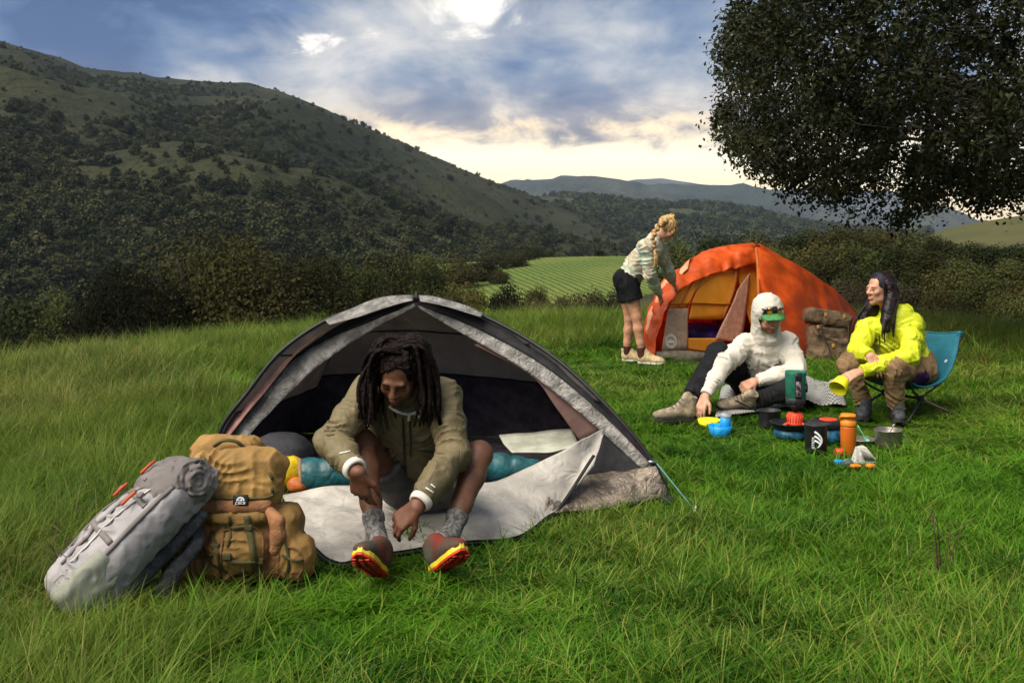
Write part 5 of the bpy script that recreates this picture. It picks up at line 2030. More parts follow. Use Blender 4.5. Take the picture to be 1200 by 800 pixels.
    while n < 92:
        u = r.normal(size=3)
        u = unit(u)
        if u[2] < -0.35 or (u[1] > 0.25 and u[2] < 0.86 and abs(u[0]) < 0.85):
            continue
        p0 = L(*(np.array([0, -0.022, 0.046]) + u * np.array([0.086, 0.100, 0.088])))
        rel = (p0 - hc)
        side = np.sign(u[0]) if abs(u[0]) > 0.12 else (1 if r.random() < 0.62 else -1)
        out = rel * np.array([1, 1, 0])
        out = unit(out) if np.linalg.norm(out) > 0.02 else np.array([0, -1.0, 0])
        frontish = p0[1] < hc[1] + 0.02
        lx = hc[0] + side * r.uniform(0.080, 0.150) if frontish else p0[0] + out[0] * r.uniform(0.01, 0.05)
        if not frontish and abs(lx - hc[0]) < 0.07:
            lx = hc[0] + side * r.uniform(0.05, 0.14)
        ln = r.uniform(0.17, 0.27)
        ly = p0[1] + (r.uniform(-0.02, 0.05) if frontish else r.uniform(0.0, 0.05))
        zt = max(hc[2] - ln * 0.80, 0.50)
        m1 = np.array([p0[0] * 0.25 + lx * 0.75 + out[0] * 0.010, p0[1] * 0.6 + ly * 0.4 + out[1] * 0.025, p0[2] + 0.008])
        m2 = np.array([lx, ly, hc[2] + 0.02 * r.normal() + 0.005])
        m3 = np.array([lx + 0.008 * r.normal() + side * 0.012, ly + 0.01 * r.normal(), (hc[2] + zt) / 2])
        m4 = np.array([m3[0] + 0.012 * r.normal(), m3[1] + 0.012 * r.normal(), zt])
        rad = r.uniform(0.0065, 0.0095)
        part('loc', tube([p0, m1, m2, m3, m4], [rad * 1.1, rad * 1.1, rad, rad, rad * 0.5], 6, 13), m_hair, hair)
        n += 1


build_front_man()


# ---------------------------------------------------------------- man in the white hoodie
def build_hood_man():
    J = jd(shL=(873, 404, 7.5), shR=(923, 402, 7.5), elL=(848, 427, 7.25), elR=(934, 434, 7.33), wrL=(826, 465, 7.10), wrR=(884, 447, 7.28),
           hipL=[1.81, 7.66, 0.145], hipR=[2.00, 7.68, 0.145], knL=(842, 413, 7.4), knR=[2.06, 7.25, 0.20], anL=(808, 470, 7.15), anR=[1.74, 7.26, 0.085],
           pelvis=[1.905, 7.70, 0.165], neck=(898, 390, 7.46))
    root = thing('person', 'person in a cream hoodie, green cap and black trousers sitting on the ground', 'person', (1.9, 7.65, 0.03))
    hc = P(901, 370, 7.36)
    R = basis((0.16, -0.90, -0.28), (0.0, -0.25, 0.95))
    S = SDF()
    add_body(S, J)
    L = add_head(S, hc, R, 1.0, J['neck'], beard=(0.42, 0.28, 0.20), lips=(0.85, 0.55, 0.5), brow=(0.4, 0.3, 0.22))
    add_hand(S, J['wrL'], P(817, 490, 7.02) - J['wrL'], (-0.6, -0.5, 0.4), -1, [(0.2, 0.35, 0.2), (0.25, 0.35, 0.2), (0.3, 0.4, 0.2), (0.4, 0.4, 0.2)], 1.1, 0.05)
    add_hand(S, J['wrR'], P(868, 455, 7.22) - J['wrR'], (-0.1, -0.6, 0.8), -1, (0.9, 1.2, 0.8), 1.1, 0.0, 0.7)
    sdf_part('body', S, 0.0065, skin('skin_fair', (0.50, 0.25, 0.16)), root)
    m_h = mat('hoodie_cream', (0.56, 0.51, 0.42), 0.85, 0.06, 6.0, bump=0.06, bscale=140.0, wrinkle=0.22, wscale=13.0)
    S = SDF()
    Rt, lat, up, fw = torso(S, J, (0.195, 0.180, 0.170), (0.135, 0.130, 0.125), 0.03)
    for q in 'LR':
        sleeve(S, J['sh' + q], J['el' + q], J['wr' + q], (0.068, 0.070, 0.063, 0.054, 0.042), 0.93)
    hd = sdf_part('hoodie', S, 0.007, m_h, root, creased(folds(0.011, 13, 4.0), body_rings(J, 1.15, legs=False)))
    # hood: shell open at the face
    S = SDF()
    S.ell(L(0, -0.035, 0.035), (0.112, 0.122, 0.128), R, 0.02)
    S.cone(L(0, -0.045, -0.05), J['neck'] + (0, 0.01, -0.02), 0.100, 0.110, k=0.04)
    S.ell(L(0, 0.100, -0.048), (0.086, 0.118, 0.150), R, 0.012, 'sub')
    S.ell(L(0, 0.02, 0.01), (0.084, 0.098, 0.105), R, 0.01, 'sub')
    sdf_part('hood', S, 0.006, m_h, hd, folds(0.008, 18, 6.0))
    # cap with brim and sunglasses on it
    m_cap = mat('cap_green', (0.045, 0.19, 0.055), 0.75, 0.12, 25.0, bump=0.1)
    m_capd = mat('cap_dark', (0.015, 0.014, 0.013), 0.8, 0.2, 25.0)
    S = SDF()
    S.ell(L(0, -0.008, 0.050), (0.082, 0.098, 0.082), R, 0.01)
    S.plane(L(0, 0, 0.034), -R[:, 2] + R[:, 1] * 0.12, hc - 0.25, hc + 0.25)
    cp = sdf_part('cap', S, 0.005, m_capd, root)
    a = np.linspace(-1, 1, 15)
    rows = []
    for t in np.linspace(0, 1, 6):
        rows.append([L(x * 0.088, 0.060 + 0.034 * math.sqrt(max(0, 1 - x * x)) + t * 0.066 * (1 - 0.55 * x * x), 0.054 - 0.026 * t - 0.020 * x * x) for x in a])
    part('brim', thicken(grid_vf(np.array(rows)), 0.006), m_cap, cp)
    m_gl = mat('lens_amber', (0.45, 0.22, 0.02), 0.12, 0.15, 30.0, spec=0.8, metal=0.4)
    sg = part('sunglasses', tube([L(-0.080, 0.02, 0.075), L(-0.072, 0.07, 0.078), L(-0.035, 0.094, 0.088), L(0, 0.099, 0.086), L(0.035, 0.094, 0.088), L(0.072, 0.07, 0.078), L(0.080, 0.02, 0.075)], 0.006, 6, 40), m_capd, cp)
    for q in (-1, 1):
        Rl = basis(R @ np.array([q * 0.35, 0.9, 0.35]), R[:, 2])
        v = lathe([(0.0, 0.005), (0.020, 0.004), (0.029, 0.001), (0.031, -0.003), (0.0, -0.004)], L(q * 0.038, 0.090, 0.070), 20, Rl[:, 1], 0.62)
        part('lens', v, m_gl, sg)
    # trousers
    m_t = mat('trousers_black', (0.010, 0.010, 0.011), 0.8, 0.2, 8.0, wrinkle=0.2, wscale=12.0, spec=0.15)
    S = SDF()
    S.ell(J['pelvis'], (0.185, 0.135, 0.135), Rt, 0.05)
    for q in 'LR':
        a, b, c = J['hip' + q], J['kn' + q], J['an' + q]
        S.chain([a, a * 0.5 + b * 0.5, b], [0.105, 0.095, 0.078], 0.04)
        S.cone(b, c + (b - c) * 0.10, 0.076, 0.066, k=0.03, cutb=True)
    S.plane((0, 0, 0.035), (0, 0, -1), (0.8, 6.5, -0.2), (2.5, 8.2, 0.035))
    sdf_part('trousers', S, 0.007, m_t, root, creased(folds(0.011, 12, 9.0), body_rings(J, 1.1, arms=False, torso_=False)))
    m_boot = mat('boot_taupe', (0.30, 0.235, 0.155), 0.8, 0.2, 25.0, bump=0.3, bscale=90.0)
    m_bs = mat('boot_sole', (0.035, 0.030, 0.028), 0.7, 0.2)
    m_lc = mat('boot_lace', (0.07, 0.045, 0.045), 0.8, 0.2)
    h = G(812, 492, 0.03)
    S = SDF()
    S.cone(J['anL'] - (0, 0, 0.03), J['anL'] + (J['knL'] - J['anL']) * 0.16, 0.045, 0.044, cutb=True)
    sdf_part('sock', S, 0.007, m_lc, root)
    shoe(root, h + (0.02, 0.03, 0.0), (-0.96, -0.26, 0.0), (0, -0.06, 1), 0.30, 1.05, m_boot, m_bs, m_bs, 0.05, True, None, m_lc)
    shoe(root, np.array([1.76, 7.28, 0.05]), (-0.9, -0.15, 0.0), (0.1, -0.6, 0.8), 0.29, 1.0, m_boot, m_bs, m_bs, 0.04, True, None, m_lc)


build_hood_man()


# ---------------------------------------------------------------- woman in the chair
def build_chair_woman():
    J = jd(shL=(1017, 381, 7.30), shR=(1069, 380, 7.16), elL=(1005, 412, 7.12), elR=(1066, 418, 6.98), wrL=(1020, 417, 6.92), wrR=(1007, 436, 6.88),
           hipL=[2.82, 7.36, 0.32], hipR=[2.98, 7.22, 0.32], knL=(996, 427, 7.08), knR=(1047, 432, 6.92), anL=(1014, 478, 7.10), anR=(1050, 483, 7.02),
           pelvis=[2.92, 7.31, 0.345], neck=(1043, 366, 7.24))
    root = thing('person', 'person with long dark hair in a bright yellow jacket sitting in the teal chair', 'person', (2.9, 7.25, 0.30))
    hc = P(1031, 339, 7.20)
    R = basis((-0.93, -0.36, -0.02), (0.05, 0, 1))
    S = SDF()
    add_body(S, J, 0.95, True)
    L = add_head(S, hc, R, 0.97, J['neck'], lips=(0.95, 0.45, 0.45), brow=(0.35, 0.26, 0.22), lid=(0.28, 0.20, 0.18), smile=True, female=True)
    add_hand(S, J['wrL'], P(1028, 432, 6.88) - J['wrL'], (-0.2, -0.75, 0.6), -1, (0.3, 0.4, 0.25), 1.0, 0.05)
    add_hand(S, J['wrR'], P(991, 442, 6.84) - J['wrR'], (-0.25, -0.55, 0.8), 1, [(0.25, 0.6, 0.4), (0.3, 0.65, 0.4), (0.35, 0.7, 0.4), (0.4, 0.7, 0.4)], 1.0, 0.05, 0.6)
    sdf_part('body', S, 0.006, skin('skin_warm', (0.52, 0.26, 0.16)), root)
    m_j = mat('jacket_lime', (0.52, 0.56, 0.012), 0.55, 0.08, 6.0, wrinkle=0.30, wscale=14.0, spec=0.35)
    S = SDF()
    Rt, lat, up, fw = torso(S, J, (0.180, 0.172, 0.178), (0.130, 0.130, 0.135), 0.04, 0.97)
    for q in 'LR':
        sleeve(S, J['sh' + q], J['el' + q], J['wr' + q], (0.066, 0.068, 0.064, 0.057, 0.042), 0.95)
    # hood bunched behind the neck
    S.chain([J['neck'] + (-0.05, -0.09, -0.02), J['neck'] + (0.07, -0.07, 0.0), J['neck'] + (0.11, 0.02, 0.0), J['neck'] + (0.05, 0.09, 0.0)], [0.035, 0.05, 0.055, 0.04], 0.03)
    jk = sdf_part('jacket', S, 0.0065, m_j, root, creased(folds(0.011, 15, 12.0), body_rings(J, 1.1, legs=False)))
    m_cord = mat('cord_black', (0.015, 0.015, 0.012), 0.6)
    part('drawcord', tube([P(1030, 392, 7.0), P(1031, 400, 7.0), P(1030, 408, 6.99)], 0.005, 6, 9), m_cord, jk)
    part('drawcord', tube([P(1036, 394, 7.0), P(1037, 401, 7.0)], 0.005, 6, 7), m_cord, jk)
    # trousers with a purple patch on the hip
    m_t = mat('trousers_brown', (0.20, 0.125, 0.060), 0.85, 0.10, 8.0, wrinkle=0.25, wscale=12.0, spec=0.15, attr='Col')
    S = SDF()
    S.ell(J['pelvis'], (0.175, 0.135, 0.115), Rt, 0.05)
    for q in 'LR':
        a, b, c = J['hip' + q], J['kn' + q], J['an' + q]
        S.chain([a, a * 0.5 + b * 0.5, b], [0.100, 0.094, 0.080], 0.04)
        S.cone(b, c + (b - c) * 0.14, 0.078, 0.056, k=0.03, cutb=True)
    S.paint(P(1073, 446, 7.08), (0.105, 0.17, 0.095), (0.28, 0.10, 1.3), None, 0.06)
    sdf_part('trousers', S, 0.007, m_t, root, creased(folds(0.011, 13, 15.0), body_rings(J, 1.1, arms=False, torso_=False)))
    # shoes and socks
    m_sk = mat('sock_maroon', (0.060, 0.016, 0.012), 0.9)
    m_up = mat('shoe_charcoal', (0.040, 0.045, 0.048), 0.75, 0.4, 18.0, bump=0.3, bscale=80.0)
    m_bs = MATS['boot_sole']
    for q, heel, f_ in (('L', (1014, 492), (-0.45, -0.85, 0)), ('R', (1052, 497), (-0.30, -0.92, 0))):
        S = SDF()
        a = J['an' + q]
        S.cone(a - (0, 0, 0.03), a + (J['kn' + q] - a) * 0.25, 0.042, 0.044, cutb=True)
        sdf_part('sock', S, 0.007, m_sk, root)
        h = G(*heel, 0.012)
        shoe(root, np.array([a[0] + 0.02, a[1] + 0.03, 0.012]), f_, (0, 0, 1), 0.265, 1.0, m_up, m_bs, m_bs, 0.02, True, None, mat('lace_pale', (0.4, 0.42, 0.4), 0.8))
    # hair: cap and long locks, navy headband
    m_hair = mat('hair_black', (0.013, 0.006, 0.006), 0.42, 0.4, 40.0, bump=0.5, bscale=60.0, spec=0.25)
    S = SDF()
    S.ell(L(0, -0.030, 0.046), (0.081, 0.097, 0.083), R, 0.01)
    S.ell(L(0, -0.060, -0.02), (0.082, 0.062, 0.10), R, 0.03)
    S.ell(L(0, 0.092, -0.010), (0.092, 0.090, 0.082), R, 0.01, 'sub')
    S.chain([L(0.070, -0.03, 0.03), L(0.085, -0.035, -0.07), L(0.098, -0.005, -0.15), L(0.122, 0.035, -0.23), L(0.132, 0.050, -0.31)], [0.040, 0.046, 0.048, 0.042, 0.012], 0.03)
    S.chain([L(-0.070, -0.03, 0.03), L(-0.085, -0.03, -0.07), L(-0.098, 0.01, -0.15), L(-0.115, 0.04, -0.22), L(-0.120, 0.050, -0.29)], [0.036, 0.042, 0.042, 0.036, 0.010], 0.03)
    hair = sdf_part('hair', S, 0.0055, m_hair, root, folds(0.004, 45, 3.0, (1, 1, 0.10)))
    r = np.random.default_rng(8)
    for k in range(64):
        near = k < 44
        sx = 1 if near else -1
        # R[:,0] is the figure's right hand side; the camera sees that side
        t = r.uniform(0, 1)
        p0 = L(sx * (0.070 + 0.012 * r.random()), 0.045 - 0.14 * t, 0.02 + 0.05 * r.random())
        fall = r.uniform(0.26, 0.36)
        fwd_ = (0.05 - 0.10 * t) + 0.02 * r.normal()
        p1 = L(sx * 0.088, 0.020 - 0.12 * t, -0.06)
        p2 = L(sx * (0.095 + 0.02 * r.random()), 0.030 + fwd_ * 0.6 - 0.05 * t, -0.15)
        p3 = L(sx * (0.125 + 0.02 * r.random()), 0.055 + fwd_ * 1.0, -0.15 - fall * 0.35)
        p4 = L(sx * (0.135 + 0.02 * r.random()), 0.065 + fwd_ * 1.0 + 0.012 * r.normal(), -0.13 - fall * 0.66)
        part('lock', tube([p0, p1, p2, p3, p4], [0.006, 0.009, 0.010, 0.009, 0.002], 5, 14, flat=0.6), m_hair, hair)
    S = SDF()
    S.ell(L(0, -0.028, 0.046), (0.086, 0.101, 0.088), R, 0.01)
    S.ell(L(0, -0.028, 0.046), (0.078, 0.093, 0.080), R, 0.004, 'sub')
    S.plane(L(0, 0.050, 0.07), R[:, 1] * 0.9 + R[:, 2] * 0.15, hc - 0.3, hc + 0.3)
    S.plane(L(0, 0.018, 0.07), -(R[:, 1] * 0.9 + R[:, 2] * 0.15), hc - 0.3, hc + 0.3)
    S.plane(L(0, 0, -0.03), -R[:, 2], hc - 0.3, hc + 0.3)
    sdf_part('headband', S, 0.0045, mat('headband_navy', (0.010, 0.009, 0.016), 0.7), root, None, 1)


build_chair_woman()


# ---------------------------------------------------------------- woman bending over the orange tent
def build_standing_woman():
    J = jd(shL=(772, 289, 10.10), shR=(757, 290, 9.82), elL=(782, 315, 10.22), elR=(762, 321, 9.84), wrL=(789, 332, 10.36), wrR=(773, 346, 10.06),
           hipL=(734, 334, 10.12), hipR=(736, 334, 9.95), knL=(738, 374, 10.10), knR=(746, 371, 9.92), anL=(734, 415, 10.12), anR=(753, 418, 9.92),
           pelvis=(734, 329, 10.03), neck=(767, 279, 9.95))
    root = thing('person', 'person with a blonde braid, pale patterned top and black shorts bending over the orange tent', 'person', (1.2, 10.0, 0.0))
    hc = P(781, 269, 9.93)
    R = basis((0.62, -0.30, -0.72), (0.62, -0.1, 0.70))
    S = SDF()
    add_body(S, J, 0.95, True)
    L = add_head(S, hc, R, 0.97, J['neck'], lips=(0.9, 0.5, 0.48), brow=(0.6, 0.45, 0.3), female=True)
    add_hand(S, J['wrR'], P(780, 357, 10.30) - J['wrR'], (0.3, -0.8, 0.5), 1, (0.25, 0.4, 0.3), 1.05, 0.05)
    add_hand(S, J['wrL'], P(794, 341, 10.62) - J['wrL'], (0.5, -0.6, 0.6), 1, (0.3, 0.4, 0.3), 1.05, 0.05)
    sdf_part('body', S, 0.0075, skin('skin_tan', (0.48, 0.235, 0.13)), root)
    m_top = bpy.data.materials.new('top_patterned')
    m_top.use_nodes = True
    g = NT(m_top.node_tree)
    v = g.n('ShaderNodeTexCoord').outputs['Object']
    n1 = g.n('ShaderNodeTexNoise', {'Vector': v, 'Scale': 11.0, 'Detail': 6.0, 'Distortion': 1.2})
    n2 = g.n('ShaderNodeTexNoise', {'Vector': v, 'Scale': 7.0, 'Detail': 4.0, 'Distortion': 0.8})
    c = g.mix(g.rng(n1.outputs[0], 0.45, 0.58), (0.40, 0.35, 0.24), (0.50, 0.50, 0.38))
    c = g.mix(g.rng(n2.outputs[0], 0.55, 0.66), c, (0.25, 0.36, 0.28))
    c = g.mix(g.rng(n1.outputs[0], 0.38, 0.30), c, (0.33, 0.20, 0.13))
    b = g.n('ShaderNodeBsdfPrincipled', {'Base Color': c, 'Roughness': 0.85})
    g.n('ShaderNodeOutputMaterial', {'Surface': b.outputs[0]})
    S = SDF()
    Rt, lat, up, fw = torso(S, J, (0.165, 0.150, 0.160), (0.125, 0.125, 0.130), 0.015, 0.97)
    for q in 'LR':
        sleeve(S, J['sh' + q], J['el' + q], J['wr' + q], (0.072, 0.066, 0.056, 0.050, 0.036), 0.92)
    sdf_part('top', S, 0.0075, m_top, root, creased(folds(0.011, 15, 22.0), body_rings(J, 1.0, legs=False)))
    S = SDF()
    S.ell(J['pelvis'], (0.165, 0.138, 0.125), Rt, 0.05)
    for q in 'LR':
        a, b_ = J['hip' + q], J['kn' + q]
        S.cone(a, a * 0.52 + b_ * 0.48, 0.108, 0.106, k=0.03, cutb=True)
    sdf_part('shorts', S, 0.0075, mat('shorts_black', (0.008, 0.008, 0.009), 0.85, 0.2, wrinkle=0.15, spec=0.12), root, folds(0.010, 12, 25.0))
    m_sk = mat('sock_maroon', (0.075, 0.022, 0.018), 0.9, 0.4, 60.0)
    m_b = mat('boot_sand', (0.46, 0.34, 0.17), 0.8, 0.15, 25.0, bump=0.2)
    m_ms = mat('boot_midsole', (0.50, 0.46, 0.38), 0.7)
    for q, f_ in (('L', (0.93, -0.30, 0)), ('R', (0.90, -0.42, 0))):
        a = J['an' + q]
        S = SDF()
        S.cone(a - (0, 0, 0.02), a + (J['kn' + q] - a) * 0.24, 0.044, 0.049, cutb=True)
        sdf_part('sock', S, 0.008, m_sk, root)
        f0 = unit(f_)
        shoe(root, np.array([a[0], a[1], 0.015]) - f0 * 0.045, f_, (0, 0, 1), 0.27, 1.02, m_b, MATS['boot_sole'], m_ms, 0.03, True, None, mat('lace_brown', (0.2, 0.12, 0.08), 0.8))
    m_hair = mat('hair_blonde', (0.46, 0.27, 0.10), 0.5, 0.35, 40.0, bump=0.5, bscale=70.0, spec=0.4)
    S = SDF()
    S.ell(L(0, -0.028, 0.045), (0.084, 0.100, 0.092), R, 0.01)
    S.ell(L(0, 0.085, -0.030), (0.085, 0.080, 0.075), R, 0.01, 'sub')
    S.ell(L(0, -0.055, 0.135), (0.036, 0.036, 0.030), R, 0.015)
    S.ell(L(0, 0.080, 0.030), (0.060, 0.018, 0.030), R, 0.02)
    hair = sdf_part('hair', S, 0.0065, m_hair, root, folds(0.007, 40, 5.0, (1, 1, 0.4)))
    # braid: from the crown down over the near shoulder, hanging free
    q = spline([P(779, 259, 9.86), P(771, 266, 9.78), P(766, 275, 9.72), P(766, 285, 9.69), P(768, 296, 9.68), P(769, 303, 9.68)], 13)
    for k in range(11):
        rr = 0.034 - 0.0012 * k
        part('braid_strand', lathe([(0.0, -rr), (rr * 0.75, -rr * 0.6), (rr, 0.0), (rr * 0.75, rr * 0.6), (0.0, rr)], q[k] + np.array([0.008 * (-1) ** k, 0, 0]), 10,
                                   unit(q[k + 1] - q[k]) + np.array([0.5 * (-1) ** k, 0, 0])), m_hair, hair)
    part('braid_tail', tube([q[10], P(769, 304, 9.68), P(768, 310, 9.69), P(765, 315, 9.70)], [0.018, 0.024, 0.018, 0.004], 8, 14), m_hair, hair)


build_standing_woman()

# ================================================================== backpacks
def local(c, R):
    c = np.asarray(c, float)
    return lambda x, y, z: c + R @ np.array([x, y, z], float)


def surface_of(o, root):
    from mathutils.bvhtree import BVHTree
    off = Vector((0, 0, 0))
    p = o
    while p is not None:
        off += Vector(p.location)
        p = p.parent
    return BVHTree.FromPolygons([Vector(v.co) + off for v in o.data.vertices], [tuple(q.vertices) for q in o.data.polygons])


def strap_on(nm, bv, pts, width, m, parent, direction, out=0.004, th=0.004, n=24):
    """webbing laid on a soft surface: pts are projected along direction on to it"""
    d = Vector(unit(direction))
    q = []
    for p in spline(pts, n):
        h = bv.ray_cast(Vector(p) - d * 0.6, d)
        if h[0] is not None:
            q.append(np.array(h[0] - d * out))
    if len(q) < 4:
        return None
    q = np.array(q)
    q = np.vstack([q[:1], (q[:-2] + 2 * q[1:-1] + q[2:]) / 4, q[-1:]])
    t = np.gradient(q, axis=0)
    s = np.cross(t, np.array(d))
    s /= np.maximum(np.linalg.norm(s, axis=1, keepdims=True), 1e-9)
    g = np.stack([q - s * width / 2, q + s * width / 2], 1)
    return part(nm, thicken(grid_vf(g), th), m, parent)


m_tan = mat('cordura_tan', (0.285, 0.160, 0.044), 0.75, 0.12, 7.0, bump=0.1, bscale=160.0, wrinkle=0.12, wscale=9.0)
m_rust = mat('cordura_rust', (0.24, 0.105, 0.042), 0.8, 0.15, 14.0, bump=0.35, bscale=110.0)
m_olive = mat('webbing_olive', (0.075, 0.066, 0.022), 0.8, 0.15, 30.0)
m_pgrey = mat('pack_grey', (0.275, 0.255, 0.250), 0.65, 0.10, 7.0, bump=0.1, bscale=150.0, wrinkle=0.12, wscale=9.0)
m_pgrey_d = mat('pack_grey_dark', (0.150, 0.130, 0.120), 0.7, 0.12, 7.0, wrinkle=0.18, wscale=11.0)
m_pgreen = mat('pack_sage', (0.23, 0.235, 0.18), 0.75, 0.12, 9.0, wrinkle=0.15)
m_pad = mat('strap_charcoal', (0.050, 0.050, 0.052), 0.85, 0.25, 30.0, bump=0.4, bscale=140.0)
m_redcord = mat('cord_red', (0.48, 0.075, 0.020), 0.6, 0.1)


def build_grey_pack():
    root = thing('backpack', 'tall pale grey roll top backpack leaning against the tan packs', 'backpack', (-1.42, 3.7, 0.02))
    bot, top = np.array([-1.50, 3.47, 0.085]), np.array([-1.245, 3.72, 0.365])
    ax = unit(top - bot)
    R = np.zeros((3, 3))
    n = np.array([-0.62, -0.50, 0.58])
    n = unit(n - ax * np.dot(n, ax))
    s = np.cross(ax, n)
    R = np.stack([s, ax, n], 1)                      # side, up the pack, out of its front
    Lc = local((bot + top) / 2, R)
    h = np.linalg.norm(top - bot) / 2
    S = SDF()
    S.box(Lc(0, -0.01, 0), (0.120, h + 0.06, 0.085), R, 0.05, 0.03)
    S.box(Lc(0, -h * 0.75, 0.01), (0.128, 0.12, 0.09), R, 0.06, 0.04)
    S.ell(Lc(0, -0.02, 0.075), (0.105, 0.20, 0.055), R, 0.03)
    S.ell(Lc(0.12, 0.03, 0.02), (0.045, 0.20, 0.07), R, 0.03)
    S.plane((0, 0, 0.015), (0, 0, -1), (-2.2, 3, -0.3), (-0.8, 4.6, 0.02))
    body = sdf_part('pack_body', S, 0.006, m_pgrey, root, creased(folds(0.006, 16, 31.0, (1, 1, 1)), [(Lc(0, 0.16, 0.05), ax * 0.8 + s * 0.4, 0.11, 0.04, 0.009), (Lc(0.05, -0.05, 0.05), ax * 0.6 - s * 0.6, 0.12, 0.05, 0.010), (Lc(0, -0.2, 0.05), ax + s * 0.3, 0.11, 0.04, 0.012)]))
    S = SDF()
    S.cone(Lc(-0.115, h + 0.03, 0.02), Lc(0.120, h + 0.04, 0.02), 0.072, 0.078, k=0.02, cuta=True, cutb=True)
    S.ell(Lc(0, h - 0.04, 0.05), (0.14, 0.09, 0.075), R, 0.04)
    S.ell(Lc(0.14, h + 0.045, 0.03), (0.012, 0.05, 0.05), R, 0.01)
    c0 = Lc(0, h + 0.035, 0.03)
    fl = folds(0.012, 17, 33.0, (1, 1, 1))
    rl = sdf_part('roll_top', S, 0.0055, m_pgrey_d, root, lambda p: fl(p) + 0.003 * np.sin(np.linalg.norm((p - c0) @ R[:, 1:], axis=1) * 330) * (np.abs((p - c0) @ R[:, 0]) > 0.115))
    bv = surface_of(body, root)
    nd = -n
    for y in (0.10, -0.06):
        strap_on('strap', bv, [Lc(-0.12, y + 0.02, 0.1), Lc(0, y, 0.1), Lc(0.12, y - 0.02, 0.1)], 0.022, m_pgrey_d, root, nd)
    strap_on('zip', bv, [Lc(-0.06, 0.20, 0.1), Lc(-0.065, 0.0, 0.1), Lc(-0.06, -0.2, 0.1)], 0.010, m_pgrey_d, root, nd)
    strap_on('zip', bv, [Lc(0.055, 0.17, 0.1), Lc(0.06, 0.0, 0.1), Lc(0.05, -0.2, 0.1)], 0.010, mat('zip_pale', (0.52, 0.48, 0.46), 0.6), root, nd)
    strap_on('strap', bv, [Lc(0.02, 0.22, 0.1), Lc(0.015, 0.05, 0.1), Lc(0.0, -0.22, 0.1)], 0.014, m_pgrey_d, root, nd)
    for k in range(6):
        part('daisy_loop', rbox(Lc(0.016, 0.16 - 0.055 * k, 0.128), (0.022, 0.012, 0.008), 0.003, R), m_pgrey_d, root)
    strap_on('strap', bv, [Lc(0.105, 0.20, 0.05), Lc(0.11, 0.0, 0.05), Lc(0.10, -0.18, 0.05)], 0.016, m_pgrey_d, root, -(n + s * 0.9), 0.006)
    for x, y in ((-0.062, 0.12), (0.058, 0.10), (-0.03, 0.235)):
        part('zip_pull', tube([Lc(x, y, 0.135), Lc(x + 0.006, y - 0.03, 0.140), Lc(x - 0.004, y - 0.062, 0.136)], 0.006, 6, 8), m_redcord, root)
    S = SDF()
    S.box(Lc(0.095, -h * 0.95, 0.035), (0.048, 0.105, 0.065), R, 0.03, 0.015)
    S.plane((0, 0, 0.015), (0, 0, -1), (-2.2, 3, -0.3), (-0.8, 4.6, 0.02))
    sdf_part('side_pocket', S, 0.006, m_pgreen, root, folds(0.007, 14, 37.0, (1, 1, 1)))
    for x in (-1, 1):
        part('buckle', rbox(Lc(0.09 * x, 0.10, 0.125), (0.03, 0.022, 0.014), 0.004, R), m_pgrey_d, root)
    # padded shoulder strap and hip belt on the back, towards the tan pack
    q = [P(214, 603, 3.80), P(228, 612, 3.72), P(231, 632, 3.66), P(219, 652, 3.62), P(204, 668, 3.58), P(193, 690, 3.56), P(182, 706, 3.55)]
    part('shoulder_strap', tube(q, [0.024, 0.027, 0.027, 0.026, 0.030, 0.033, 0.030], 12, 40, flat=0.55), m_pad, root)
    part('hip_belt', tube([P(150, 700, 3.58), P(168, 694, 3.62), P(196, 690, 3.70)], [0.045, 0.05, 0.04], 10, 16, flat=0.5), m_pad, root)
    S = SDF()
    S.box(Lc(0, 0.0, -0.10), (0.12, h, 0.025), R, 0.02, 0.02)
    S.plane((0, 0, 0.012), (0, 0, -1), (-2.2, 3, -0.3), (-0.8, 4.6, 0.015))
    sdf_part('back_panel', S, 0.008, m_pad, root)


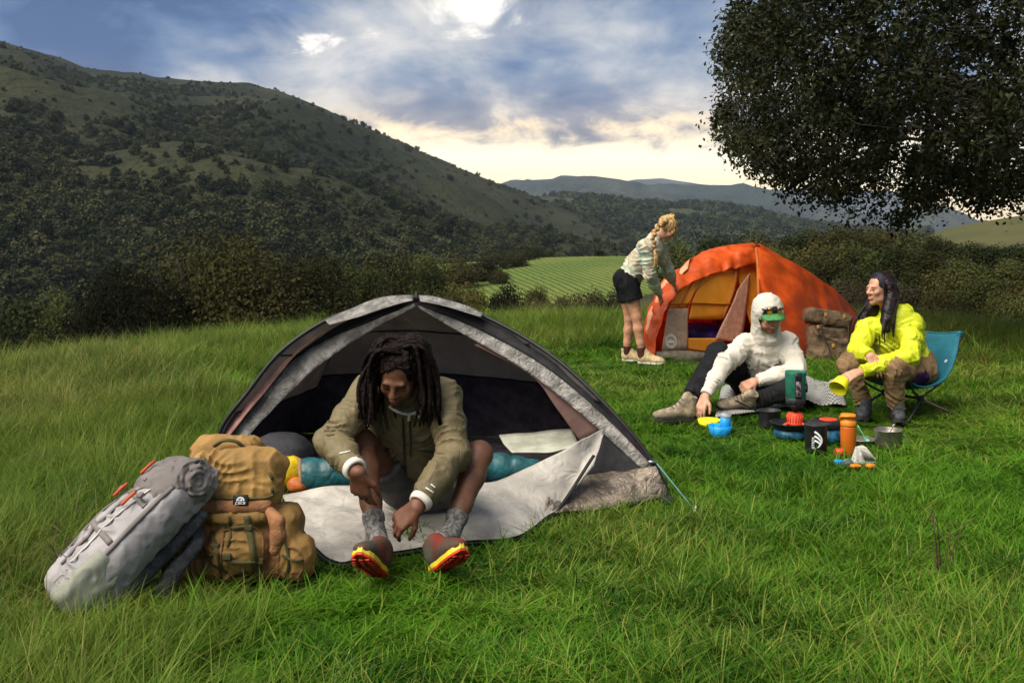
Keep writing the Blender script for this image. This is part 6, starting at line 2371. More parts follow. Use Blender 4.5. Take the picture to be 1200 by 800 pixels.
def build_tan_pack():
    root = thing('backpack', 'stout tan and rust expedition backpack with olive straps standing on the grass', 'backpack', (-1.0, 3.8, 0.0))
    R = basis((0.10, -1, 0.12), (0, 0.10, 1))
    Lc = local((-1.035, 3.80, 0.140), R)
    S = SDF()
    S.box(Lc(0, -0.04, 0.0), (0.225, 0.10, 0.138), R, 0.06, 0.03)
    S.ell(Lc(0.0, 0.05, -0.01), (0.115, 0.080, 0.095), R, 0.015)
    S.ell(Lc(-0.225, 0.0, -0.06), (0.06, 0.085, 0.09), R, 0.02)
    S.ell(Lc(0.220, 0.02, -0.055), (0.068, 0.085, 0.095), R, 0.02)
    S.ell(Lc(0.0, 0.055, 0.110), (0.14, 0.055, 0.038), R, 0.02)
    S.plane((0, 0, 0.012), (0, 0, -1), (-2, 3, -0.3), (-0.5, 4.6, 0.012))
    bands = [(Lc(-0.125, 0.10, -0.02), (0.030, 0.09, 0.13)), (Lc(0.125, 0.10, -0.02), (0.032, 0.09, 0.13)), (Lc(0, 0.08, -0.145), (0.30, 0.14, 0.045))]
    dsp = creased(folds(0.007, 16, 41.0, (1, 1, 1)), [(Lc(0.0, 0.1, 0.09), (0.2, 0, 1), 0.10, 0.035, 0.012), (Lc(0.2, 0.03, -0.05), (1, 0, 0.5), 0.08, 0.035, 0.013), (Lc(-0.2, 0.03, -0.05), (1, 0, -0.6), 0.08, 0.035, 0.013), (Lc(0.0, 0.1, -0.06), (0.5, 0, 1), 0.11, 0.05, 0.010)])
    body = sdf_part('pack_body', S, 0.0055, m_tan, root, dsp)
    # rust panels: shells hugging the body
    V, Q = S.mesh(0.0055, lambda p: dsp(p) - 0.005)
    for c, r in bands:
        q = np.abs((V - c) @ R) / np.array(r)
        ok = (q.max(1) < 1)
        keep = ok[Q].all(1)
        idx = np.full(len(V), -1)
        used = np.unique(Q[keep])
        idx[used] = np.arange(len(used))
        part('rust_panel', (V[used], idx[Q[keep]]), m_rust, root)
    S2 = SDF()
    S2.chain([P(317, 600, 3.66), P(325, 612, 3.63), P(326, 628, 3.62), P(322, 645, 3.62)], [0.020, 0.024, 0.024, 0.018], 0.02)
    sdf_part('grab_loop', S2, 0.005, m_rust, root, folds(0.004, 30, 2.0))
    bv = surface_of(body, root)
    dv = -R[:, 1]

    def W(px, py):
        return P(px, py, 3.7)
    for pts, w in (([(248, 622), (254, 645), (260, 675), (262, 694)], 0.014), ([(289, 604), (294, 632), (300, 665), (312, 690), (322, 700)], 0.024), ([(262, 655), (280, 659), (305, 657)], 0.013),
                   ([(258, 612), (272, 618), (288, 616)], 0.012), ([(283, 668), (293, 676), (294, 695)], 0.012), ([(330, 650), (346, 657), (356, 655)], 0.010), ([(226, 655), (236, 652), (248, 650)], 0.010)):
        strap_on('strap', bv, [W(*p) for p in pts], w, m_olive, root, P(*pts[0], 1.0) - np.array([0, 0, CH]), 0.010, 0.005)
    for px, py in ((291, 618), (266, 652), (252, 640), (304, 657)):
        d = unit(W(px, py) - np.array([0, 0, CH]))
        h = bv.ray_cast(Vector((0, 0, CH)), Vector(d))
        if h[0] is not None:
            part('buckle', rbox(np.array(h[0]) - d * 0.012, (0.032, 0.016, 0.024), 0.005), m_olive, root)
    for pts in ([(262, 622), (282, 616), (305, 622), (308, 650), (303, 676), (266, 680), (259, 655), (262, 622)], [(334, 640), (350, 645), (355, 665), (345, 682)], [(222, 655), (226, 675), (240, 688)]):
        strap_on('piping', bv, [W(*p) for p in pts], 0.006, m_rust, root, P(*pts[0], 1.0) - np.array([0, 0, CH]), 0.006, 0.006, 40)
    for pts, w in (([(320, 610), (332, 630), (338, 655), (336, 680)], 0.010), ([(232, 632), (238, 655), (236, 680)], 0.010), ([(268, 604), (270, 625), (266, 640)], 0.010)):
        strap_on('strap', bv, [W(*p) for p in pts], w, m_olive, root, P(*pts[0], 1.0) - np.array([0, 0, CH]), 0.008, 0.005)
    for px in (240, 252):
        part('strap_end', tube([P(px, 690, 3.60), P(px + 1, 703, 3.58)], 0.008, 6, flat=0.4), m_olive, root)


def build_top_pack():
    root = thing('duffel_bag', 'tan zipped bag with a black emblem patch lying on top of the stout pack', 'bag', (-1.07, 3.85, 0.30))
    R = basis((0.12, -1, 0.35), (0, 0.3, 1))
    c = P(278, 563, 3.84)
    Lc = local(c, R)
    S = SDF()
    S.box(Lc(0, 0, 0), (0.172, 0.10, 0.108), R, 0.065, 0.03)
    S.ell(Lc(-0.05, 0.03, 0.06), (0.14, 0.08, 0.06), R, 0.04)
    S.ell(Lc(0.13, 0.02, -0.01), (0.07, 0.085, 0.09), R, 0.04)
    body = sdf_part('bag_body', S, 0.0055, m_tan, root, creased(folds(0.007, 15, 51.0, (1, 1, 1)), [(Lc(-0.1, 0.06, 0.05), (1, 0, 0.7), 0.10, 0.045, 0.011), (Lc(0.12, 0.05, 0.03), (1, 0, -0.5), 0.09, 0.035, 0.013), (Lc(0, 0.08, -0.03), (0.3, 0, 1), 0.12, 0.05, 0.009)]))
    S = SDF()
    S.box(P(267, 533, 4.02), (0.135, 0.075, 0.075), R, 0.05, 0.03)
    sdf_part('rear_pocket', S, 0.006, m_tan, root, folds(0.012, 16, 55.0, (1, 1, 1)))
    bv = surface_of(body, root)
    o = np.array([0, 0, CH])

    def hit(px, py, out=0.006):
        d = unit(P(px, py, 1.0) - o)
        h = bv.ray_cast(Vector(o), Vector(d))
        return np.array(h[0]) - d * out if h[0] is not None else None
    q = [hit(x, y) for x, y in spline([(234, 578), (255, 583), (283, 584), (312, 583), (326, 576)], 20)]
    part('seam', tube([x for x in q if x is not None], 0.005, 6), m_olive, root)
    # rust underside
    S = SDF()
    S.box(Lc(0, 0.015, -0.100), (0.150, 0.088, 0.030), R, 0.028, 0.02)
    sdf_part('base_panel', S, 0.006, m_rust, root, folds(0.006, 14, 58.0))
    part('handle', tube([P(252, 522, 3.92), P(262, 516, 3.90), P(276, 517, 3.90), P(286, 524, 3.92)], 0.014, 8, 16, flat=0.5), m_olive, root)
    for a, b in (((315, 553), (320, 562)), ((318, 570), (320, 577)), ((238, 535), (241, 541))):
        p_, q_ = hit(*a), hit(*b)
        if p_ is not None and q_ is not None:
            part('zip_pull', tube([p_, q_], 0.006, 6), m_olive, root)
    # emblem patch: black square, white half-dome mark and a row of block letters
    pc = hit(282, 586, 0.012)
    u = np.array([1.0, 0.06, 0.02])
    u = unit(u)
    nn = unit(np.array([0, -1.0, 0.25]) - u * np.dot([0, -1.0, 0.25], u))
    w = np.cross(u, nn) * -1
    w = w if w[2] > 0 else -w
    Rp = np.stack([u, nn, w], 1)
    pb = part('patch', rbox(pc, (0.056, 0.008, 0.040), 0.002, Rp, 1), mat('patch_black', (0.008, 0.008, 0.008), 0.6, 0.1), root)
    m_w = mat('patch_white', (0.75, 0.74, 0.70), 0.6, 0.03)
    f0 = pc + nn * 0.0052
    a = np.linspace(0, math.pi, 18)
    em = [grid_vf(np.stack([f0 + r_ * np.cos(a)[:, None] * u + (r_ * np.sin(a) - 0.002)[:, None] * w for r_ in (0.0105, 0.0150)], 1)),
          (np.array([f0 + u * x + w * z for x, z in ((-0.0085, -0.002), (-0.003, -0.002), (-0.0045, 0.006))]), [(0, 1, 2)]),
          (np.array([f0 + u * x + w * z for x, z in ((-0.002, -0.002), (0.0085, -0.002), (0.003, 0.0075))]), [(0, 1, 2)])]
    for k in range(4):
        x0 = -0.018 + 0.0095 * k
        for xa, xb, za, zb in (((x0, x0 + 0.0022, -0.014, -0.005)), (x0, x0 + 0.0072, -0.0066, -0.005), (x0, x0 + 0.0072, -0.014, -0.0124), (x0 + 0.005, x0 + 0.0072, -0.014, -0.005))[:4 if k % 2 else 3]:
            em.append((np.array([f0 + u * x + w * z for x, z in ((xa, za), (xb, za), (xb, zb), (xa, zb))]), [(0, 1, 2, 3)]))
    part('emblem', join(*em), m_w, pb, False)


build_grey_pack()
build_tan_pack()
build_top_pack()


def build_brown_pack():
    root = thing('backpack', 'brown canvas backpack standing beside the orange tent behind the chair', 'backpack', (*P(972, 424, 10.2)[:2], 0.0))
    m_b = mat('canvas_brown', (0.105, 0.066, 0.034), 0.8, 0.2, 9.0, bump=0.15, bscale=120.0, wrinkle=0.2, wscale=8.0)
    m_bd = mat('canvas_brown_dark', (0.045, 0.030, 0.019), 0.8, 0.2, 9.0, wrinkle=0.2)
    m_oc = mat('webbing_ochre', (0.36, 0.18, 0.03), 0.7, 0.15)
    R = basis((0.05, -1, 0.08), (-0.02, 0.08, 1))
    Lc = local(P(971, 402, 10.2), R)
    S = SDF()
    S.box(Lc(0, 0, -0.02), (0.215, 0.12, 0.225), R, 0.09, 0.04)
    S.ell(Lc(0, 0.03, -0.12), (0.225, 0.13, 0.12), R, 0.05)
    S.plane((0, 0, 0.012), (0, 0, -1), (2, 9, -0.3), (5, 11, 0.012))
    body = sdf_part('pack_body', S, 0.009, m_b, root, folds(0.020, 10, 61.0, (1, 1, 1)))
    S = SDF()
    S.box(Lc(0.01, 0.02, 0.255), (0.225, 0.12, 0.075), basis((0.05, -1, 0.08), (0.16, 0.08, 1)), 0.05, 0.03)
    sdf_part('lid', S, 0.009, m_b, root, folds(0.016, 10, 63.0, (1, 1, 1)))
    S = SDF()
    S.box(Lc(-0.04, 0.125, -0.06), (0.12, 0.045, 0.105), R, 0.035, 0.02)
    sdf_part('front_pocket', S, 0.009, m_b, root, folds(0.012, 12, 65.0, (1, 1, 1)))
    for pts in ([(-0.15, 0.17, 0.18), (-0.14, 0.17, 0.0), (-0.16, 0.15, -0.18)], [(0.13, 0.17, 0.2), (0.10, 0.17, 0.05), (0.06, 0.17, -0.05), (0.04, 0.17, -0.2)], [(0.18, 0.13, 0.18), (0.12, 0.16, 0.08), (-0.02, 0.17, 0.02)]):
        part('strap', tube([Lc(*p) for p in pts], 0.013, 6, 20, flat=0.5), m_bd, root)
    for p in ((-0.12, 0.15, 0.27), (0.07, 0.15, 0.29), (0.15, 0.14, 0.17), (-0.17, 0.15, -0.1), (0.02, 0.18, -0.02), (0.14, 0.14, -0.12)):
        part('buckle', rbox(Lc(*p), (0.03, 0.016, 0.04), 0.006, R), m_oc, root)


build_brown_pack()


# ================================================================== camp chair
def build_chair():
    root = thing('camp_chair', 'teal sling camp chair with black pole legs', 'chair', (2.9, 7.3, 0.0))
    f = unit(np.array([-0.86, -0.5, 0]))
    l_ = np.array([0.5, -0.86, 0])
    C = np.array([2.86, 7.30, 0.0])

    def W(d, s, z):
        return C + f * d + l_ * s + np.array([0, 0, z])
    prof = spline([(-0.335, 0.565), (-0.26, 0.41), (-0.15, 0.265), (0.0, 0.205), (0.14, 0.205), (0.24, 0.265)], 26)
    u = np.linspace(-1, 1, 17)
    g = np.zeros((26, 17, 3))
    for i, (d, z) in enumerate(prof):
        t = i / 25
        half = 0.235 + 0.035 * math.sin(math.pi * t)
        for j, x in enumerate(u):
            dip = 0.055 * (1 - x * x) * (0.35 + 0.65 * math.sin(math.pi * t) if t > 0.1 else 0.5)
            g[i, j] = W(d, x * half, z + 0.035 - dip)
    m_t = mat('sling_teal', (0.009, 0.110, 0.150), 0.7, 0.10, 8.0, wrinkle=0.08, wscale=6.0)
    m_p = mat('chair_pole', (0.022, 0.019, 0.018), 0.4, 0.1)
    m_p2 = mat('chair_pole_bronze', (0.20, 0.13, 0.09), 0.35, 0.1, metal=0.6)
    sl = part('sling', thicken(grid_vf(g), 0.006), m_t, root)
    part('sling_hem', tube(np.vstack([g[:, 16], ]), 0.008, 6), m_t, sl)
    part('sling_hem', tube(g[0], 0.008, 6), m_t, sl)
    hubN, hubF = W(0.0, 0.16, 0.13), W(0.0, -0.16, 0.13)
    part('crossbar', tube([hubN, hubF], 0.010, 8), m_p, root)
    for s, hub in ((1, hubN), (-1, hubF)):
        part('leg', tube([hub, W(-0.27, s * 0.25, 0.0)], 0.009, 8), m_p2 if s > 0 else m_p, root)
        part('leg', tube([hub, W(0.25, s * 0.25, 0.0)], 0.009, 8), m_p, root)
        part('back_pole', tube([hub, W(-0.20, s * 0.235, 0.30), W(-0.35, s * 0.24, 0.59)], 0.009, 8, 18), m_p2 if s > 0 else m_p, root)
        part('seat_pole', tube([hub, W(0.12, s * 0.20, 0.19), W(0.255, s * 0.245, 0.295)], 0.009, 8, 12), m_p, root)
        part('hub', rbox(hub, (0.045, 0.045, 0.045), 0.012), m_p, root)
        part('corner_pocket', rbox(W(-0.34, s * 0.235, 0.58), (0.05, 0.03, 0.05), 0.012, np.stack([f, l_, [0, 0, 1]], 1)), m_t, sl)
    # small white mark printed on the sling beside the sitter
    b0, b1, b2 = g[6, 14], g[8, 14], g[6, 13]
    c = (b0 + b1) / 2
    uu, ww = unit(b2 - b0), unit(b1 - b0)
    nn = unit(np.cross(uu, ww))
    nn = nn if np.dot(nn, f) > 0 else -nn
    part('emblem', disc_mesh(c + nn * 0.006, uu, ww, 0.006, 0.011, 20), MATS['logo_white'], sl, False)


build_chair()


# ================================================================== cookware on the grass
def bowl(name, px, py, r, h, m, label, cat, taper=0.86, th=0.004, loc_z=0.0):
    c = G(px, py, 0.0)
    prof = [(0.0, 0.004), (r * taper * 0.9, 0.0), (r * taper, 0.008), (r, h), (r - th, h + 0.001), (r * taper - th, 0.014), (0.0, 0.010)]
    return single(name, (lathe(prof, c, 32)[0], lathe(prof, c, 32)[1]), m, label, cat, c), c


m_yb = mat('plastic_yellow', (0.80, 0.72, 0.015), 0.4, 0.04, 10.0)
m_bb = mat('plastic_blue', (0.010, 0.27, 0.62), 0.4, 0.05, 10.0)
m_blk = mat('enamel_black', (0.012, 0.012, 0.013), 0.35, 0.2, 30.0)
m_anod = mat('anodised_black', (0.030, 0.030, 0.032), 0.5, 0.25, 30.0)
m_red = mat('plastic_red', (0.62, 0.055, 0.020), 0.4, 0.08)
m_green = mat('cosy_green', (0.012, 0.125, 0.075), 0.75, 0.12, 20.0)
m_ti = mat('titanium', (0.36, 0.31, 0.27), 0.35, 0.15, 12.0, metal=0.8)
m_or = mat('bottle_orange', (0.50, 0.115, 0.010), 0.35, 0.08)
m_orl = mat('bottle_cap_orange', (0.66, 0.20, 0.012), 0.4, 0.06)
m_tealp = mat('pot_blue', (0.020, 0.105, 0.170), 0.4, 0.35, 25.0)
m_steel = mat('steel_brushed', (0.45, 0.45, 0.45), 0.35, 0.1, metal=0.9)

bowl('bowl', 831, 500, 0.078, 0.052, m_yb, 'yellow bowl on the grass under the hooded person\'s hand', 'bowl')
_, bc = bowl('bowl', 844, 511, 0.078, 0.072, m_bb, 'blue bowl on the grass with a blue cup standing in it', 'bowl', 0.8)
cc = bc + np.array([0.030, 0.012, 0.018])
cup = thing('cup', 'small blue cup with a grey lining tilted in the blue bowl', 'cup', cc)
part('cup_body', lathe([(0.0, 0.0), (0.030, 0.0), (0.035, 0.105), (0.032, 0.106), (0.028, 0.006), (0.0, 0.005)], cc, 24, (0.08, 0.0, 1)), m_bb, cup)
part('cup_lid', lathe([(0.0, 0.0), (0.034, 0.0), (0.035, 0.020), (0.0, 0.024)], cc + (0.008, 0, 0.104), 24, (0.10, -0.25, 1)), mat('lid_grey', (0.30, 0.32, 0.33), 0.5), cup)

pc = G(902, 500, 0.008)
pot = thing('saucepan', 'small black saucepan with a long folding handle by the hooded person\'s knee', 'saucepan', pc)
part('pan_body', lathe([(0.0, 0.0), (0.066, 0.0), (0.072, 0.010), (0.074, 0.112), (0.078, 0.114), (0.074, 0.116), (0.070, 0.112), (0.066, 0.012), (0.0, 0.008)], pc, 30), m_anod, pot)
part('handle', tube([pc + (-0.070, -0.01, 0.095), pc + (-0.12, -0.02, 0.125), pc + (-0.24, -0.03, 0.185)], [0.007, 0.008, 0.009], 8, 14, flat=0.6), m_blk, pot)

# camp stove base in teal with a black pan, red tripod and green cooking cup stacked on it
sc = G(926, 512, 0.006)
st = thing('camp_stove', 'round teal camp stove carrying a wide shallow black pan', 'stove', sc)
part('stove_body', lathe([(0.0, 0.0), (0.095, 0.0), (0.105, 0.012), (0.103, 0.052), (0.0, 0.055)], sc, 36), m_tealp, st)
part('pan', lathe([(0.0, 0.0), (0.10, 0.0), (0.122, 0.012), (0.126, 0.036), (0.130, 0.038), (0.126, 0.041), (0.118, 0.030), (0.098, 0.010), (0.0, 0.008)], sc + (0, 0, 0.058), 40), m_blk, st)
tc_ = sc + np.array([0.028, -0.01, 0.070])
tp = thing('burner_base', 'red plastic tripod with a ribbed gas cap standing in the black pan', 'stove base', tc_)
for k in range(3):
    a = math.radians(200 + 120 * k)
    d = np.array([math.cos(a), math.sin(a), 0])
    part('foot', tube([tc_ + d * 0.02 + (0, 0, 0.028), tc_ + d * 0.07 + (0, 0, 0.020), tc_ + d * 0.105 + (0, 0, 0.004)], [0.016, 0.013, 0.008], 8, 10, flat=0.6), m_red, tp)
prof = [(0.0, 0.012), (0.052, 0.012), (0.054, 0.024), (0.050, 0.030), (0.050, 0.080), (0.044, 0.088), (0.020, 0.092), (0.0, 0.092)]
part('cap', lathe(prof, tc_, 36), m_red, tp)
for k in range(18):
    a = k * 0.349
    part('rib', tube([tc_ + (0.0505 * math.cos(a), 0.0505 * math.sin(a), 0.032), tc_ + (0.0505 * math.cos(a), 0.0505 * math.sin(a), 0.078)], 0.0030, 5), m_red, tp)
cc = tc_ + np.array([0.004, 0, 0.093])
ck = thing('cooking_cup', 'tall green cooking cup with black straps on top of the red burner', 'cup', cc)
part('burner', lathe([(0.0, 0.0), (0.016, 0.0), (0.018, 0.018), (0.046, 0.030), (0.052, 0.050), (0.0, 0.052)], cc, 28), m_blk, ck)
part('heat_ring', lathe([(0.054, 0.050), (0.062, 0.056), (0.064, 0.092), (0.060, 0.096)], cc, 32), m_anod, ck)
part('cosy', lathe([(0.060, 0.094), (0.063, 0.098), (0.067, 0.250), (0.066, 0.262), (0.061, 0.264), (0.058, 0.254), (0.0, 0.25)], cc, 36), m_green, ck)
th_ = np.linspace(-0.35, 0.35, 8)


def on_cyl(c, r0, r1, h0, h1, a0, a1, out=0.003, nz=6, na=8):
    """curved patch on a cup wall; angles in radians, 0 faces the camera, positive to the right"""
    a = np.linspace(a0, a1, na)
    z = np.linspace(h0, h1, nz)
    g = np.zeros((nz, na, 3))
    for i, zz in enumerate(z):
        r = r0 + (r1 - r0) * (zz - h0) / max(h1 - h0, 1e-9) + out
        g[i, :, 0] = c[0] + r * np.sin(a)
        g[i, :, 1] = c[1] - r * np.cos(a)
        g[i, :, 2] = c[2] + zz
    return grid_vf(g)


part('strap', thicken(on_cyl(cc, 0.0625, 0.067, 0.098, 0.262, -0.30, 0.30), 0.003), m_blk, ck)
part('window', thicken(on_cyl(cc, 0.0635, 0.0665, 0.105, 0.205, -0.24, 0.24, 0.006), 0.002), mat('label_mauve', (0.20, 0.13, 0.16), 0.6, 0.6, 60.0), ck)
for k in range(4):
    z = 0.225 - 0.034 * k
    part('stud', thicken(on_cyl(cc, 0.0645, 0.0645, z, z + 0.007, 0.86, 0.98, 0.004, 3, 3), 0.002), m_steel, ck)

# blue pot with black lid and red disc
c2 = G(969, 516, 0.006)
p2 = thing('cooking_pot', 'blue cooking pot under a thick black lid with a red disc', 'pot', c2)
part('pot_body', lathe([(0.0, 0.0), (0.085, 0.0), (0.095, 0.012), (0.095, 0.082), (0.0, 0.084)], c2, 36), m_tealp, p2)
ld = part('lid', lathe([(0.0, 0.0), (0.100, 0.0), (0.106, 0.008), (0.106, 0.036), (0.098, 0.046), (0.070, 0.048), (0.062, 0.044), (0.0, 0.044)], c2 + (0, 0, 0.086), 40), m_blk, p2)
part('disc', lathe([(0.0, 0.002), (0.020, 0.002), (0.024, 0.006), (0.055, 0.006), (0.058, 0.0), (0.0, 0.0)], c2 + (0.01, 0, 0.132), 32), m_red, ld)

# black cup with white flame emblem and vertical lettering
c3 = G(956, 531, 0.006)
k3 = thing('cooking_cup', 'black insulated cooking cup with a white striped flame emblem and lettering', 'cup', c3)
cb = part('cup_body', lathe([(0.0, 0.0), (0.060, 0.0), (0.063, 0.008), (0.066, 0.165), (0.067, 0.172), (0.063, 0.173), (0.061, 0.165), (0.0, 0.160)], c3, 40), m_blk, k3)
part('rim', lathe([(0.064, 0.168), (0.0685, 0.170), (0.0685, 0.178), (0.063, 0.179)], c3, 36), m_anod, k3)
em = []
for k in range(3):
    # each stripe starts slanting from upper left and turns down to a point on the right
    w = 0.011
    pts = spline([(-0.020 + 0.0, 0.142 - 0.026 * k), (0.000, 0.128 - 0.024 * k), (0.020 - 0.004 * k, 0.102 - 0.018 * k), (0.022 - 0.008 * k, 0.078 - 0.010 * k), (0.008 - 0.007 * k, 0.052 - 0.004 * k)], 16)
    t = np.gradient(pts, axis=0)
    nrm2 = np.stack([-t[:, 1], t[:, 0]], 1)
    nrm2 /= np.linalg.norm(nrm2, axis=1, keepdims=True)
    wid = w * np.interp(np.linspace(0, 1, 16), [0, 0.6, 1], [0.5, 0.42, 0.05])[:, None]
    g2 = np.stack([pts - nrm2 * wid, pts + nrm2 * wid], 1)
    g3 = np.zeros((16, 2, 3))
    a = g2[..., 0] / 0.066
    g3[..., 0] = c3[0] + 0.0672 * np.sin(a - 0.10)
    g3[..., 1] = c3[1] - 0.0672 * np.cos(a - 0.10)
    g3[..., 2] = c3[2] + g2[..., 1]
    em.append(grid_vf(g3))
m_ink = mat('ink_white', (0.80, 0.80, 0.78), 0.5, 0.02)
part('emblem', join(*em), m_ink, cb)


def text_on_cup(body, size, c, r, a_mid, z0, parent, m):
    cu = bpy.data.curves.new('lettering', 'FONT')
    cu.body = body
    cu.size = size
    cu.resolution_u = 3
    to = bpy.data.objects.new('lettering', cu)
    COL.objects.link(to)
    bpy.context.view_layer.update()
    me = bpy.data.meshes.new_from_object(to.evaluated_get(bpy.context.evaluated_depsgraph_get()))
    bpy.data.objects.remove(to)
    v = np.array([x.co[:] for x in me.vertices])
    fc = [tuple(p.vertices) for p in me.polygons]
    a = a_mid - v[:, 1] / r                           # letters run up the cup
    z = c[2] + z0 + v[:, 0]
    w = np.stack([c[0] + r * np.sin(a), c[1] - r * np.cos(a), z], 1)
    bpy.data.meshes.remove(me)
    part('lettering', (w, fc), m, parent, False)


text_on_cup('JETBOIL', 0.021, c3, 0.0675, -0.42, 0.040, cb, m_ink)

# orange bottle
c4 = G(994, 532, 0.004)
b4 = thing('water_bottle', 'slim orange water bottle with a looped screw cap', 'bottle', c4)
part('bottle_body', lathe([(0.0, 0.0), (0.042, 0.0), (0.045, 0.006), (0.045, 0.160), (0.043, 0.168), (0.0, 0.170)], c4, 32), m_or, b4)
cp4 = part('cap', lathe([(0.0, 0.0), (0.045, 0.0), (0.046, 0.004), (0.046, 0.030), (0.036, 0.036), (0.036, 0.046), (0.044, 0.050), (0.044, 0.066), (0.040, 0.070), (0.0, 0.070)], c4 + (0, 0, 0.170), 32), m_orl, b4)
part('loop', tube([c4 + (-0.044, 0, 0.205), c4 + (-0.050, -0.01, 0.225), c4 + (-0.02, -0.044, 0.232), c4 + (0.03, -0.036, 0.230)], 0.007, 6, 18), m_orl, cp4)

# titanium pot with spoon, shallow lid with green spoon
c5 = G(1041, 524, 0.004)
p5 = thing('cooking_pot', 'bare titanium pot with a wire handle and a pale spoon in it', 'pot', c5)
part('pot_body', lathe([(0.0, 0.0), (0.074, 0.0), (0.080, 0.010), (0.081, 0.106), (0.085, 0.109), (0.081, 0.112), (0.078, 0.106), (0.076, 0.012), (0.0, 0.008)], c5, 36), m_ti, p5)
part('handle', tube([c5 + (0.078, -0.02, 0.085), c5 + (0.098, -0.03, 0.07), c5 + (0.096, -0.03, 0.035), c5 + (0.079, -0.02, 0.02)], 0.003, 6, 16), m_steel, p5)
sp = thing('spoon', 'pale spoon standing in the titanium pot', 'spoon', c5 + (0, 0, 0.01))
part('spoon_handle', tube([c5 + (-0.02, 0.02, 0.03), c5 + (0.005, -0.02, 0.10), c5 + (0.018, -0.045, 0.150)], [0.006, 0.006, 0.008], 8, 10, flat=0.4), mat('spoon_pale', (0.70, 0.72, 0.62), 0.5), sp)
part('spoon_bowl', lathe([(0.0, -0.02), (0.014, -0.012), (0.016, 0.0), (0.010, 0.014), (0.0, 0.018)], c5 + (-0.022, 0.023, 0.026), 12, (-0.5, 0.6, -1)), MATS['spoon_pale'], sp)
c6 = G(1011, 520, 0.006)
single('pot_lid', lathe([(0.0, 0.004), (0.060, 0.0), (0.074, 0.010), (0.082, 0.030), (0.085, 0.031), (0.081, 0.036), (0.070, 0.014), (0.0, 0.010)], c6, 32), m_ti, 'shallow upturned metal lid lying between the bottle and titanium pot', 'lid', c6)
s6 = thing('spoon', 'green plastic spoon resting in the upturned lid', 'spoon', c6 + (0, 0, 0.012))
part('spoon_handle', tube([c6 + (0.018, -0.02, 0.020), c6 + (0.0, -0.01, 0.06), c6 + (-0.03, 0.0, 0.115)], [0.006, 0.0055, 0.0065], 8, 10, flat=0.5), mat('spoon_green', (0.10, 0.55, 0.32), 0.45), s6)
part('spoon_bowl', lathe([(0.0, -0.02), (0.013, -0.012), (0.015, 0.0), (0.009, 0.014), (0.0, 0.018)], c6 + (0.026, -0.024, 0.018), 12, (0.5, -0.2, -0.7)), MATS['spoon_green'], s6)

# small bits in the grass in front of the bottle
for px, py, sz, m_, lb, ct, nm in ((984, 530, (0.060, 0.045, 0.045), m_red, 'crumpled red-orange scrap lying against the orange bottle', 'scrap', 'scrap'),
                                   (983, 542, (0.055, 0.035, 0.030), m_bb, 'small blue plastic clip in the grass before the bottle', 'clip', 'clip'),
                                   (994, 543, (0.045, 0.035, 0.045), mat('stone_grey', (0.12, 0.13, 0.14), 0.7), 'dark grey lighter lying beside the blue clip', 'lighter', 'lighter'),
                                   (1003, 546, (0.055, 0.035, 0.020), m_orl, 'flat orange tab lying under the pleated pouch', 'tab', 'tab'),
                                   (1020, 546, (0.045, 0.035, 0.022), m_orl, 'orange tab at the open end of the pleated pouch', 'tab', 'tab')):
    c = G(px, py, 0.03)
    v, f = rbox((0, 0, 0), sz, min(sz) * 0.35, basis((0.3, -1, 0.2), (0.1, 0, 1)), bulge=0.004)
    v = v * (1 + 0.3 * (fbm(v * 30 + px, 2) - 0.5)[:, None])
    single(nm, (v + c, f), m_, lb, ct, (c[0], c[1], c[2] - sz[2] / 2))
c = G(1012, 541, 0.025)
wedge = np.array([[-0.062, 0, 0.0], [0.066, 0.0, -0.012], [0.060, 0, 0.02], [0.012, 0.02, 0.085], [-0.030, 0.02, 0.075]])
n5 = len(wedge)
gg = []
for k, d in enumerate((-0.03, 0.03)):
    gg.append(wedge + np.array([0, d, 0.0]) + c)
vv = np.vstack(gg)
ff = [tuple(range(n5))[::-1], tuple(range(n5, 2 * n5))] + [(i, (i + 1) % n5, (i + 1) % n5 + n5, i + n5) for i in range(n5)]
pt = thing('pouch', 'pale pleated pouch lying open in the grass before the bottle', 'pouch', (c[0], c[1], 0.01))
part('pouch_body', (vv, ff), mat('pouch_pale', (0.50, 0.48, 0.42), 0.7, 0.2, 30.0, wrinkle=0.3), pt, False)
for k in range(6):
    a, b = c + (-0.025 + 0.009 * k, -0.032, 0.072 - 0.004 * k), c + (0.0 + 0.011 * k, -0.032, 0.015)
    part('pleat', tube([a, b], 0.004, 5), mat('pleat_grey', (0.22, 0.21, 0.19), 0.7), pt)

# yellow bowl in the hand of the seated woman
hb = P(985, 450, 6.80)
bx = unit(np.array([-0.55, -0.45, -0.55]))
single('bowl', lathe([(0.0, 0.006), (0.046, 0.0), (0.052, 0.010), (0.070, 0.085), (0.066, 0.086), (0.048, 0.014), (0.0, 0.012)], hb - bx * 0.04, 30, bx, 0.9), m_yb,
       'yellow bowl hanging from the hand of the person in yellow', 'bowl', hb)


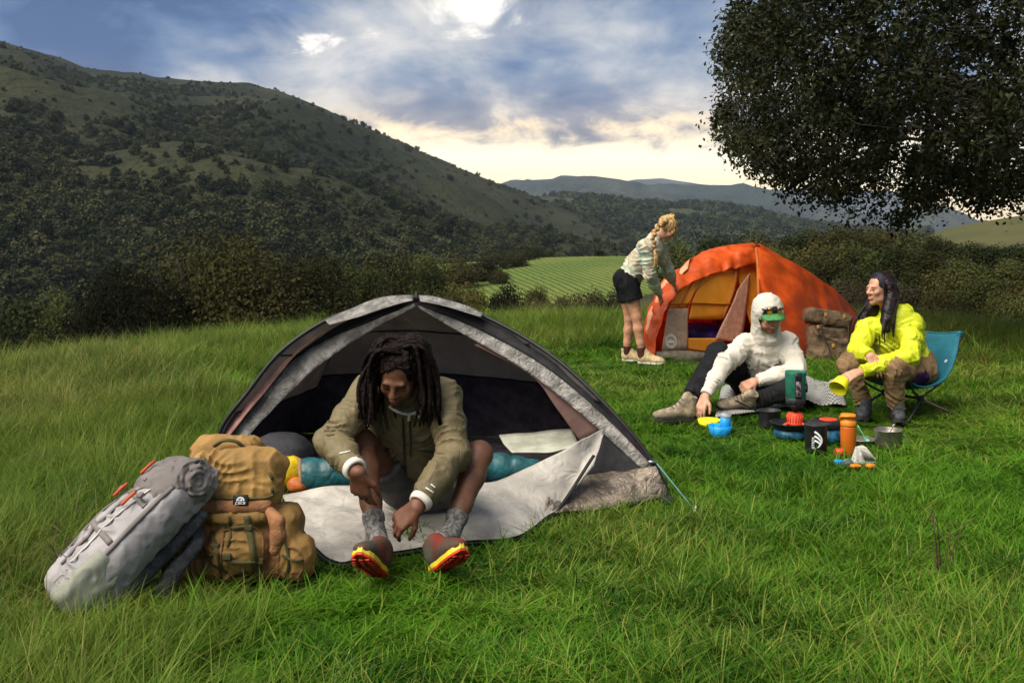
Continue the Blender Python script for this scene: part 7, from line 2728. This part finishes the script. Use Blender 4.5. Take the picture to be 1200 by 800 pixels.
# ---------------------------------------------------------------- checked blanket under the hooded man
def check_mat():
    m = bpy.data.materials.new('blanket_check')
    m.use_nodes = True
    g = NT(m.node_tree)
    v = g.n('ShaderNodeTexCoord').outputs['UV']
    ck_ = g.n('ShaderNodeTexChecker', {'Vector': v, 'Scale': 60.0, 'Color1': (0.42, 0.40, 0.36, 1), 'Color2': (0.10, 0.10, 0.10, 1)})
    n = g.n('ShaderNodeTexNoise', {'Vector': v, 'Scale': 40.0})
    c = g.mix(g.m('MULTIPLY', n.outputs[0], 0.35), ck_.outputs[0], (0.18, 0.17, 0.15))
    b = g.n('ShaderNodeBsdfPrincipled', {'Base Color': c, 'Roughness': 0.9})
    g.n('ShaderNodeOutputMaterial', {'Surface': b.outputs[0]})
    return m


def build_blanket():
    A = [G(838, 492, 0.02), G(862, 488, 0.02), G(900, 482, 0.02), G(940, 478, 0.02), G(992, 478, 0.02)]
    B = [G(846, 455, 0.02), G(870, 450, 0.02), G(905, 446, 0.02), G(945, 447, 0.02), G(985, 450, 0.02)]
    nu, nv = 60, 22
    a, b = spline(A, nu), spline(B, nu)
    t = np.linspace(0, 1, nv)
    g = a[:, None] * (1 - t)[None, :, None] + b[:, None] * t[None, :, None]
    U = np.linspace(0, 1, nu)[:, None] * np.ones((1, nv))
    lift = 0.10 * np.exp(-((U - 0.14) / 0.07) ** 2) * np.exp(-((t[None] - 0.62) / 0.3) ** 2) + 0.13 * np.exp(-((U - 0.93) / 0.055) ** 2) * np.exp(-((t[None] - 0.35) / 0.25) ** 2) \
        + 0.05 * np.exp(-((U - 0.74) / 0.08) ** 2)
    g[..., 2] = 0.035 + lift + 0.02 * (fbm(g * 6, 2) - 0.5)
    v, f = grid_vf(g)
    root_loc = np.array([*g.reshape(-1, 3).mean(0)[:2], 0.02])
    v2, f2 = thicken((v, f), 0.006)
    me = new_mesh('blanket', v2 - root_loc, f2)
    uv = me.uv_layers.new(name='UVMap')
    uu = np.stack([np.repeat(np.linspace(0, 1.35, nu), nv), np.tile(np.linspace(0, 0.62, nv), nu)], 1)
    uu = np.vstack([uu, uu])
    li = np.zeros(len(me.loops), np.int32)
    me.loops.foreach_get('vertex_index', li)
    uv.data.foreach_set('uv', uu[li].ravel())
    tag(obj('blanket', me, check_mat(), None, root_loc), 'rumpled grey checked blanket under the person in the cream hoodie', 'blanket')


build_blanket()


# ================================================================== dead weeds standing in the grass
def weed(px, py, n, h, label, seed, spread=0.5):
    r = np.random.default_rng(seed)
    c = G(px, py)
    root = thing('dead_weed', label, 'weed', c)
    m = mat('weed_brown', (0.105, 0.062, 0.038), 0.9, 0.3, 30.0)
    for k in range(n):
        a = r.uniform(0, 6.283)
        d = np.array([math.cos(a), math.sin(a), 0])
        b = c + d * 0.04 * r.random() + (0, 0, -0.02)
        hh = h * r.uniform(0.55, 1.1)
        ln = spread * r.uniform(0.2, 1.0) * hh
        q = spline([b, b + d * ln * 0.3 + (0, 0, hh * 0.5), b + d * ln * 0.8 + (0, 0, hh * 0.88), b + d * ln * 1.25 + (0, 0, hh * (0.98 - 0.2 * r.random()))], 9)
        part('stem', tube(q, np.linspace(0.0030, 0.0012, 9), 4), m, root)
        for j in range(2):
            s = q[r.integers(4, 8)]
            part('stem', tube([s, s + r.normal(size=3) * 0.035 + (0, 0, 0.03)], [0.0016, 0.0008], 3), m, root)


weed(112, 712, 16, 0.30, 'brown dead weed standing before the foot of the grey backpack', 5, 0.6)
weed(82, 690, 9, 0.24, 'brown dead weed at the outer corner of the grey backpack', 6, 0.7)
weed(1103, 672, 7, 0.30, 'thin brown dead weed alone in the open turf far in front of the chair', 7, 0.5)

build_grass()
